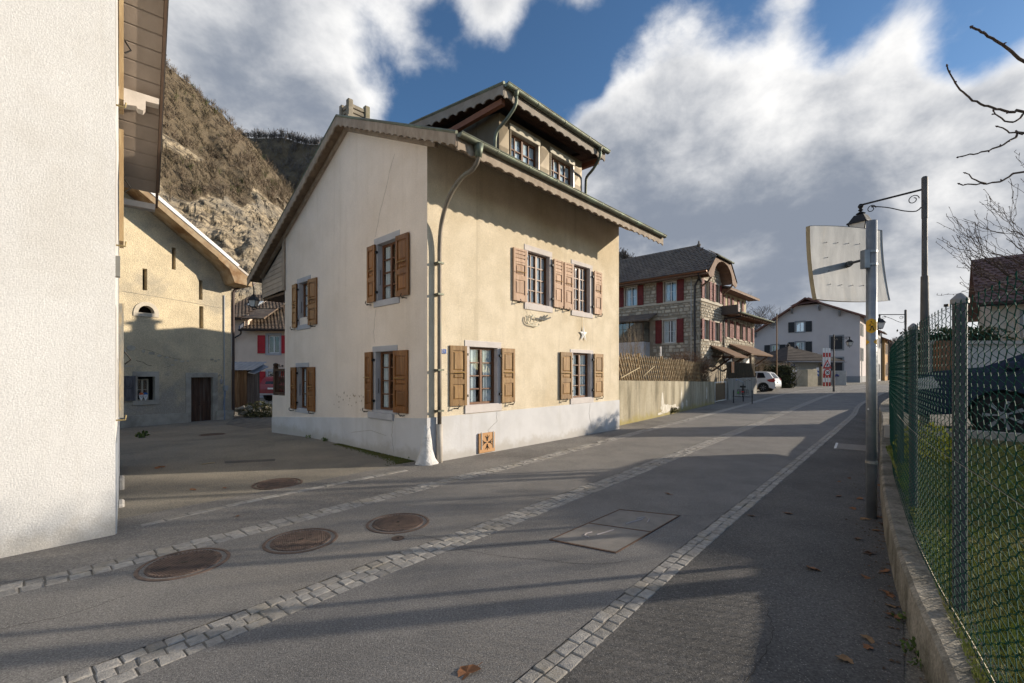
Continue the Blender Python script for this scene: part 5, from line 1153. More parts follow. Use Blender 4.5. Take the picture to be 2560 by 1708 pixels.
for s in (.06, 3.94): MB().tube([(s, 0, 6.9), (s, -.45, 7.2), (s, -.68, 7.5)], .06, 6).build('brace', M_RAFTER, sf)
gutter(sf, (.55, -.9, 8.84), (3.42, -.9, 8.84), .07, M_COPPER)
er = MB(); slab(er, (3.9, -.5, 7.42), (11.2, -.5, 7.42), (11.2, 5, 8.8), (3.9, 5, 8.8), .12); er = er.build('wing_roof', M_TILEG, sh_); MB().box(3.95, 11.15, -.49, -.43, 7.24, 7.40).build('eaves_board', M_RAFTER, er); MB().box(3.95, 11.1, -.43, .3, 7.28, 7.31).build('soffit', M_RAFTER, er)
pt = MB(); slab(pt, (3.75, -1.15, 5.62), (12.2, -1.15, 5.62), (12.2, .3, 5.92), (3.75, .3, 5.92), .08); pt = pt.build('pent_roof', M_TILEG, sh_)
for i in range(14): MB().box(3.8 + i * .6, 3.8 + i * .6 + .12, -1.1, 0, 5.42, 5.52, lambda x, y, z: Vector((x, y, z + .2 * (y + 1.1) * .3))).build('rafter', M_RAFTER, pt)
MB().box(3.75, 12.2, -1.12, 0, 5.535, 5.55).build('soffit', M_RAFTER, pt); gutter(pt, (3.7, -1.24, 5.60), (12.2, -1.24, 5.60), .085, M_COPPER); MB().box(3.70, 3.78, -1.1, .2, 5.5, 6.1).build('pent_end', flat('dark_sheet', (.08, .07, .065), .6), pt)
M_DP = flat('dark_downpipe', (.05, .047, .05), .5, .3)
MB().tube(spline([(-.86, -.2, 7.6), (-.5, -.12, 7.4), (-.1, -.10, 7.2), (-.08, .3, 7.0), (-.08, .3, 2.0)], .3), .055, 8).build('downpipe', M_DP, sh_); MB().tube([(-.05, .55, 7.5), (-.05, .55, 2)], .025, 6).build('conduit', flat('galvanised', (.5, .5, .5)), sh_); MB().tube(spline([(5.4, -1.2, 5.5), (4.6, -.5, 5.35), (4.1, -.1, 5.2), (4.1, -.08, 4.6), (4.1, -.08, 2.2)], .3), .05, 8).build('downpipe', M_DP, sh_)
for s0, s1, zt in ((1.7, 4.5, 3.35), (5.3, 10.9, 3.62)):
    cn = MB(); slab(cn, (s0, -1.5, zt - .75), (s1, -1.5, zt - .75), (s1, 0, zt), (s0, 0, zt), .1); cn = cn.build('canopy', mat('brown_canopy', (.19, .115, .07), None, 4, .8, .3, 20), sh_)
    for s in (s0 + .3, s1 - .4): MB().tube([(s, -.02, zt - 1.7), (s, -1.2, zt - .85)], .06, 6).tube([(s, -1.35, zt - .8), (s, 0, zt - .75)], .06, 6).build('brace', M_DARKWOOD, cn)
    MB().tube([(s0 + .2, -1.35, zt - .85), (s0 + .2, -1.35, .4)], .07, 6).build('post', M_DARKWOOD, cn)
# glazed bay on the side wall
by = MB(); by.box(-.9, 0, 3.35, 7.2, 2.5, 3.6); by = by.build('bay', mat('bay_panel', (.52, .52, .54), None, 3, .7), sh_)
BF = mat('bay_frame', (.12, .085, .055), None, 4, .6)
window(by, lambda s, z, d: Vector((-.9 + d, s, z)), 3.42, 5.4, 3.6, 4.95, .02, 2, 3, m=BF, curtain=None); window(by, lambda s, z, d: Vector((-.9 + d, s, z)), 5.4, 7.2, 3.6, 4.95, .02, 2, 3, m=BF, curtain=None); window(by, lambda s, z, d: Vector((-.9 + s, 3.35 + d, z)), .05, .9, 3.6, 4.95, .02, 1, 3, m=BF, leaf=False, curtain=None)
MB().box(-.82, -.05, 3.55, 7.1, 3.6, 4.9, lambda x, y, z: Vector((x + .35, y + .25, z))).build('bay_interior', mat('bay_room', (.36, .27, .19), (.20, .14, .09), 1.2, .9), by)
bt = MB(); slab(bt, (-1.35, 2.85, 5.02), (-1.35, 7.4, 5.02), (.0, 7.4, 5.55), (.0, 2.85, 5.55), .1); bt.build('bay_roof', M_TILEG, by)

# ================================================================== TRICYCLE
tc = thing('tricycle', 'black adult tricycle with rear rack parked against the grey garden wall', 'tricycle', (11.15, 21.7, zg(11.15, 21.7)), math.radians(62))
BK = flat('bike_black', (.012, .012, .013), .4); RUB = flat('tyre_rubber', (.018, .018, .018), .85); CHR = flat('chrome', (.6, .6, .62), .25, .9)
def wheel(parent, c, rad, w, ax, nm='wheel', rimm=CHR, spokes=14, tyre=None):
    """ax: unit axle vector"""
    c = Vector(c); ax = Vector(ax).normalized(); u = Vector((0, 0, 1)); v = ax.cross(u); pt = lambda a, q: c + (u * math.cos(a) + v * math.sin(a)) * q
    b = MB(); n = 28; b.tube([pt(2 * math.pi * i / n, rad - w) for i in range(n + 1)], w, 7, False); o = b.build(nm, RUB, parent)
    q = MB(); q.tube([pt(2 * math.pi * i / n, rad - 2 * w - .008) for i in range(n + 1)], .012, 6, False); q.build('rim', rimm, o)
    s = MB()
    for i in range(spokes): s.tube([c, pt(2 * math.pi * i / spokes, rad - 2 * w)], .004, 3, False)
    s.tube([c - ax * .05, c + ax * .05], .022, 8); s.build('spokes', rimm, o); return o
# local axes: x forward, y left
for y in (-.40, .40): wheel(tc, (0, y, .33), .33, .022, (0, 1, 0))
wheel(tc, (1.35, 0, .33), .33, .022, (0, 1, 0))
f = MB(); f.tube([(0, -.40, .33), (0, .40, .33)], .016, 6); f.tube(spline([(0, 0, .35), (.45, 0, .38), (.85, 0, .55), (1.12, 0, .82)], .1), .025, 8); f.tube([(.42, 0, .38), (.32, 0, .80)], .02, 8); f.tube([(1.35, .04, .33), (1.17, .03, .75), (1.10, 0, .95)], .014, 6); f.tube([(1.35, -.04, .33), (1.17, -.03, .75), (1.10, 0, .95)], .014, 6); f.build('frame', BK, tc, smooth=True)
MB().tube(spline([(.78, -.30, 1.12), (.95, -.26, 1.16), (1.06, -.08, 1.06), (1.08, .0, 1.0), (1.06, .08, 1.06), (.95, .26, 1.16), (.78, .30, 1.12)], .06), .013, 6).tube([(1.08, 0, 1.0), (1.11, 0, .93)], .015, 6).build('handlebar', CHR, tc); 
for s in (-1, 1): MB().tube([(.74, s * .30, 1.115), (.88, s * .285, 1.145)], .02, 8).build('grip', BK if s < 0 else flat('grip_blue', (.03, .1, .4), .6), tc)
MB().prism([(-.13, -.11), (-.10, -.13), (.06, -.05), (.14, -.02), (.14, .02), (.06, .05), (-.10, .13), (-.13, .11)], lambda s, t, d: Vector((.31 + s, t, .82 + d)), -.05, .03).build('saddle', BK, tc, bevel=.015)
bs = MB(); bs.box(-.22, .22, -.24, .24, .46, .48)
for z in (.56, .66): bs.tube([(-.22, -.24, z), (.22, -.24, z), (.22, .24, z), (-.22, .24, z), (-.22, -.24, z)], .008, 4)
for k in range(7): bs.tube([(-.22, -.24 + k * .08, .46), (-.22, -.24 + k * .08, .66)], .005, 4); bs.tube([(.22, -.24 + k * .08, .46), (.22, -.24 + k * .08, .66)], .005, 4)
bs.build('rear_basket', BK, tc); MB().box(-.31, -.28, -.06, .06, .56, .61).build('rear_light', flat('red_reflector', (.6, .02, .02), .3), tc); MB().box(-.30, -.28, .17, .22, .50, .58).build('reflector', flat('green_tag', (.1, .5, .05), .5), tc)
for y in (-.40, .40): MB().sweep([(-.03, 0), (.03, 0)], [Vector((.36 * math.cos(a), y, .33 + .36 * math.sin(a))) for a in [.5 + k * .2 for k in range(12)]], Vector((0, 1, 0))).build('mudguard', CHR, tc)

# ================================================================== CARS
def car(name, label, loc, rz, paint, L=4.0, Wd=1.74, prof=None, belt=.92, wheels=(.78, 3.28), wr=.31, glassq=None, lights='rear', extras=None, dark=None):
    """x = forward from the tail; body is a rounded shell with tumblehome, wheel arches cut as dark recesses"""
    o = thing(name, label, 'car', loc, rz); hw_ = Wd / 2
    cx = [p[0] for p in prof]; zt = max(p[1] for p in prof)
    def half(z): return hw_ * (1 - .03 * sm(.55 - z, 0, .35)) * (1 - .20 * sm(z, belt - .04, zt) ** 1.2)
    # cut round arches into the lower edge
    low = prof[0][1]; pts = []
    for wx in sorted(wheels): 
        R_ = wr + .065
        pts += [(wx + R_ * math.cos(math.pi - a), wr + R_ * math.sin(a)) for a in [math.pi * k / 12 for k in range(13)] if wr + R_ * math.sin(a) >= low]
    outline = [(prof[0][0] , low)] + pts + [(prof[-1][0], prof[-1][1])] + [p for p in reversed(prof[1:-1])]
    b = MB(); ys = [1.0, .9, .6, .2, -.2, -.6, -.9, -1.0]
    tri_ = tessellate_polygon([[Vector((p[0], p[1], 0)) for p in outline]])
    for sg in (1, -1):
        n = len(b.v); b.v += [(x, sg * half(z) , z) for x, z in outline]; b.f += [tuple(n + i for i in t) for t in tri_]
    for (x0, z0), (x1, z1) in zip(outline, outline[1:] + outline[:1]):
        if z0 <= low + .02 and z1 <= low + .02: pass
        for k in range(len(ys) - 1):
            c0, c1 = 1 - .35 * abs(ys[k]) ** 6, 1 - .35 * abs(ys[k + 1]) ** 6
            b.quad((x0, ys[k] * half(z0), z0), (x1, ys[k] * half(z1), z1), (x1, ys[k + 1] * half(z1), z1), (x0, ys[k + 1] * half(z0), z0))
    bo = b.build('body', paint, o)
    m_ = bo.modifiers.new('weld', 'WELD'); m_.merge_threshold = .002
    bv = bo.modifiers.new('bevel', 'BEVEL'); bv.width = .035; bv.segments = 3; bv.limit_method = 'ANGLE'; bv.angle_limit = math.radians(50)
    DG = flat('car_glass', (.018, .02, .024), .08, 0, .6)
    for q in glassq:      # side windows, both flanks
        for sg in (1, -1): MB().prism(q, lambda s, z, d: Vector((s, sg * (half(z) + d), z)), -.02, .006).build('side_window', DG, o)
    for wx in wheels:
        for sg in (1, -1):
            c = Vector((wx, sg * (hw_ - .10), wr)); w = MB()
            Mx = lambda x, y, z: Vector((c.x + x, c.y + sg * z, c.z + y))
            w.lathe([(wr - .06, -.10), (wr - .015, -.10), (wr, -.07), (wr, .07), (wr - .015, .10), (wr - .10, .105), (wr - .12, .07)], (0, 0, 0), 24, Mx); wo2 = w.build('wheel', RUB, o, smooth=False)
            rm = MB()
            for k in range(7):
                a = 2 * math.pi * k / 7; a1 = a + .2; a2 = a - .2; q = wr - .11
                rm.poly([Mx(.04 * math.cos(a1), .04 * math.sin(a1), .095), Mx(q * math.cos(a + .13), q * math.sin(a + .13), .085), Mx(q * math.cos(a - .13), q * math.sin(a - .13), .085), Mx(.04 * math.cos(a2), .04 * math.sin(a2), .095)])
            rm.lathe([(.06, .085), (.05, .10)], (0, 0, 0), 10, Mx); rm.build('rim', flat('alloy', (.30, .30, .31), .5, .5), wo2)
            MB().lathe([(wr + .05, -.16), (wr + .05, -.12)], (0, 0, 0), 18, Mx).build('wheel_well', M_IRON, o)
    if extras: extras(o, half)
    return o
PW = flat('white_car_paint', (.72, .73, .75), .25, 0, .6); PR = mat('red_car_paint', (.26, .012, .018), (.22, .01, .015), 3, .3, spec=.6); PB = flat('dark_blue_paint', (.012, .020, .048), .38, 0, .35)
def rear_kit(tail_x, zl, zb, zw, plate_txt=True, lampq=None, low=.35, m_b=None):
    def f(o, half):
        RL_ = flat('tail_lamp', (.35, .012, .02), .2); 
        for sg in (1, -1): MB().prism(lampq, lambda s, z, d: Vector((s, sg * (half(z) + d), z)), -.10, .008).build('tail_lamp', RL_, o, bevel=.01)
        MB().hexa([(zw[0], -.55, zw[1]), (zw[0], .55, zw[1]), (zw[0] + .02, .55, zw[1]), (zw[0] + .02, -.55, zw[1]), (zw[2], -.48, zw[3]), (zw[2], .48, zw[3]), (zw[2] + .02, .48, zw[3]), (zw[2] + .02, -.48, zw[3])]).build('rear_window', flat('car_glass', (.018, .02, .024)), o)
        MB().box(tail_x - .02, tail_x, -.26, .26, zb, zb + .11).build('number_plate', M_WHITE, o)
        MB().box(tail_x - .005, tail_x + .10, -half(low) + .06, half(low) - .06, low - .08, low + .04).build('bumper', m_b or M_IRON, o, bevel=.02)
    return f
hat = [(.10, .22), (.02, .34), (0, .55), (.04, .80), (.13, .95), (.42, 1.34), (.62, 1.42), (1.3, 1.47), (2.0, 1.44), (2.45, 1.32), (3.0, .99), (3.75, .82), (3.95, .62), (3.98, .34), (3.9, .22)]
car('parked_car', 'white hatchback parked behind the grey garden wall, only its tail showing', (19.05, 32.1, zg(19, 32)), TH + math.pi / 2, PW, prof=hat, glassq=[[(.62, 1.0), (1.18, .98), (1.18, 1.36), (.80, 1.36)], [(1.24, .98), (2.10, .96), (2.06, 1.36), (1.24, 1.36)], [(2.16, .96), (2.85, .96), (2.45, 1.24), (2.14, 1.35)]],
    extras=rear_kit(0, .8, .62, (.12, .97, .40, 1.32), lampq=[(.02, .80), (.10, .98), (.55, .86), (.40, .72), (.10, .70)]))
suv = [(.08, .38), (.0, .52), (0, .78), (.05, 1.02), (.12, 1.10), (.34, 1.52), (.5, 1.60), (1.6, 1.66), (2.3, 1.60), (2.95, 1.12), (3.95, .98), (4.25, .80), (4.3, .45), (4.2, .38)]
def red_extra(o, half):
    rear_kit(0, .9, .78, (.13, 1.12, .33, 1.50), lampq=[(.0, .86), (.08, 1.08), (.26, 1.06), (.24, .84)], low=.48, m_b=flat('silver_plastic', (.40, .40, .41), .5))(o, half)
    for y in (-.55, .55): MB().tube([(.55, y, 1.63), (.6, y, 1.70), (1.7, y, 1.73), (1.8, y, 1.66)], .018, 6).build('roof_rail', M_IRON, o)
car('red_car', 'dark red sport utility car parked in the cobbled yard by the pink house', (-15.85, 29.6, -.33), math.radians(86), PR, L=4.3, Wd=1.80, prof=suv, belt=1.08, wheels=(.85, 3.5), wr=.35, glassq=[[(.55, 1.15), (1.2, 1.12), (1.2, 1.52), (.7, 1.52)], [(1.28, 1.12), (2.1, 1.12), (2.1, 1.54), (1.28, 1.54)], [(2.18, 1.12), (2.75, 1.12), (2.3, 1.48), (2.16, 1.52)]], extras=red_extra)
van = [(.05, .30), (0, .5), (.02, 1.0), (.15, 1.35), (.35, 1.50), (1.5, 1.56), (2.9, 1.54), (3.3, 1.44), (3.95, 1.13), (4.55, 1.06), (4.85, .95), (4.95, .70), (4.95, .35), (4.85, .28)]
def van_extra(o, half):
    for y in (-.62, .62): MB().tube([(.6, y, 1.53), (.7, y, 1.62), (2.8, y, 1.62), (2.95, y, 1.53)], .022, 6).build('roof_rail', CHR, o)
    MB().box(3.55, 3.70, half(1.1), half(1.1) + .18, 1.08, 1.22).build('door_mirror', PB, o, bevel=.03)
    for sg in (1, -1): MB().prism([(4.45, .78), (4.86, .72), (4.86, .90), (4.55, .98)], lambda s, z, d: Vector((s, sg * (half(z) + d), z)), -.1, .006).build('head_lamp', flat('lamp_clear', (.5, .5, .5), .1), o)
car('blue_car', 'dark blue car parked behind the green chain-link fence', (11.25, 5.35, .55), TH + math.pi / 2, PB, L=4.95, Wd=1.85, prof=van, belt=1.05, wheels=(.95, 3.72), wr=.35, glassq=[[(.5, 1.08), (1.5, 1.07), (1.5, 1.46), (.65, 1.46)], [(1.58, 1.07), (2.6, 1.07), (2.6, 1.47), (1.58, 1.47)], [(2.68, 1.07), (3.7, 1.08), (3.2, 1.40), (2.68, 1.46)]], extras=van_extra)

# ================================================================== FAR END OF THE STREET
zf = .18
fh = thing('house', 'large pale lilac-grey house with dark shutters at the far end of the street', 'house', (46.48, 60.0, zf), TH)
M_LILAC = mat('lilac_render', (.58, .52, .505), (.54, .48, .465), .5, .92, .2, 20); M_DSH = flat('black_shutter', (.025, .025, .028), .6); M_GTR = flat('grey_frame', (.25, .25, .26), .8)
FG = lambda s, z, d: Vector((d, s, z)); FR = lambda s, z, d: Vector((s, d, z))
gw = [(6.35, 7.35, 7.2, 8.6), (6.35, 7.35, 4.3, 5.7), (9.6, 10.5, 4.0, 5.4), (9.6, 10.5, 1.2, 2.6), (1.9, 3.2, 4.55, 6.3), (1.9, 3.2, 1.5, 3.3)]
apx = [(0, 8.9), (4.6, 11.0), (7.6, 11.0), (13, 7.2)]
wall_plate('gable_wall', M_LILAC, fh, FG, [(0, -.4), (13, -.4), (13, 7.2), (7.6, 11.0), (4.6, 11.0), (0, 8.9)], [rect(*w) for w in gw[:4]], .3)
sw = [(.9, 1.7, 6.3, 8.0), (2.3, 3.1, 6.3, 8.0), (.9, 1.7, 2.9, 4.7), (2.3, 3.1, 2.9, 4.7)]
wall_plate('street_wall', M_LILAC, fh, FR, [(.002, -.4), (12, -.4), (12, 8.9), (.002, 8.9)], [rect(*w) for w in sw], .3)
MB().box(.6, 11, .6, 12, 0, 7).build('dark_core', M_DARKROOM, fh)
for i, w in enumerate(gw):
    if i < 4:
        window(fh, FG, *w, .1, 1, 1, m=M_WFRAME, fw=.1, curtain='sides' if i == 1 else None); surround(fh, FG, w[0] - .18, w[1] + .18, w[2] - .15, w[3] + .18, w, M_GTR, .03, .09)
        shutter(fh, FG, w[0] - .95, w[0] - .2, w[2] - .05, w[3] + .05, M_DSH, 'flat', out=.06); shutter(fh, FG, w[1] + .2, w[1] + .95, w[2] - .05, w[3] + .05, M_DSH, 'flat', out=.06)
    else:
        MB().box(-.03, .0, w[0] - .2, w[1] + .2, w[2] - .2, w[3] + .2).build('surround', M_GTR, fh); shutter(fh, FG, w[0], w[1], w[2], w[3], M_DSH, 'flat', out=.04)
for w in sw:
    window(fh, FR, *w, .1, 1, 1, m=M_WFRAME, fw=.08, curtain=None); shutter(fh, FR, w[0] - .45, w[0] - .03, w[2], w[3], flat('slate_shutter', (.12, .14, .16), .6), 'flat', out=.05); shutter(fh, FR, w[1] + .03, w[1] + .45, w[2], w[3], flat('slate_shutter', (.12, .14, .16)), 'flat', out=.05)
MB().box(-.03, 0, -.02, 13, -.3, .85).build('plinth', M_GTR, fh); MB().box(-.03, 12, -.03, 0, -.3, .85).build('plinth', M_GTR, fh); MB().box(1.4, 2.3, -.04, .02, 0, 3.0).build('door', M_DSH, fh)
M_RTILE = mat('red_brown_tile_far', (.24, .115, .085), (.17, .09, .07), 1.2, .85)
fr = MB(); slab(fr, (-.9, -.9, 8.75), (13, -.9, 8.75), (13, 6.1, 12.0), (-.9, 6.1, 12.0), .2); slab(fr, (-.9, 6.1, 12.0), (13, 6.1, 12.0), (13, 14, 6.7), (-.9, 14, 6.7), .2); fr.tri((-1.0, 4.3, 11.2), (-1.0, 8.0, 10.9), (1.6, 6.1, 12.3)); fr.tri((-1.0, 4.3, 11.2), (1.6, 6.1, 12.3), (1.6, 4.3, 11.4)); fr = fr.build('roof', M_RTILE, fh)
for s, z in ((-.6, 8.5), (2.2, 9.75), (4.5, 10.75), (7.8, 10.6), (10.2, 9.0), (12.6, 7.4)): MB().prism([(0, 0), (-.8, 0), (-.8, -.12), (-.2, -.7), (0, -.7)], lambda a, z_, d: Vector((a, s + d, z + z_)), -.1, .1).build('bracket', M_GTR, fr)
# houses further on
def simple_house(label, loc, rz, w, d, h, rh, mw, mr, wins, name='house'):
    o = thing(name, label, 'house', loc, rz); M = lambda s, z, dd: Vector((s, dd, z))
    wall_plate('wall', mw, o, M, [(0, -.5), (w, -.5), (w, h), (0, h)], [rect(*q) for q in wins], .25)
    MG2 = lambda s, z, dd: Vector((dd + .001, s, z)); wall_plate('side_wall', mw, o, MG2, [(.01, -.5), (d, -.5), (d, h), (d / 2, h + rh), (.01, h)], (), .25); wall_plate('side_wall', mw, o, lambda s, z, dd: Vector((w - .001 - dd, s, z)), [(.01, -.5), (d, -.5), (d, h), (d / 2, h + rh), (.01, h)], (), .25)
    MB().box(.5, w - .5, .5, d - .1, -.3, h - .1).build('dark_core', M_DARKROOM, o)
    for q in wins:
        window(o, M, *q, .1, 1, 1, m=M_WFRAME, fw=.08, curtain=None); surround(o, M, q[0] - .12, q[1] + .12, q[2] - .12, q[3] + .12, q, M_GTR, .02, .08)
        shutter(o, M, q[1] + .14, q[1] + .60, q[2], q[3], M_GTR, 'flat', out=.05)
    k = rh / (d / 2); rf = MB(); slab(rf, (-.6, -.6, h - .6 * k + .1), (w + .6, -.6, h - .6 * k + .1), (w + .6, d / 2, h + rh + .1), (-.6, d / 2, h + rh + .1), .15); slab(rf, (-.6, d / 2, h + rh + .1), (w + .6, d / 2, h + rh + .1), (w + .6, d + .6, h - .6 * k + .1), (-.6, d + .6, h - .6 * k + .1), .15); rf = rf.build('roof', mr, o)
    gutter(rf, (-.6, -.68, h - .6 * k + .05), (w + .6, -.68, h - .6 * k + .05), .1, M_DKGUT); MB().tube([(w + .02, -.1, h), (w + .02, -.1, 0)], .06, 6).build('downpipe', M_DKGUT, o)
    return o
simple_house('narrow grey-white house beyond the large lilac-grey house', (55.6, 68.3, zf), TH, 5.5, 8, 7.8, 2.4, mat('grey_white_render', (.50, .50, .50), None, 1, .9), M_RTILE, [(1.5, 2.4, 5.2, 6.7), (3.4, 4.3, 5.2, 6.7), (1.6, 2.6, .3, 2.6)])
simple_house('ochre house at the bend beyond the far houses', (60.1, 72.4, zf), TH, 6.0, 8, 6.8, 2.2, mat('ochre_render', (.46, .27, .11), None, 1, .9), M_RTILE, [(1.0, 1.8, 4.4, 6.0), (3.6, 4.4, 4.4, 6.0), (1.2, 2.0, .8, 2.6), (3.7, 4.4, .8, 2.9)])
# kiosk
ks = thing('kiosk', 'low public kiosk with dark pyramid tile roof and concrete side wall', 'kiosk', (29.0, 46.5, zf), math.radians(12))
M_DTILE = mat('dark_kiosk_tiles', (.075, .058, .048), (.05, .04, .035), 1.5, .85, .4, 12)
MB().box(.2, 3.9, .4, 4.5, 0, 2.45).build('wall', mat('kiosk_boarding', (.33, .34, .34), (.28, .29, .29), 6, .8, stretch=(6, 6, .2)), ks); MB().box(.15, 3.95, .36, .40, 0, 1.05).build('base', mat('kiosk_base', (.33, .30, .25), None, 3, .9, .4, 20), ks)
MB().box(.0, .25, .2, .45, 0, 2.45).box(3.85, 4.1, .2, .5, 0, 2.45).build('post', flat('cream_post', (.55, .48, .38), .8), ks)
for x in (.06, 3.75): MB().box(x, x + .4, .12, .2, 2.0, 2.25).build('blue_board', flat('blue_board', (.03, .05, .16), .6), ks)
kr = MB(); e = [(-1.5, -.9, 2.55), (5.6, -.9, 2.55), (5.6, 5.6, 2.55), (-1.5, 5.6, 2.55)]; r0, r1 = (1.7, 2.3, 4.25), (2.9, 2.4, 4.0)
kr.poly([e[0], e[1], r1, r0]).poly([e[1], e[2], r1]).poly([e[2], e[3], r0, r1]).poly([e[3], e[0], r0]).poly([(x, y, z - .12) for x, y, z in e])
for i in range(4): p, q = Vector(e[i]), Vector(e[(i + 1) % 4]); dv = Vector((0, 0, -.12)); kr.quad(p, q, q + dv, p + dv)
kr = kr.build('roof', M_DTILE, ks)
tf = MB()
for j in range(9):
    t0, t1 = j / 9, (j + 1.15) / 9; a = Vector(e[0]).lerp(Vector(r0), t0); b_ = Vector(e[1]).lerp(Vector(r1), t0); c = Vector(e[1]).lerp(Vector(r1), min(1, t1)); d_ = Vector(e[0]).lerp(Vector(r0), min(1, t1)); u = Vector((0, -.02, .05))
    tf.quad(a + u, b_ + u, c + u * .2, d_ + u * .2); tf.quad(a, b_, b_ + u, a + u)
tag(tf.build('roof_courses', M_DTILE, kr), kind='stuff')
for p in (r0, r1): MB().lathe([(.16, 0), (.2, .12), (.06, .3), (0, .42)], (p[0], p[1], p[2] - .05), 8).build('finial', M_DTILE, kr)
gutter(kr, (-1.5, -1.0, 2.5), (5.6, -1.0, 2.5), .1, flat('bluegrey_gutter', (.30, .33, .40), .5, .3)); MB().tube([(5.4, -.9, 2.45), (4.6, .1, 1.6), (4.5, .2, 0)], .05, 6).build('downpipe', M_DP, kr)
cp = thing('concrete_pier', 'short cream concrete wall end in front of the kiosk', 'wall', (28.7, 43.6, zf), math.radians(20))
MB().box(0, 1.35, 0, 1.1, -.1, 1.65).build('pier', mat('cream_concrete', (.50, .44, .33), (.40, .35, .26), 2, .95, .4, 20), cp, bevel=.02); MB().box(1.36, 2.1, .5, 1.2, -.1, 1.72).build('return_wall', mat('cream_concrete', (.50, .44, .33)), cp, bevel=.02)
# red and white traffic boards with two signs
cb_ = thing('traffic_board', 'three tall red and white barrier boards carrying a roadworks triangle and a 30 limit disc', 'sign', (31.25, 44.6, zf), math.radians(6))
RED = flat('sign_red', (.50, .025, .02), .5)
for i in range(3):
    x = -.40 + i * .31; pb = MB().box(x, x + .20, 0, .05, 0, 3.78).build('board', M_WHITE, cb_)
    for z0 in (0, .84, 2.35 + .55): MB().box(x - .002, x + .202, -.008, -.001, z0 + .0, z0 + (.42 if z0 else .40)).build('stripe', RED, pb)
MB().box(-.42, .44, -.05, -.008, 1.75, 1.82).build('crossbar', RED, cb_)
sg_ = lambda pts, d0, d1: (lambda m, p, nm: MB().prism(pts, lambda s, z, d: Vector((s, d, z)), d0, d1).build(nm, m, p))
tri = [(-.45, 1.82), (.45, 1.82), (0, 2.62)]; tri2 = [(-.30, 1.90), (.30, 1.90), (0, 2.43)]
t_ = sg_(tri, -.10, -.06)(RED, cb_, 'triangle_sign'); sg_(tri2, -.106, -.10)(M_WHITE, t_, 'sign_face')
sg_([(-.12, 1.93), (-.06, 1.93), (-.03, 2.05), (.02, 1.98), (.02, 1.93), (.06, 1.93), (.06, 2.02), (-.01, 2.12), (.10, 2.14), (.12, 2.20), (.0, 2.24), (-.07, 2.20), (-.11, 2.10)], -.112, -.106)(M_IRON, t_, 'worker_symbol'); sg_([(.10, 1.93), (.28, 1.93), (.20, 2.02)], -.112, -.106)(M_IRON, t_, 'heap_symbol')
circ = lambda r_: [(r_ * math.cos(2 * math.pi * k / 24), 1.36 + r_ * math.sin(2 * math.pi * k / 24)) for k in range(24)]
c_ = sg_(circ(.36), -.10, -.06)(RED, cb_, 'limit_sign'); sg_(circ(.26), -.106, -.10)(M_WHITE, c_, 'sign_face'); seg_text('30', lambda x, y, d: Vector((-.17 + x, -.112, 1.24 + y)), .24, .024, M_IRON, c_)
MB().box(.66, .80, -.1, .0, 0, 2.3).build('side_post', flat('blue_white_post', (.30, .36, .55), .6), cb_); MB().box(-1.0, -.75, .1, .15, 1.0, 1.85).build('side_panel', M_WHITE, cb_)
for z in (1.1, 1.45): MB().prism([(-1.0, z), (-.75, z - .12), (-.75, z + .06), (-1.0, z + .18)], lambda s, zz, d: Vector((s, d, zz)), .09, .099).build('panel_stripe', M_BLUE, cb_)
# things stored by the kiosk
pa = thing('wooden_pallet', 'pale wooden pallet leaning by the kiosk wall', 'pallet', (27.85, 45.6, zf), math.radians(10)); M_PAL = mat('pallet_wood', (.50, .33, .18), None, 5, .85)
for i in range(5): MB().box(-.8 + i * .36, -.8 + i * .36 + .22, 0, .04, 0, 2.35, lambda x, y, z: Vector((x * (1 - .06 * z), y + .16 * z, z))).build('slat', M_PAL, pa)
for z in (.1, 1.1, 2.1): MB().box(-.8, .85, .05, .10, z, z + .14, lambda x, y, zz: Vector((x * (1 - .06 * zz), y + .16 * zz, zz))).build('bearer', M_PAL, pa)
wpn = MB().box(-.55, .45, -.12, -.06, .05, 1.30, lambda x, y, z: Vector((x, y + .12 * z, z))).build('white_panel', M_WHITE); wpn.location = (27.8, 45.4, zf); tag(wpn, 'white board leaning against the wooden pallet', 'board')
bn_ = thing('waste_container', 'grey metal waste container beside the concrete wall end', 'container', (29.05, 45.4, zf), math.radians(12)); MB().box(-.75, .75, 0, .9, .3, 1.45).build('body', flat('grey_metal', (.33, .35, .36), .5, .3), bn_, bevel=.04); MB().hexa([(-.8, -.05, 1.45), (.8, -.05, 1.45), (.8, .95, 1.45), (-.8, .95, 1.45), (-.7, .1, 1.6), (.7, .1, 1.6), (.7, .85, 1.62), (-.7, .85, 1.62)]).build('lid', flat('pale_lid', (.55, .56, .57), .4), bn_)
for x in (-.6, .6): MB().tube([(x, 0, .15), (x, .08, .15)], .15, 12).build('wheel', RUB, bn_)
bar = thing('wheelbarrow', 'dark wheelbarrow tipped beside the waste container', 'wheelbarrow', (28.75, 46.0, zf)); MB().hexa([(-.3, 0, .35), (.3, 0, .35), (.3, .5, .35), (-.3, .5, .35), (-.5, -.1, .7), (.5, -.1, .7), (.5, .6, .7), (-.5, .6, .7)]).build('tray', flat('dark_tray', (.05, .05, .055), .6), bar); wheel(bar, (-.6, .25, .25), .25, .06, (0, 1, 0)); MB().tube([(-.6, .1, .25), (.9, .05, .95)], .025, 6).tube([(-.6, .4, .25), (.9, .45, .95)], .025, 6).build('handles', M_IRON, bar)
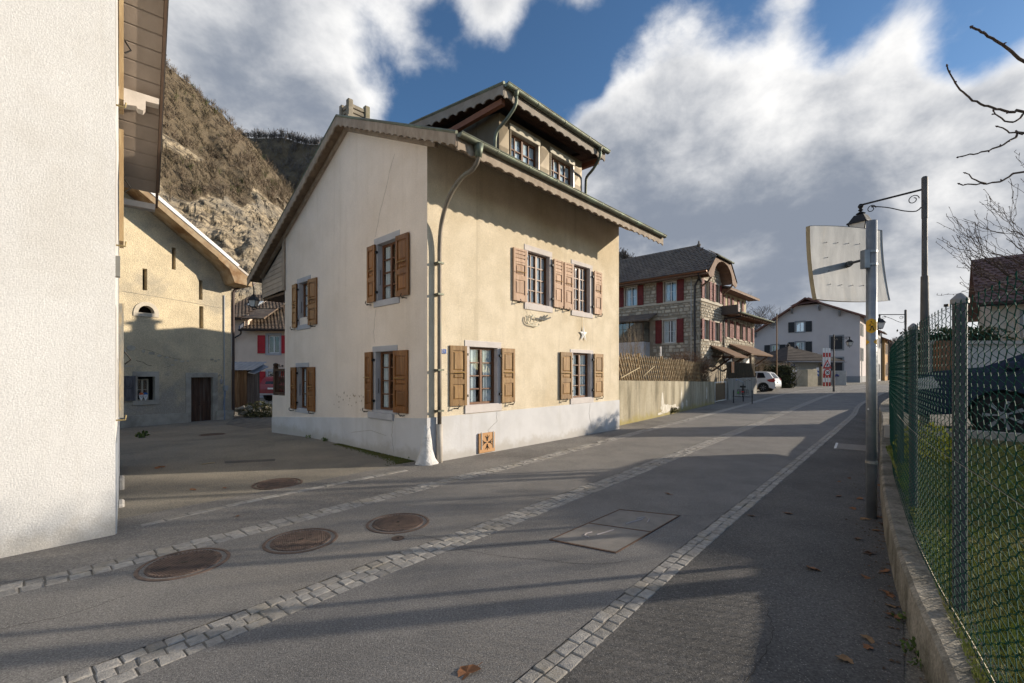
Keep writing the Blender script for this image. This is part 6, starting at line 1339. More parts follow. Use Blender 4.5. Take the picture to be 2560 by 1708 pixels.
fo = thing('stone_fountain', 'grey stone fountain block with a blue pump beside the kiosk', 'fountain', (34.3, 47.0, zf)); MB().box(-.9, .7, 0, .8, 0, 1.55).build('block', mat('fountain_stone', (.42, .42, .41), None, 2, .9, .4, 20), fo, bevel=.03); MB().tube(spline([(-.65, -.1, 0), (-.65, -.1, .8), (-.45, -.12, 1.1), (-.2, -.12, 1.0)], .1), .1, 8).build('pump', flat('deep_blue', (.02, .03, .16), .4), fo)
# lamp standards
def lamp_post(label, loc, h, arm, s, rz, d0=.058):
    o = thing('street_lamp', label, 'street lamp', loc, rz, 'street lamps along the road'); m = mat('lamp_post_grey', (.13, .122, .115), (.10, .094, .09), 3, .6, metal=.3)
    MB().lathe([(d0 * 1.25, 0), (d0 * 1.1, h * .4), (d0 * .95, h * .62), (d0 * .74, h * .622), (d0 * .70, h * .84), (d0 * .78, h * .842), (d0 * .78, h - .02), (d0 * .5, h)], (0, 0, 0), 16).build('pole', m, o, smooth=False)
    mk = flat('lantern_black', (.018, .018, .02)); za = h - .22
    a = MB(); a.tube([(0, 0, za), (arm, 0, za + .03)], .018, 8)
    sp = [(d0 * .8, za - .62 * .5), (.12, za - .36), (arm * .30, za - .30), (arm * .55, za - .16), (arm * .82, za - .05)]
    a.tube(spline([(x, 0, z) for x, z in sp], .05), .010, 6)
    for cx_, cz, q, sgn in ((.16, za - .14, .085, 1), (arm * .82, za - .10, .075, -1)):
        a.tube([(cx_ + sgn * q * (1 - t * .035) * math.cos(t * .45 + (math.pi if sgn > 0 else 0)), 0, cz + q * (1 - t * .035) * math.sin(t * .45)) for t in range(18)], .008, 5)
    a.build('arm', mk, o); MB().lathe([(.025, 0), (.05, -.05), (.02, -.1)], (arm, 0, za + .05), 10).build('knuckle', mk, o)
    lantern_head(o, (arm, 0, za - .04), s); return o
lamp_post('tall grey street lamp with scrolled arm behind the chain-link fence', (7.35, 8.0, .4), 4.68, .98, .82, math.atan2(.85, -.47))
lamp_post('street lamp with scrolled arm farther along the right pavement', (17.7, 20.2, .2), 4.2, 1.0, .82, math.atan2(.25, -1))
lamp_post('street lamp standing beside the kiosk with its lantern to the right', (23.0, 32.1, zf), 4.1, 1.05, .82, math.atan2(-.1, 1))
fp = thing('flagpole', 'thin rusty flagpole rising between the stone house and the lilac-grey house', 'pole', (21.7, 36.8, .2)); MB().tube([(0, 0, 0), (0, 0, 6.1)], [.06, .045], 8).build('pole', mat('rusty_pole', (.30, .19, .11), None, 4, .7), fp); MB().lathe([(.05, 0), (.07, .05), (0, .1)], (0, 0, 6.1), 8).build('cap', M_IRON, fp)
gl_ = thing('garden_lamp', 'small three-armed garden lamp by the clipped hedge', 'lamp', (20.3, 38.6, .3)); MB().tube([(0, 0, 0), (0, 0, 1.7)], .04, 8).tube([(-.35, 0, 1.5), (0, 0, 1.35), (.35, 0, 1.5)], .02, 6).build('post', M_IRON, gl_)
for x, z in ((-.35, 1.5), (0, 1.7), (.35, 1.5)): MB().lathe([(.05, 0), (.10, .14), (.08, .24), (.12, .26), (.0, .36)], (x, 0, z), 8).build('globe', mat('globe_glass', (.55, .55, .5), None, 3, .3), gl_)
# vegetation at the far end
M_HEDGE = mat('dark_hedge', (.035, .045, .018), (.065, .07, .028), 5, .85); M_BARK = mat('bark', (.17, .125, .085), (.10, .075, .055), 6, .95, .6, 40, stretch=(1, 1, .4))
M_TWIGD = mat('dark_twigs', (.125, .085, .06), (.075, .052, .04), 7, .85, coord='O')
def hedge(name, label, loc, rz, ext, n, size, m, seed):
    r = random.Random(seed); o = thing(name, label, 'hedge', loc, rz); b = MB()
    leaf_n = n
    for _ in range(n):
        f = r.randrange(5); u, v_ = r.uniform(-1, 1), r.uniform(-1, 1)
        p = Vector((u, v_, 1) if f == 0 else (u, -1, v_) if f in (1, 2) else (-1, u, v_) if f == 3 else (1, u, v_)); p *= r.uniform(.86, 1.05); p += Vector((0, 0, .12 * noise.noise(Vector((p.x * 3, p.y * 3, 5)))))
        q = Vector((p.x * ext[0], p.y * ext[1], (p.z + 1) * .5 * ext[2])); a = Vector((r.uniform(-1, 1), r.uniform(-1, 1), r.uniform(-.6, 1))).normalized(); s = a.cross(Vector((r.uniform(-1, 1), r.uniform(-1, 1), r.uniform(-1, 1)))).normalized(); z = size * r.uniform(.6, 1.3)
        b.poly([q - a * z, q + s * z * .5, q + a * z, q - s * z * .5])
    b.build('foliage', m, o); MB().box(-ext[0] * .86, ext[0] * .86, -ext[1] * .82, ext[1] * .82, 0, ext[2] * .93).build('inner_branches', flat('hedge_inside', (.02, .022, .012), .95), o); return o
hedge('hedge', 'clipped dark green hedge behind the white hatchback', (22.3, 39.3, .2), .2, (2.2, .7, 1.9), 2600, .10, M_HEDGE, 2)
twig_bush('pale_shrub', 'pale flowering shrub beside the clipped hedge and the kiosk', (26.2, 42.8, .2), (1.3, .9, 2.3), 90, 1100, 8, M_TWIGD, mat('pale_bloom', (.42, .40, .37), None, 5, .9), .05)
def bare_tree(name, label, loc, h, spread, seed, lv=5, tr=.12, m=None, trunk_h=.35, lean=(0, 0, 0), min_r=.0035, kids=(3, 4), buds=0, updraft=.25):
    """trunk and a crown of forking leafless branches"""
    r = random.Random(seed); o = thing(name, label, 'tree', loc); T = MB(); Cc = MB(); m = m or M_TWIGD; bd_ = []
    def grow(p, d, ln, rad, lev):
        n = 4; pts = [p]; dd = d.copy()
        for i in range(n):
            dd = (dd + Vector((r.uniform(-.22, .22), r.uniform(-.22, .22), r.uniform(-.08, .16) + updraft * .18))).normalized(); pts.append(pts[-1] + dd * ln / n)
        rr = [max(min_r, rad * (1 - .45 * i / n)) for i in range(n + 1)]
        (T if lev == 0 else Cc).tube(pts, rr, 8 if lev == 0 else 5 if lev < 3 else 3, lev == 0)
        if lev >= lv: return
        k = r.randint(*kids) + (1 if lev == 0 else 0)
        for j in range(k):
            t = 1.0 if j == 0 else r.uniform(.35, .95) if lev else r.uniform(.7, 1.0); i = min(n - 1, int(t * n)); q = pts[i].lerp(pts[i + 1], t * n - i) if i < n else pts[-1]
            a = r.uniform(0, 6.283); perp = Vector((math.cos(a), math.sin(a), r.uniform(-.2, .5))); nd = (dd * r.uniform(.35, .9) + perp * spread * r.uniform(.5, 1.0)).normalized()
            grow(q, nd, ln * r.uniform(.58, .82), rr[-1] * r.uniform(.55, .8), lev + 1)
    grow(Vector((0, 0, -.1)), Vector((0, 0, 1)) + Vector(lean), h * trunk_h, tr, 0)
    T.build('trunk', M_BARK, o, smooth=True); Cc.build('crown', m, o); return o
bare_tree('bare_tree', 'bare spreading tree at the end of the stone house', (20.1, 36.6, .1), 4.3, .95, 11, 5, .16, mat('pale_branches', (.27, .215, .155), (.19, .15, .11), 6, .9), .30)
for x, y, s in ((33.5, 70, 3), (38, 76, 4)): pass
bare_tree('bare_tree', 'distant bare tree showing between the stone house roof and the lilac-grey house', (36.5, 72, .2), 13.5, .8, 15, 5, .3, M_TWIG2, .4, min_r=.02)
bare_tree('bare_tree', 'distant bare tree beyond the ochre house at the bend', (69.5, 82, .2), 9, .8, 16, 5, .3, M_TWIG2, .35, min_r=.03)
hedge('hedge', 'far green hedge at the bend beside the ochre house', (67.0, 78.5, .2), .3, (1.6, 1.0, 2.6), 900, .2, mat('fresh_hedge', (.10, .13, .03), (.16, .18, .05), 4, .85), 6)

# ================================================================== RIGHT-HAND GARDEN: WALL, FENCE, LAWN
WL = spline([(.2, -.45), (.6, .13), (1.9, 1.95), (2.51, 2.85), (3.37, 4.02), (4.52, 5.49), (6.25, 7.62), (8.4, 10.2), (12.5, 15.2), (19.5, 22.6)], .12)
def offs(L, d): return [p - n * d for p, n in zip(L, normals(L))]
wt = lambda p: .285 + .29 * sm(p.y, 6.2, 9.5)
M_LOWW = mat('mossy_low_wall', (.31, .28, .23), (.17, .155, .125), 3.4, .95, .8, 34, stain=(.085, .078, .055), sscale=1.8, samt=.85, bdist=.014, grain=(45, .3), streak=((.10, .085, .06), .7))
lw = thing('low_wall', 'low weathered concrete wall edging the right pavement below the fence', 'wall', (0, 0, 0))
A = WL; B_ = offs(WL, .235); b = MB()
for i, (p, q) in enumerate(zip(A, B_)):
    j = .006 * noise.noise(p * 4); b.v += [(p.x - .012 + j, p.y + .012, -.2), (p.x + j, p.y, wt(p) - .02), (p.x + .02, p.y - .012, wt(p) + j), (q.x - .015, q.y + .01, wt(p) - j), (q.x, q.y, wt(p) - .02), (q.x, q.y, -.2)]
for i in range(len(A) - 1):
    for k in range(5): b.f.append((i * 6 + k, i * 6 + k + 1, i * 6 + 7 + k, i * 6 + 6 + k))
b.build('coping', M_LOWW, lw, smooth=False)
FL = offs(WL, .125)
fc = thing('chain_link_fence', 'green chain-link fence on dark posts along the right pavement', 'fence', (0, 0, 0))
M_GREENW = flat('green_pvc_wire', (.016, .070, .052), .75, 0, .05); M_POST = mat('fence_post_grey', (.075, .078, .088), (.058, .060, .068), 3, .55, metal=.2)
d = [0]
for p, q in zip(FL, FL[1:]): d.append(d[-1] + (q - p).length)
def fp_(s):
    i = 0
    lo_, hi_ = 0, len(d) - 2
    while lo_ < hi_:
        m_ = (lo_ + hi_ + 1) // 2
        if d[m_] <= s: lo_ = m_
        else: hi_ = m_ - 1
    t = (FL[lo_ + 1] - FL[lo_]); return FL[lo_] + t * ((s - d[lo_]) / t.length), t.normalized()
def s_at(y):
    return next(d[i] for i, p in enumerate(FL) if p.y >= y)
S0, S1 = s_at(.75), s_at(8.5); c = .050; zt_, zb = 1.955, .30; hp = .026; wm = MB(); i = 0; s = S0
posts_s = [s_at(2.42), s_at(3.98), s_at(5.4), s_at(6.9), s_at(8.4), s_at(.95)]
while s < S1:
    pts = []; near = s < s_at(3.4)
    nj = int((zt_ - zb) / hp)
    for j in range(nj + 1):
        f = 1 if (j + i) % 2 else 0; p, t = fp_(s + f * c + (.003 if f == 0 else -.003)); n_ = Vector((-t.y, t.x, 0)); z = zb + j * hp + .012 * noise.noise(Vector((s * .8, j * .07, 1)))
        p = p + n_ * ((.0035 if (j // 1) % 2 else -.0035) + .012 * noise.noise(Vector((s * .6, z * 1.2, 4)))); pts += [(p.x, p.y, z - .0045), (p.x, p.y, z + .0045)]
    e = Vector(pts[-1]); pts += [tuple(e + Vector((0, 0, .018))), tuple(e + t * .012 + Vector((0, 0, .006)))]
    wm.tube(pts, .0018, 4 if near else 3, False); s += c; i += 1
tag(wm.build('wire_mesh', M_GREENW, fc), kind='stuff')
for z, nm in ((1.95, 'tension_wire'), (1.13, 'tension_wire'), (.33, 'tension_wire')): MB().tube([tuple(fp_(S0 + (S1 - S0) * k / 60)[0] + Vector((0, 0, z))) for k in range(61)], .0018, 4, False).build(nm, flat('plain_wire', (.28, .25, .2), .5, .6), fc)
for ps in posts_s:
    p, t = fp_(ps); q = p + Vector((t.y, -t.x, 0)) * .05
    o = MB().tube([(q.x, q.y, .2), (q.x, q.y, 1.985)], .031, 14).build('post', M_POST, fc, smooth=False)
    MB().lathe([(.039, 0), (.039, .025), (.012, .055), (0, .06)], (q.x, q.y, 1.975), 14).build('cap', flat('dull_cap', (.24, .235, .235), .6, .2), o); MB().lathe([(.011, 0), (.011, .014)], (q.x - .03, q.y + .045, 1.965), 8).build('wire_stud', M_IRON, o)
# lawn, kerb and drive
zlw = lambda x, y: .29 + .26 * sm(y, 2.2, 6.2)
lawn = MB(); IN = [p for p in offs(WL, .23) if p.y < 8.0]
for p in IN:
    for k in range(16): x = p.x + (14 - p.x) * (k / 15) ** 1.6; lawn.v.append((x, p.y, zlw(x, p.y) - .012 + .012 * noise.noise(Vector((x, p.y, 0)) * 2)))
for i in range(len(IN) - 1):
    for k in range(15): lawn.f.append((i * 16 + k, i * 16 + k + 1, i * 16 + 17 + k, i * 16 + 16 + k))
tag(lawn.build('lawn', mat('lawn_soil', (.085, .085, .025), (.13, .105, .045), 3, .95, .6, 60, stain=(.06, .09, .02), sscale=1.2, samt=.7)), kind='structure')
gr = MB(); r = random.Random(31)
for _ in range(34000):
    y = 1.3 + 5.1 * r.random() ** 1.15; xi = .55 + .745 * y; x = xi + (1.16 * y - xi + .5) * r.random()
    z = zlw(x, y) - .015; h = r.uniform(.02, .055); a = r.uniform(0, 6.283); w = .0035 + .001 * y; ln = Vector((r.gauss(0, .5), r.gauss(0, .5), 1)).normalized() * h
    gr.tri((x - w * math.cos(a), y - w * math.sin(a), z), (x + w * math.cos(a), y + w * math.sin(a), z), (x + ln.x, y + ln.y, z + ln.z))
tag(gr.build('grass', mat('grass_blades', (.19, .24, .04), (.30, .27, .09), 2.5, .75, stain=(.075, .12, .02), sscale=.8, samt=.7)), 'short yellowing green lawn grass behind the chain-link fence', 'grass', kind='stuff')
kb = MB(); kb.box(-4, 1.45, 0, .14, .25, .66, lambda t, o, z: Vector((7.63 - .728 * t + .685 * o, 6.94 + .685 * t + .728 * o, z))); tag(kb.build('lawn_kerb', mat('kerb_concrete', (.40, .37, .33), None, 3, .9, .3, 30), bevel=.01), 'pale concrete kerb between the lawn and the parked blue car', 'kerb')
dv_ = MB(); dv_.poly([(6.62, 7.96, .56), (10.6, 4.26, .56), (27, 4.26, .56), (27, 28, .56), (19.75, 22.5, .56), (12.7, 15.1, .56), (8.62, 10.12, .56)]); tag(dv_.build('driveway', mat('drive_gravel', (.16, .145, .125), (.11, .10, .09), 3, .95, .6, 80)), kind='structure')
# neighbour house, garage wall, hedges
M_NTILE = mat('plum_brown_tiles', (.185, .105, .09), (.135, .08, .07), 2, .8, .3, 20)
nh = simple_house('cream house with a plum-brown tiled roof beyond the chain-link fence', (27.2, 25.5, .3), math.radians(-43.3), 5.2, 9.8, 5.4, 3.15, mat('cream_render', (.55, .48, .40), None, 1.5, .9), M_NTILE, [(1.2, 2.2, 3.2, 4.6), (1.2, 2.2, .8, 2.2)])
nr = next(o for o in nh.children if o.name.startswith('roof')); tf = MB(); kk = 3.15 / 4.9; tile_field(tf, (-.62, -.62, 5.4 - .6 * kk + .13), (.34, 0, 0), (0, .33, .33 * kk), 19, 16, .07); tag(tf.build('roof_tiles', M_NTILE, nr), kind='stuff')
ga = thing('garage', 'pale grey panelled garage wall behind the parked blue car', 'garage', (12.0, 13.0, .54), 0)
for i in range(4): MB().box(i * 1.3, i * 1.3 + 1.28, 0, .12, 0, 1.86).build('panel', mat('pale_panel', (.50, .49, .47), None, 2, .8), ga, bevel=.01)
MB().box(-.05, 5.3, -.08, .25, 1.86, 1.96).build('coping', mat('coping_grey', (.42, .40, .37), None, 3, .9), ga); MB().box(.15, .5, -.25, -.05, .9, 1.95).build('clay_panel', flat('terracotta', (.22, .11, .06), .8), ga)
hedge('hedge', 'dark evergreen hedge rising behind the garage wall', (13.6, 13.9, .54), 0, (1.25, .5, 2.35), 2200, .07, M_HEDGE, 12)
hedge('hedge', 'unseen evergreen hedge added beyond the right edge for its shade', (7.4, 1.5, .3), math.pi / 2, (2.0, .5, 1.05), 1300, .09, M_HEDGE, 13)  # out of view, added only to throw shade from the right
hedge('hedge', 'unseen low evergreen hedge added to shade the right pavement', (7.9, 5.05, .45), math.pi / 2, (.75, .35, .95), 700, .07, M_HEDGE, 14)  # unseen shrub row placed to darken the pavement by the fence
yb = MB(); r = random.Random(8); leaf_cloud(yb, (0, 0, .26), (.34, .3, .30), 700, .035, r); ybo = yb.build('foliage', mat('yellow_leaves', (.58, .48, .04), (.32, .34, .04), 6, .7)); yt = thing('yellow_shrub', 'small yellow-leaved shrub on the lawn behind the fence', 'shrub', (5.05, 5.45, .46)); ybo.parent = yt
MB().tube([(0, 0, -.05), (.02, 0, .3)], .015, 5).tube([(0, 0, .1), (-.15, .05, .4)], .01, 5).build('stem', M_BARK, yt)
# foreground tree whose branches reach into the picture from the right
ft = thing('fruit_tree', 'budded bare fruit tree reaching in from the right above the fence', 'tree', (6.35, 4.25, .42)); r = random.Random(17); TB = MB()
TB.tube([(0, 0, -.1), (.05, .02, 1.0), (-.02, 0, 2.0), (.05, .05, 2.7)], [.13, .11, .09, .07], 9); TB.build('trunk', M_BARK, ft, smooth=True); CB = MB(); BU = MB()
def limb(pts, r0, r1, buds=True):
    P = spline([Vector(p) - Vector((6.35, 4.25, .42)) for p in pts], .035); n = len(P); P = [p + Vector((r.gauss(0, .003), r.gauss(0, .003), r.gauss(0, .004))) for p in P]
    rr = [r0 + (r1 - r0) * k / (n - 1) for k in range(n)]; CB.tube(P, rr, 6)
    if buds:
        for k in range(2, n, 3):
            if r.random() < .75:
                a = r.uniform(0, 6.283); dd = (Vector((math.cos(a), math.sin(a) * .6, math.sin(a + 1) + .3))).normalized(); t_ = P[k] - P[k - 1]; q = P[k] + dd * (rr[k] + .012) + t_ * .3
                BU.tube([P[k], q, q + dd * .008 - t_ * .2], [rr[k] * .9, .0065, .002], 5)
    BU.tube([P[-1], P[-1] + (P[-1] - P[-2]).normalized() * .02], [r1 * 1.9, r1 * .5], 5)
limb([(6.35, 4.3, 3.1), (5.5, 4.25, 3.95), (4.79, 4.2, 4.5), (4.49, 4.2, 4.72), (4.30, 4.2, 4.82)], .03, .009)
limb([(6.35, 4.3, 2.9), (5.5, 4.2, 3.75), (4.79, 4.2, 4.03), (4.67, 4.2, 4.03), (4.38, 4.2, 4.11), (4.19, 4.2, 4.24), (4.06, 4.2, 4.46)], .026, .006)
limb([(4.78, 4.2, 4.01), (4.68, 4.2, 3.93), (4.55, 4.2, 3.99), (4.50, 4.2, 4.03)], .009, .005)
limb([(6.35, 4.3, 2.8), (5.4, 4.2, 3.5), (4.79, 4.2, 3.84), (4.71, 4.2, 3.79), (4.49, 4.2, 3.68), (4.17, 4.2, 3.61)], .024, .005)
limb([(4.78, 4.2, 3.83), (4.66, 4.2, 3.84), (4.55, 4.2, 3.90)], .008, .005)
limb([(6.35, 4.3, 2.6), (5.4, 4.2, 3.35), (4.79, 4.2, 3.46), (4.56, 4.2, 3.38), (4.38, 4.2, 3.36), (4.18, 4.2, 3.35)], .022, .005); limb([(4.42, 4.2, 3.36), (4.30, 4.2, 3.41), (4.24, 4.2, 3.47)], .007, .004)
for k in range(9):
    a = r.uniform(-1.0, 1.6); e = Vector((6.35 + math.cos(a) * r.uniform(.8, 1.7), 4.25 + math.sin(a) * r.uniform(.6, 1.4) - .2, r.uniform(3.4, 5.6))); limb([(6.37, 4.27, r.uniform(2.2, 3.1)), (6.37 + (e.x - 6.37) * .5, 4.27 + (e.y - 4.27) * .5, e.z - .7), tuple(e)], .028, .005, False)
CB.build('crown', M_TWIGD, ft, smooth=True); BU.build('buds', mat('bud_brown', (.10, .06, .05), None, 8, .8), ft)
gtr = thing('bare_tree', 'bare garden tree with fine budded twigs in front of the plum-brown roof', 'tree', (11.95, 9.1, .5)); gT = MB(); gC = MB(); r = random.Random(61)
gT.tube([(0, 0, -.1), (.04, 0, 1.2), (-.05, .03, 2.2), (.0, 0, 3.0)], [.12, .10, .085, .06], 9); gT.build('trunk', M_BARK, gtr, smooth=True)
def arm(pts, r0, r1, lev):
    P = spline([Vector(p) for p in pts], .09); n = len(P); P = [p + Vector((r.gauss(0, .01), r.gauss(0, .01), r.gauss(0, .012))) for p in P]; gC.tube(P, [r0 + (r1 - r0) * k / (n - 1) for k in range(n)], 5 if lev == 0 else 4, False)
    for k in range(3, n):      # spurs and buds
        if r.random() < .75: d_ = Vector((r.uniform(-1, .4), r.uniform(-.5, .5), r.uniform(-.6, 1))).normalized() * r.uniform(.02, .06); gC.tube([P[k], P[k] + d_], [.006, .004], 3, False)
    if lev < 2:
        for _ in range(7 if lev == 0 else 4):
            k = r.randrange(n // 3, n); t_ = (P[min(k + 1, n - 1)] - P[k - 1]).normalized(); dd = (t_ * .8 + Vector((r.uniform(-.5, .2), r.uniform(-.6, .6), r.uniform(-.5, .9)))).normalized(); L_ = r.uniform(.35, .95) / (1 + .5 * lev); q = P[k] + dd * L_
            arm([tuple(P[k]), tuple(P[k].lerp(q, .5) + Vector((r.uniform(-.05, .05), 0, r.uniform(-.06, .02)))), tuple(q + Vector((-.02, 0, .08)))], (r0 + (r1 - r0) * k / n) * .6, .004, lev + 1)
for tip, mid in (((-2.56, 0, 3.47), (-1.5, .1, 2.95)), ((-2.22, .1, 3.58), (-1.2, 0, 3.15)), ((-2.03, -.1, 3.76), (-1.1, .1, 3.25)), ((-1.72, .1, 4.05), (-1.0, 0, 3.4)), ((-2.3, .2, 3.1), (-1.3, .2, 2.75)), ((-1.3, 0, 4.3), (-.6, .1, 3.6)), ((-.6, .3, 4.4), (-.3, .1, 3.7)), ((.8, .2, 4.2), (.4, .1, 3.6)), ((1.4, -.3, 3.4), (.7, 0, 3.0))): arm([(0, 0, 2.2), tuple(Vector(mid) * .6 + Vector((0, 0, 1.0))), mid, tip], .035, .006, 0)
gC.build('crown', M_TWIGD, gtr)
bare_tree('bare_tree', 'bare garden tree standing beyond the right edge beside the blue car', (12.2, 7.2, .5), 5.4, .8, 29, 5, .14, M_TWIGD, .32, min_r=.006)
twig_bush('bare_shrub', 'pale bare shrub against the cream house behind the fence', (15.2, 13.75, .5), (1.4, .5, 2.6), 120, 0, 33, mat('pale_twigs', (.36, .29, .20)), M_BRLEAF)

# ================================================================== MIRROR SIGN
ms = thing('traffic_mirror', 'back of a square traffic mirror on a galvanised pole with a yellow hiking mark', 'traffic mirror', (3.93, 4.91, 0))
M_GALV = mat('galvanised_pole', (.34, .35, .36), (.26, .27, .28), 6, .42, metal=.65, stain=(.20, .21, .22), sscale=3, samt=.5)
MB().tube([(0, 0, -.1), (0, 0, 3.25)], .049, 20).build('pole', M_GALV, ms, smooth=True)
MB().lathe([(.056, 0), (.056, .03)], (0, 0, .60), 18).build('band', flat('band_grey', (.30, .28, .25), .5, .5), ms)
cor = dict(tl=(-.583, .14, 3.244), bl=(-.508, .14, 2.418), tr=(.559, .54, 3.318), br=(.656, .54, 2.466)); nx = nz = 10; pn = MB(); bk = Vector((-.35, .93, 0))
def mp(u, v, o):
    p = (Vector(cor['bl']).lerp(Vector(cor['br']), u)).lerp(Vector(cor['tl']).lerp(Vector(cor['tr']), u), v); bow = .012 * (4 * u * (1 - u)) * (.35 + .65 * 4 * v * (1 - v)) + .02 * (4 * v * (1 - v)); return p + bk * (bow + o) + Vector((0, 0, .02 * 4 * u * (1 - u) * (2 * v - 1)))
for o_ in (0, .035):
    n0 = len(pn.v)
    for j in range(nz + 1):
        for i in range(nx + 1): pn.v.append(tuple(mp(i / nx, j / nz, o_)))
    for j in range(nz):
        for i in range(nx): a = n0 + j * 11 + i; pn.f.append((a, a + 1, a + 12, a + 11))
M_ALU = mat('weathered_aluminium', (.38, .395, .41), (.32, .335, .35), 5, .65, .10, 60, metal=.1, stain=(.38, .33, .26), sscale=1.8, samt=.35, stretch=(2, 2, .5), coord='O')
pno = pn.build('panel_back', M_ALU, ms, smooth=True)
rimb = MB(); loop = [(i / 12, 0) for i in range(12)] + [(1, i / 12) for i in range(12)] + [(1 - i / 12, 1) for i in range(12)] + [(0, 1 - i / 12) for i in range(12)]
for (u0, v0), (u1, v1) in zip(loop, loop[1:] + loop[:1]): rimb.quad(mp(u0, v0, -.004), mp(u1, v1, -.004), mp(u1, v1, .045), mp(u0, v0, .045))
rimb.build('rim', mat('tan_rim', (.42, .33, .20), None, 6, .7), ms)
rv = MB()
for u in (.22, .37, .52, .67): 
    for v in (.78, .22): rv.lathe([(.007, 0), (.004, .006)], tuple(mp(u, v, -.006)), 6)
for v in (.58, .40): rv.lathe([(.007, 0), (.004, .006)], tuple(mp(.22, v, -.006)), 6)
rv.build('rivets', M_IRON, pno); jc = mp(.50, .50, -.0); js = Vector((-.13, .13, 2.82))
MB().box(-.10, -.04, -.035, .035, 2.73, 2.93).build('clamp', M_GALV, ms, bevel=.004)
for z in (2.76, 2.90): MB().lathe([(.054, 0), (.054, .022)], (0, 0, z), 18).build('clamp_band', M_GALV, ms)
MB().tube([(-.07, 0, 2.83), tuple(js)], .014, 8).tube([tuple(js), tuple(Vector(js).lerp(jc, .8))], [.028, .022], 10).build('joint', flat('dark_joint', (.10, .10, .10), .4, .6), ms); MB().tube([tuple(Vector(js).lerp(jc, .6)), tuple(jc)], .035, 10).build('joint_plate', flat('dark_joint', (.10, .10, .10)), ms)
M_YEL = flat('hiking_yellow', (.72, .36, .01), .5)
def on_pole(pts, m, r_, nm):
    """flat mark wrapped on the pole, facing the street; pts are (angle, z)"""
    b = MB(); tr_ = tessellate_polygon([[Vector((p[0], p[1], 0)) for p in pts]]); b.v = [(r_ * math.cos(a), r_ * math.sin(a), z) for a, z in pts]; b.f = [tuple(t) for t in tr_]; return b.build(nm, m, ms)
a0 = math.atan2(-4.91, -3.93); S_ = lambda x: a0 + x / .05
hexp = [(-.062, -.045), (-.045, -.058), (-.02, -.072), (0, -.082), (.02, -.072), (.045, -.058), (.062, -.045), (.062, .045), (.045, .058), (.02, .072), (0, .082), (-.02, .072), (-.045, .058), (-.062, .045)]
for (x0, z0), (x1, z1) in [(hexp[i], hexp[-1 - i]) for i in range(0)]: pass
strip_ = MB(); cols_ = [(-.062, .045), (-.045, .058), (-.02, .072), (0, .082), (.02, .072), (.045, .058), (.062, .045)]
for x, h in cols_: strip_.v += [(.0505 * math.cos(S_(x)), .0505 * math.sin(S_(x)), 2.10 - h), (.0505 * math.cos(S_(x)), .0505 * math.sin(S_(x)), 2.10 + h)]
strip_.f = [(2 * i, 2 * i + 2, 2 * i + 3, 2 * i + 1) for i in range(6)]; strip_.build('hiking_mark', M_YEL, ms)
tr2 = MB()
for sg in (-1, 1):
    pp = [(sg * .062, .035), (sg * .045, .024), (sg * .02, .008)]
    for x, h in pp: tr2.v += [(.0505 * math.cos(S_(x)), .0505 * math.sin(S_(x)), 1.925 - h), (.0505 * math.cos(S_(x)), .0505 * math.sin(S_(x)), 1.925 + h)]
    n = len(tr2.v) - 6; tr2.f += [(n, n + 2, n + 3, n + 1), (n + 2, n + 4, n + 5, n + 3)]
tr2.build('hiking_mark', M_YEL, ms)
on_pole([(S_(x), 2.10 + z) for x, z in ((-.014, .012), (-.004, .03), (.008, .034), (.022, .022), (.022, .004), (.008, -.002), (-.010, .0))], M_IRON, .0512, 'hiker_symbol'); on_pole([(S_(x), 2.10 + z) for x, z in ((-.008, .040), (-.002, .036), (.004, .040), (.003, .050), (-.004, .052), (-.008, .047))], M_IRON, .0512, 'hiker_symbol')
on_pole([(S_(x), 2.10 + z) for x, z in ((-.006, .0), (.006, .0), (.0, -.03), (-.008, -.05), (-.020, -.05), (-.008, -.03))], M_IRON, .0512, 'hiker_symbol'); on_pole([(S_(x), 2.10 + z) for x, z in ((.004, .002), (.012, .0), (.020, -.03), (.030, -.05), (.019, -.052), (.010, -.03))], M_IRON, .0512, 'hiker_symbol'); on_pole([(S_(x), 2.10 + z) for x, z in ((-.012, .02), (-.026, .002), (-.022, .0), (-.010, .012))], M_IRON, .0512, 'hiker_symbol')
on_pole([(S_(.0 + .009 * math.cos(k * .785) - .03), 1.195 + .009 * math.sin(k * .785)) for k in range(8)], M_WHITE, .0506, 'sticker')

# ================================================================== COVERS, LEAVES, SMALL THINGS
M_CAST = mat('rusty_cast_iron', (.175, .12, .095), (.12, .088, .072), 14, .65, .3, 80, metal=.25, stain=(.055, .05, .048), sscale=5, samt=.5, rvar=.1)
cv = MB(); cv.lathe([(.325, -.03), (.325, .016), (.318, .020), (.298, .020), (.294, -.004), (.266, -.004), (.262, .020), (.0, .0195)], (0, 0, 0), 40); cv_me = cv.mesh('frame', M_CAST)
td = MB()
for i in range(-14, 15):
    for j in range(-14, 15):
        x, y = (i + (.5 if j % 2 else 0)) * .019, j * .0175
        if x * x + y * y < .222 ** 2: td.hexa([(x - .007, y - .0055, .0195), (x + .007, y - .0055, .0195), (x + .007, y + .0055, .0195), (x - .007, y + .0055, .0195), (x - .0055, y - .004, .0245), (x + .0055, y - .004, .0245), (x + .0055, y + .004, .0245), (x - .0055, y + .004, .0245)])
for k in range(52):
    a = 2 * math.pi * k / 52; ca, sa = math.cos(a), math.sin(a); P = lambda q, w, z: (ca * q - sa * w, sa * q + ca * w, z)
    td.hexa([P(.235, -.008, .0195), P(.256, -.008, .0195), P(.256, .008, .0195), P(.235, .008, .0195), P(.238, -.006, .026), P(.253, -.006, .026), P(.253, .006, .026), P(.238, .006, .026)])
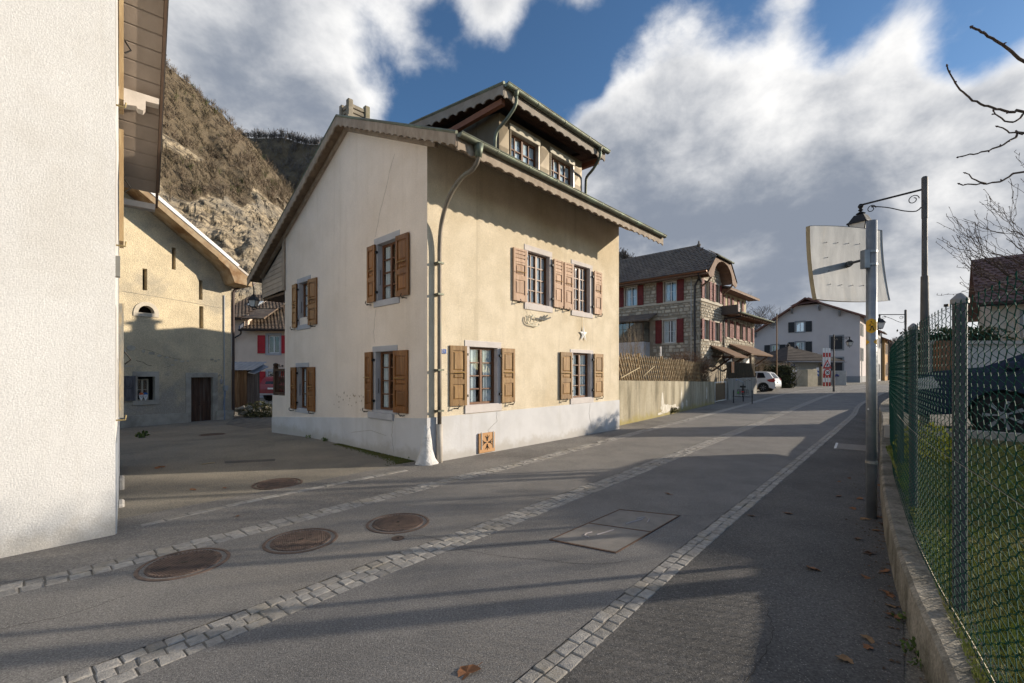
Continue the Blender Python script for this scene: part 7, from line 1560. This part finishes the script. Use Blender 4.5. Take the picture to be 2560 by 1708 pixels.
td_me = td.mesh('tread', M_CAST); hl_me = MB().box(-.022, .022, -.012, .012, .0255, .0262).box(.10, .125, .04, .052, .0255, .0262).box(-.11, -.085, -.06, -.048, .0255, .0262).mesh('lift_hole', M_IRON)
for x, y, lb, rot in ((-2.72, 3.73, 'round cast-iron cover lowest of the three in the near lane, mossy at the rim', .5), (-1.99, 4.24, 'round cast-iron cover in the middle of the row of three in the near lane', .9), (-1.2, 4.73, 'round cast-iron cover highest of the three in the near lane, beside the small valve cap', 1.4), (-3.35, 6.42, 'round rusty cover in the yard just above the stone border', .2), (-8.4, 12.6, 'distant round cover in the shaded yard by the gable wall', 1.1)):
    o = thing('manhole_cover', lb, 'manhole cover', (x, y, zg(x, y) - .007 + (.004 if x > -3 else 0)), rot, 'round manhole covers'); place(cv_me, 'frame', o); place(td_me, 'tread', o); place(hl_me, 'lift_hole', o)
vc = thing('valve_cover', 'small oval valve cap beside the central stone strip', 'cover', (-1.09, 4.29, .01)); MB().lathe([(.062, -.01), (.06, .006), (.048, .006), (.046, .002), (.0, .003)], (0, 0, 0), 18).build('cap', M_CAST, vc); MB().box(-.012, .012, -.004, .004, .003, .008).build('key_hole', M_IRON, vc)
dc = thing('double_cover', 'double rectangular cover filled with concrete in a rusty steel frame', 'cover', (0, 0, .010)); Q4 = [Vector((.35, 4.24, 0)), Vector((.91, 3.93, 0)), Vector((1.86, 4.96, 0)), Vector((1.24, 5.18, 0))]
bl = lambda u, v: Q4[0].lerp(Q4[1], u).lerp(Q4[3].lerp(Q4[2], u), v)
M_LID = mat('cover_concrete', (.25, .232, .21), (.20, .185, .168), 5, .9, .5, 150, speck=(130, (.3, .28, .26), .8, .6), bdist=.006)
M_RUSTF = mat('rusty_frame', (.13, .075, .05), (.08, .055, .042), 16, .8, .5, 60)
for v0, v1 in ((.018, .492), (.508, .982)): MB().hexa([bl(.022, v0) - Vector((0, 0, .02)), bl(.978, v0) - Vector((0, 0, .02)), bl(.978, v1) - Vector((0, 0, .02)), bl(.022, v1) - Vector((0, 0, .02)), bl(.022, v0) + Vector((0, 0, .006)), bl(.978, v0) + Vector((0, 0, .006)), bl(.978, v1) + Vector((0, 0, .006)), bl(.022, v1) + Vector((0, 0, .006))]).build('lid', M_LID, dc)
for u0, u1, v0, v1 in ((0, 1, 0, .016), (0, 1, .984, 1), (0, .02, .017, .983), (.98, 1, .017, .983), (.021, .979, .494, .506)): MB().hexa([bl(u0, v0), bl(u1, v0), bl(u1, v1), bl(u0, v1)] + [bl(a, c_) + Vector((0, 0, .009)) for a, c_ in ((u0, v0), (u1, v0), (u1, v1), (u0, v1))]).build('frame', M_RUSTF, dc)
up_ = Vector((0, 0, .0085))
for pl in ([(.40, .18), (.30, .20), (.27, .25), (.30, .30)], [(.42, .26), (.46, .33), (.50, .42)], [(.50, .60), (.55, .70), (.60, .78)], [(.50, .78), (.58, .84), (.68, .80), (.74, .70)]): MB().tube([bl(*p) + up_ for p in pl], .007, 4).build('chalk_mark', flat('faded_chalk', (.42, .38, .37), .95), dc)
pcv = thing('pavement_cover', 'square pavement cover with a bright edge strip beside the mirror pole', 'cover', (7.25, 9.45, .008), math.radians(52)); MB().box(-.45, .45, -.35, .35, 0, .006).build('lid', M_LID, pcv); MB().box(-.45, .45, .33, .37, .0, .012).build('edge_strip', flat('bright_strip', (.55, .55, .55), .4, .6), pcv)
# leaves
LM = []
for k in range(4):
    r = random.Random(90 + k); b = MB(); n = 14; rim_ = []
    for i in range(n):
        a = 2 * math.pi * i / n; q = (.5 + .12 * math.cos(3 * a + k) + r.uniform(-.08, .05)) * (1.1 if abs(math.cos(a)) > .7 else .75); rim_.append((q * math.cos(a), q * math.sin(a), .10 + .22 * abs(math.sin(a * 1.5 + k)) * r.uniform(.3, 1)))
    b.v = [(0, 0, .06)] + rim_; b.f = [(0, 1 + i, 1 + (i + 1) % n) for i in range(n)]; b.tube([(.45, 0, .12), (.85, .06, .18)], .02, 4); LM.append(b)
LMAT = [mat('leaf_rust', (.26, .115, .05), (.17, .08, .04), 40, .8, coord='O'), mat('leaf_tan', (.33, .20, .10), (.22, .13, .065), 40, .8, coord='O'), mat('leaf_brown', (.17, .10, .065), (.11, .068, .048), 40, .85, coord='O')]
LME = [LM[k].mesh('leaf', LMAT[k % 3]) for k in range(4)] + [LM[1].mesh('leaf', LMAT[0])]
def g2(u, v, z=0.0): Y = (1.6 - z) * 1123 / (v - 930); return ((u - 1280) / 1123 * Y, Y, zg((u - 1280) / 1123 * Y, Y) + .008)
def leaf(u, v, s, lb, k, grp='fallen leaves'):
    p = g2(u, v); o = place(LME[k % 5], 'fallen_leaf', None, p, (R.uniform(-.25, .25), R.uniform(-.25, .25), R.uniform(0, 6.28)), (s, s, s * .55)); tag(o, lb, 'leaf', grp)
leaf(1167, 1687, .115, 'large curled brown leaf at the bottom centre of the road', 4); leaf(2113, 1653, .085, 'tan leaf nearest the bottom edge on the right pavement', 1); leaf(2033, 1426, .10, 'rust-coloured leaf in the middle of the right pavement', 0); leaf(1970, 1286, .08, 'brown leaf just right of the paired kerb stones', 4); leaf(1673, 1238, .09, 'single rust leaf on the lane above the double cover', 0); leaf(1878, 1292, .07, 'dark leaf lying against the right kerb strip', 2); leaf(398, 1171, .13, 'rust leaf lying in the shaded yard near the white building', 0); leaf(593, 1293, .06, 'tiny rust leaf between the stone border and left kerb strip', 4); leaf(482, 1226, .07, 'orange leaf left of the rusty yard cover', 0); leaf(561, 1222, .065, 'orange leaf just beside the rusty yard cover', 4)
for i, (u, v) in enumerate([(2170, 1623), (2171, 1602), (2174, 1385), (2212, 1432), (2165, 1447), (2238, 1545), (2191, 1328), (2123, 1198), (2097, 1243), (2133, 1274), (2150, 1249), (2160, 1300), (2169, 1386), (2098, 1206), (2188, 1329), (2158, 1052), (2180, 1255), (2192, 1270), (2200, 1296), (2205, 1312), (2222, 1490), (2230, 1520), (2145, 1350), (2196, 1215)]): leaf(u, v, R.uniform(.05, .085), 'small dry leaf scattered along the foot of the low fence wall', i, 'leaves along the low wall')
lt_ = MB(); r = random.Random(71)      # crumbled leaf litter and grit along the foot of the low wall
for _ in range(1500):
    i = r.randrange(len(WL)); p = WL[i]
    if not 1.6 < p.y < 9: continue
    w = abs(r.gauss(0, .09)); p = p + normals(WL[max(0, i - 1):i + 2])[0] * (w + .012); q = r.uniform(.004, .016); a = r.uniform(0, 6.28); z = .008
    lt_.poly([(p.x + q * math.cos(a), p.y + q * math.sin(a), z), (p.x + q * .7 * math.cos(a + 1.7), p.y + q * .7 * math.sin(a + 1.7), z + .006), (p.x + q * math.cos(a + 3.1), p.y + q * math.sin(a + 3.1), z + .002), (p.x + q * .7 * math.cos(a + 4.6), p.y + q * .7 * math.sin(a + 4.6), z + .008)])
tag(lt_.build('leaf_litter', mat('litter_brown', (.16, .10, .06), (.09, .06, .042), 30, .9)), 'crumbled brown leaf litter along the foot of the low fence wall', 'leaf litter', kind='stuff')
stk = MB(); p, q = Vector(g2(504, 1162)), Vector(g2(537, 1158)); stk.tube([p, p.lerp(q, .5) + Vector((0, .01, .003)), q], .008, 5); tag(stk.build('stick', mat('dry_stick', (.40, .31, .19), None, 6, .8)), 'thin dry stick lying in the shaded yard', 'stick')
r = random.Random(55)
def sprig(u, v, n, e, lb, m=None):
    b = MB(); leaf_cloud(b, (0, 0, e * .5), (e, e, e * .6), n, e * .32, r, .6); o = b.build('weed', m or mat('weed_green', (.07, .12, .025), (.12, .16, .04), 8, .75)); p = g2(u, v); o.location = p; tag(o, lb, 'weed')
sprig(2288, 1637, 40, .07, 'green weed at the foot of the low wall near the bottom edge'); sprig(2262, 1560, 30, .06, 'grassy weed at the foot of the low wall below the nearest post'); sprig(2300, 1672, 26, .05, 'lowest green weed against the low wall'); sprig(1027, 1149, 60, .07, 'leafy weed at the foot of the white guard stone'); sprig(812, 1103, 50, .08, 'small weed at the foot of the gable plinth'); sprig(770, 1094, 34, .07, 'second small weed farther along the gable plinth'); sprig(355, 1075, 90, .16, 'tuft of grass at the foot of the barn wall')
mo_ = MB()
for _ in range(2600):
    t = r.random(); bb = .35 + 2.9 * t * t; w = abs(r.gauss(0, .16)) * (1 - .6 * t); P = hw(-.03 - w, bb, 0); z = zg(P.x, P.y) + .002; q = r.uniform(.006, .014); a = r.uniform(0, 6.28)
    mo_.tri((P.x - q, P.y, z), (P.x + q, P.y - q * .5, z), (P.x + q * math.cos(a), P.y + q * math.sin(a), z + .018))
tag(mo_.build('moss', mat('moss_green', (.06, .085, .018), (.11, .10, .035), 5, .95)), 'mossy green growth along the foot of the gable plinth', 'moss', kind='stuff')
